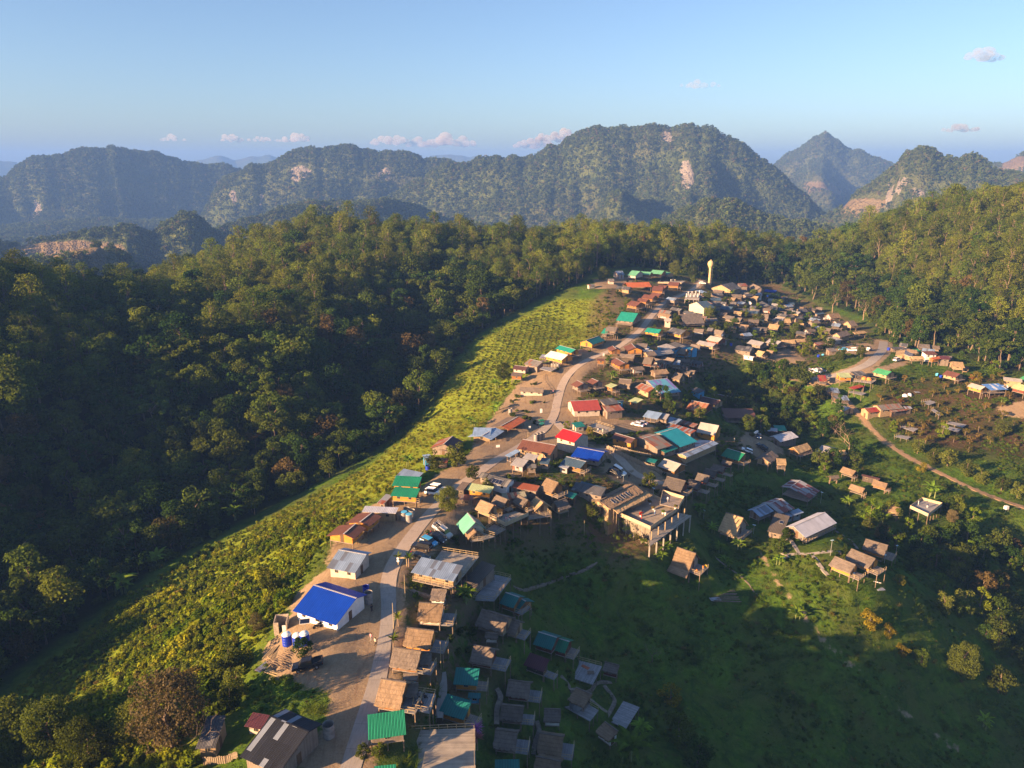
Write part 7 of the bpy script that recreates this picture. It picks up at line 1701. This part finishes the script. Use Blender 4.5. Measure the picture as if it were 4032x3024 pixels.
# tents
def tent(t,x,y,col,label,H=0,s=1.0):
    X,Y,G=hit(*tp(t,x,y),H+.5); G+=H; X,Y,G=(snap(*tp(t,x,y)) if H>0 else None) or (X,Y,G); r=empty('tent',(X,Y,G),random.uniform(0,3),label,'tent'); mb=MB(); n=10
    for i in range(n):
        for j in range(4):
            P=lambda i,j:(1.3*s*cos(j/4*pi/2)*cos(2*pi*i/n),1.1*s*cos(j/4*pi/2)*sin(2*pi*i/n),1.25*s*sin(j/4*pi/2))
            mb.face([P(i,j),P(i+1,j),P(i+1,j+1),P(i,j+1)])
    mb.build('canopy',plain_mat('tent_'+col,{'orange':(.65,.22,.05),'white':(.62,.64,.66),'grey':(.16,.18,.20)}[col],.7,.15),r); m2=MB(); [m2.tube((1.32*s*cos(a),1.12*s*sin(a),0),(0,0,1.27*s),.03,.03,4) for a in(.7,2.3,3.9,5.5)]; m2.build('tent_pole',M_steel,r)
tent('S',665,218,'orange','orange dome tent on the timber deck, left one',2.2); tent('S',710,225,'orange','orange dome tent on the timber deck, right one',2.2); tent('S',1060,385,'white','pale grey dome tent in the orchard, left one'); tent('S',1105,378,'white','pale grey dome tent in the orchard, right one'); tent('P',1170,760,'grey','dark grey tent on the shaded plank deck',1.4,1.2)
# timber stacks, pipes, oddments
def logs(t,x0,y0,x1,y1,k,sp,label,mat=None):
    a=hit(*tp(t,x0,y0));b=hit(*tp(t,x1,y1)); X,Y=(a[0]+b[0])/2,(a[1]+b[1])/2; G=float(hgt(X,Y)); d=Vector((b[0]-a[0],b[1]-a[1])); L=d.length; ang=math.atan2(d.y,d.x); mb=MB()
    for i in range(k): o=(i-k/2)*sp; q=random.uniform(-.3,.3); mb.beam((-L/2+q,o,.12+.05*(i%2)),(L/2+q,o+random.uniform(-.3,.3),.12),.16,.1)
    ob=mb.build('timber_stack',mat or M_bamb); ob.location=(X,Y,G); ob.rotation_euler=(0,0,ang); tag(ob,label,'timber')
logs('N',745,75,1010,110,9,.45,'stack of planks left of the black pickup',M_post); logs('N',560,285,800,275,3,.35,'pair of pale beams lying left of the black pickup'); logs('N',600,130,750,245,4,.3,'fan of crossed boards on the grass beside the pickup',M_post); logs('K',600,1290,760,1080,10,.3,'bundle of bamboo poles leaning down the slope under the tank stand')
logs('I',760,700,880,640,10,.22,'pile of firewood beside the orange walled stilt house'); logs('Q',900,1420,1300,1480,12,.5,'tangle of dead branches below the tall hut',M_post); logs('T',555,1225,625,1210,3,.3,'reddish plank lying in the scrub')
logs('R',1010,1445,1150,1570,2,.2,'white plastic pipe running down from the nearest bungalow',M_white); logs('G',900,1350,1000,1100,5,.5,'metal scaffold frames lying beside the lane',M_steel)
for t,x,y,w_,lb in (('N',500,220,1.2,'long pale corrugated sheet leaning at the scrub edge'),('Q',980,1525,1.2,'white board lying on the grass below the tall hut'),('R',120,1240,.9,'pale blue solar cover beside the footpath'),('R',1150,1590,1.0,'pale concrete slab at the end of the white pipe'),('C',660,1095,1.2,'flat pale blue sheet lying in the orchard')):
    X,Y,G=hit(*tp(t,x,y)); o=MB().box(-w_*1.2,w_*1.2,-w_*.5,w_*.5,0,.06).build('sheet',ROOFS['zn']()); o.location=(X,Y,float(hgt(X,Y))+.35); o.rotation_euler=(.15,.1,1.2 if t=='N' else .3); tag(o,lb,'sheet')
# satellite dishes
def dish(t,x,y,H,label,s=.7):
    X,Y,G=hit(*tp(t,x,y),H); r=empty('satellite_dish',(X,Y,G),0,label,'satellite dish'); mb=MB(); mb.lathe((0,0,0),[(0,-.12*s),(.5*s,-.06*s),(s,.12*s)],14); o=mb.build('dish',M_white,r); o.location=(0,-.1,H); o.rotation_euler=(R(55),0,.4); MB().beam((0,0,H-1.2),(0,0,H),.06).build('mount',M_steel,r)
dish('C',1170,870,2.6,'white satellite dish on the brown roofed orchard house',.7); dish('C',1962,1005,3.2,'round white dish between the blue tarpaulin roofs'); dish('A',1500,880,2.5,'white dish beside the small grey thatched hut'); dish('B',190,712,4.5,'large grey mesh dish beside the round leafy tree',1.2)
# ============================================================ people
def body_mesh(pose):
    me=bpy.data.meshes.new('person_body'); 
    J={'pel':(0,0,.93),'ch':(0,.01,1.32),'nk':(0,.01,1.47),'hd':(0,-.01,1.60),'ht':(0,0,1.70),'lh':(.10,0,.90),'lk':(.11,-.02,.50),'la':(.11,.02,.08),'lt':(.12,-.14,.04),'rh':(-.10,0,.90),'rk':(-.11,-.02,.50),'ra':(-.11,.02,.08),'rt':(-.12,-.14,.04),
       'ls':(.19,.01,1.40),'le':(.25,.03,1.13),'lw':(.26,-.06,.90),'lf':(.26,-.09,.80),'rs':(-.19,.01,1.40),'re':(-.25,.03,1.13),'rw':(-.26,-.06,.90),'rf':(-.26,-.09,.80)}
    if pose=='walk': J.update({'lk':(.11,-.18,.52),'la':(.11,-.26,.12),'lt':(.11,-.40,.10),'rk':(-.11,.06,.50),'ra':(-.11,.28,.16),'rt':(-.11,.22,.04),'le':(.25,.12,1.15),'lw':(.24,.12,.92),'lf':(.24,.10,.84),'re':(-.25,-.08,1.14),'rw':(-.22,-.24,.98),'rf':(-.2,-.32,.94)})
    if pose=='photo': J.update({'le':(.24,-.08,1.18),'lw':(.08,-.28,1.42),'lf':(.05,-.31,1.48),'re':(-.24,-.08,1.18),'rw':(-.08,-.28,1.42),'rf':(-.05,-.31,1.48)})
    if pose=='sit':
        for k in J: J[k]=(J[k][0],J[k][1],J[k][2]-.55)
        J.update({'lk':(.16,-.42,.42),'la':(.14,-.46,.06),'lt':(.14,-.58,.04),'rk':(-.16,-.42,.42),'ra':(-.14,-.46,.06),'rt':(-.14,-.58,.04),'lw':(.18,-.30,.50),'lf':(.16,-.38,.48),'rw':(-.18,-.30,.50),'rf':(-.16,-.38,.48)})
    names=list(J); ix={k:i for i,k in enumerate(names)}
    E=[('pel','ch'),('ch','nk'),('nk','hd'),('hd','ht'),('pel','lh'),('lh','lk'),('lk','la'),('la','lt'),('pel','rh'),('rh','rk'),('rk','ra'),('ra','rt'),('ch','ls'),('ls','le'),('le','lw'),('lw','lf'),('ch','rs'),('rs','re'),('re','rw'),('rw','rf')]
    RR={'pel':.15,'ch':.155,'nk':.055,'hd':.10,'ht':.075,'lh':.10,'rh':.10,'lk':.065,'rk':.065,'la':.045,'ra':.045,'lt':.04,'rt':.04,'ls':.07,'rs':.07,'le':.048,'re':.048,'lw':.035,'rw':.035,'lf':.03,'rf':.03}
    me.from_pydata([J[k] for k in names],[(ix[a],ix[b]) for a,b in E],[]); o=bpy.data.objects.new('tmp',me); COL.objects.link(o)
    s=o.modifiers.new('s','SKIN'); s.use_smooth_shade=True
    for i,k in enumerate(names): me.skin_vertices[0].data[i].radius=(RR[k],RR[k]*.82); me.skin_vertices[0].data[i].use_root=(k=='pel')
    m=o.modifiers.new('d','SUBSURF'); m.levels=1; dg=bpy.context.evaluated_depsgraph_get(); ev=o.evaluated_get(dg); r=bpy.data.meshes.new_from_object(ev); bpy.data.objects.remove(o)
    return r,J
POSES={k:body_mesh(k) for k in('stand','walk','photo','sit')}
M_skin=plain_mat('skin',(.42,.25,.17),.6,.1,3,bmp=0); M_hair=plain_mat('hair_black',(.02,.015,.012),.7,.1,3,bmp=0)
CL={'white':(.70,.70,.68),'black':(.02,.02,.025),'red':(.50,.04,.03),'orange':(.75,.24,.03),'pink':(.62,.30,.32),'blue':(.08,.18,.42),'grey':(.25,.25,.26),'navy':(.03,.05,.12),'yellow':(.65,.45,.05),'cream':(.60,.52,.40)}
def cm(c): return plain_mat('cloth_'+c,CL[c],.85,.15,4,bmp=.2)
def shell(me,cond,off,mat,name):
    vs=[v.co+v.normal*off for v in me.vertices]; F_=[tuple(p.vertices) for p in me.polygons if cond(p.center)]; us=sorted({i for f in F_ for i in f}); mp={u:i for i,u in enumerate(us)}
    r=bpy.data.meshes.new(name); r.from_pydata([vs[u] for u in us],[],[tuple(mp[i] for i in f) for f in F_]); r.materials.append(mat); r.polygons.foreach_set('use_smooth',[True]*len(F_)); return r
for k,(me,J) in POSES.items(): me.materials.clear(); me.materials.append(M_skin)
_sh={}
def person(t,x,y,pose,top,bot,label,H=0.0,ang=0.0,group=None):
    X,Y,G=hit(*tp(t,x,y),H); G+=H; q_=snap(*tp(t,x,y)) if H>0 else None; X,Y,G=q_ or (X,Y,G); me,J=POSES[pose]; r=empty('person',(X,Y,G+.02),ang,label,'person',group); mk(me,r,'body')
    zw=J['pel'][2]; key=(pose,top,bot)
    if key not in _sh:
        _sh[key]=(shell(me,lambda c:(c.z>zw-.02 and c.z<J['nk'][2]-.02),.018,cm(top),'shirt'),shell(me,lambda c:(c.z<=zw+.04 and abs(c.x)<.235 and c.z>.12 and (c.y>-.5)),.014,cm(bot),'trousers'))
        hd=J['hd']; mb=MB(); mb.lathe((hd[0],hd[1]+.02,hd[2]),[(.108,-.03),(.118,.05),(.095,.12),(.05,.15),(0,.155)],12); _sh[key]+=(mb.mesh('hair',M_hair,True),)
    for m,nm in zip(_sh[key],('shirt','trousers','hair')): mk(m,r,nm)
PEOPLE=[('K',2072,1010,'walk','pink','grey','person in a pale pink checked top walking on the lower road',0,2.2),('K',2135,1080,'walk','cream','black','person with a red bag walking on the lower road behind another',0,2.0),('K',2080,590,'stand','black','black','person in black beside the large blue roofed house',0,1),
('F',625,1255,'walk','black','black','person in dark clothes walking behind the white wagons',0,1.0),('G',1385,1055,'stand','black','black','person in black standing beside the black wagon on the lane',0,.3),('H',1075,510,'walk','grey','navy','person walking up the lane beside the steep whitish roof',0,2),
('D',1025,920,'walk','pink','navy','person walking on the curve of the concrete road',0,1),('D',1028,1140,'walk','grey','grey','person walking down the concrete road before the junction',0,1.3),
('J',897,395,'stand','pink','cream','person in a pale top on the wide bamboo terrace, left of two',3.4,.8),('J',945,385,'stand','navy','white','person in a dark top on the wide bamboo terrace, right of two',3.4,-.4),
('G',940,378,'stand','white','blue','person in white on the railed terrace, left of two',1.6,.5),('G',1008,388,'photo','cream','white','person in pale clothes on the railed terrace, right of two',1.6,0),
('Q',292,100,'stand','white','grey','person alone on the upper restaurant deck',4.5,.2),('Q',105,285,'stand','white','blue','person in a white top and jeans on the restaurant terrace',3.6,.8),('Q',252,325,'photo','white','cream','person in white taking a picture at the restaurant terrace edge',3.6,2.0),('G',1570,1640,'stand','red','red','person in bright red beside the restaurant planters',3.4,1.0),
('Q',710,1150,'stand','orange','orange','person in orange at the front rail of the tall hut',2.6,.4),('Q',800,1100,'stand','orange','grey','person in orange, middle of the group on the tall hut deck',2.6,1.4),('Q',842,1085,'stand','yellow','grey','person in yellow at the right end of the tall hut deck',2.6,2.4),
('R',1563,658,'stand','white','white','person in white at the left edge of the open square platform',2.8,1.0),('R',1660,692,'stand','navy','white','person in a dark top in the middle of the open square platform',2.8,-.5),
('O',935,620,'sit','grey','grey','person seated at the back of the small railed deck',2.2,.5),('O',1000,660,'sit','black','black','person in black seated in the middle of the small railed deck',2.2,2.0),('O',930,710,'sit','cream','black','person in a pale top seated at the left of the small railed deck',2.2,-1.0),('O',960,770,'sit','black','navy','person in dark clothes seated at the front of the small railed deck',2.2,3.0),
('A',945,300,'stand','white','white','person in white on the crowded terrace, leftmost of three',1.4,0),('A',965,297,'stand','white','grey','person in white on the crowded terrace, middle of three',1.4,1),('A',988,300,'stand','cream','grey','person in a pale top on the crowded terrace, rightmost of three',1.4,2)]
for p in PEOPLE: person(*p)
# flower pots on the restaurant terrace
for t,x,y,H,m_,lb in (('G',1480,1450,3.6,L_bright,'potted green shrub by the golden awning of the restaurant'),('G',1600,1370,3.6,L_orch,'potted shrub between the awning and the upper restaurant deck'),('G',1880,1560,3.6,L_bright,'potted green plant near the right edge of the restaurant terrace'),('G',1690,1420,3.6,L_gold,'potted yellow shrub in front of the upper restaurant deck'),('G',1745,1500,3.6,L_orch,'potted leafy shrub in the middle of the restaurant terrace'),('G',2060,1490,3.6,L_gold,'potted yellow plant at the far corner of the restaurant terrace'),('G',1560,1600,3.6,leaf_mat('redflower',(.55,.03,.02),(.45,.06,.02)),'potted bright red plant on the restaurant terrace')):
    q_=snap(*tp(t,x,y)); X,Y,G=hit(*tp(t,x,y),H); G+=H; X,Y,G=q_ or (X,Y,G); r=empty('potted_plant',(X,Y,G),0,lb,'potted plant'); MB().lathe((0,0,0),[(0,0),(.22,0),(.32,.45),(.26,.45)],12).build('pot',M_white,r); me=bushmesh(600+int(x),.6,1.1,m_,n=6,per=60,size=.16); mk(me,r,'foliage').location=(0,0,.4)
# table and mat on the open bamboo terrace
X,Y,G=snap(*tp('P',1385,285)) or hit(*tp('P',1385,285),1.5); G-=1.5; o=MB().box(-.7,.7,-.45,.45,.25,.33).box(-.6,-.5,-.35,-.25,0,.25).box(.5,.6,-.35,-.25,0,.25).box(-.6,-.5,.25,.35,0,.25).box(.5,.6,.25,.35,0,.25).build('low_table',M_post); o.location=(X,Y,G+1.5); tag(o,'dark low table on the open bamboo terrace','table')
X,Y,G=snap(*tp('P',1310,195)) or hit(*tp('P',1310,195),1.5); G-=1.5; o=MB().box(-.9,.9,-.4,.4,0,.05).build('mat',plain_mat('mat_orange',(.42,.13,.06),.9,.3)); o.location=(X,Y,G+1.5); o.rotation_euler=(0,0,-.7); tag(o,'orange mat on the open bamboo terrace','mat')
# letter-like marks painted on the shaded roofs
# final ground heights after the house terraces were cut
_v=np.stack([XX,YY,HH-np.clip(1-EDGE/14,0,1)*30],-1).reshape(-1).astype('f'); g.data.vertices.foreach_set('co',_v); g.data.update()
# ============================================================ clouds
def cloud(u,v,w_,h_,n,dens,label,seed,D=12600):
    rs=random.Random(seed); d=ray(u,v); k=D/d[1]; X,Y,Z=d[0]*k,D,CZ+d[2]*k; s=D/F*CP; mb=MB(); bm_=[]
    n=int(n*2.2)
    for i in range(n):
        q=rs.random(); x=(q-.5)*w_*s; hh=h_*s*(1-abs(q-.5)*1.3)*rs.uniform(.35,1); r=hh*.36+w_*s*.035; z=rs.uniform(0,hh*.6); y=rs.uniform(-.1,.1)*w_*s
        pr=[(0,-.5*r)]+[(r*sin(a)*rs.uniform(.9,1.1),-.5*r*cos(a) if a<pi/2 else -r*.9*cos(a)) for a in [pi*j/7 for j in range(1,7)]]+[(0,.9*r)]
        mb.lathe((x,y,z),pr,10)
    o=mb.build('cloud',None or cmat(dens),smooth=True); o.location=(X,Y,Z); tag(o,label,'cloud')
def cmat(dens):
    k='cloud%g'%dens
    if k in _mc: return _mc[k]
    m=bpy.data.materials.new('cloud_vapour'); m.use_nodes=True; t=m.node_tree; t.nodes.clear(); o=t.nodes.new('ShaderNodeOutputMaterial'); v=t.nodes.new('ShaderNodeVolumePrincipled'); v.inputs['Color'].default_value=(1,.97,.95,1); v.inputs['Density'].default_value=dens; v.inputs['Anisotropy'].default_value=.2; t.links.new(v.outputs[0],o.inputs['Volume']); _mc[k]=m; return m
for i,a in enumerate(((2100,585,110,45,14,0.0144,'puffy cloud left of the dome shaped mountain'),(2235,548,70,50,9,0.0162,'bright cloud top touching the dome shaped mountain'),(2170,560,90,40,9,0.0144,'middle puff of the cloud bank beside the dome mountain'),(1540,572,120,40,10,0.0090,'soft cloud above the central saddle'),(1740,580,200,46,14,0.0079,'wide low cloud between the middle mountains'),(1160,562,110,30,9,0.0108,'small cloud right of the left mountain, right one'),(1040,562,60,24,7,0.0108,'small cloud right of the left mountain, middle one'),(920,562,90,28,8,0.0101,'small cloud right of the left mountain, left one'),(680,560,70,30,6,0.0072,'faint cloud above the left mountain'),(3790,522,120,28,8,0.0108,'thin cloud above the right limestone peak'),(2760,348,120,26,7,0.0032,'faint grey wisp alone in the sky'),(3880,240,110,60,8,0.0047,'faint white wisp high at the right of the sky'))): cloud(a[0],a[1]-6,a[2]*1.3,a[3]*1.4,*a[4:],seed=i+3,D=12600)
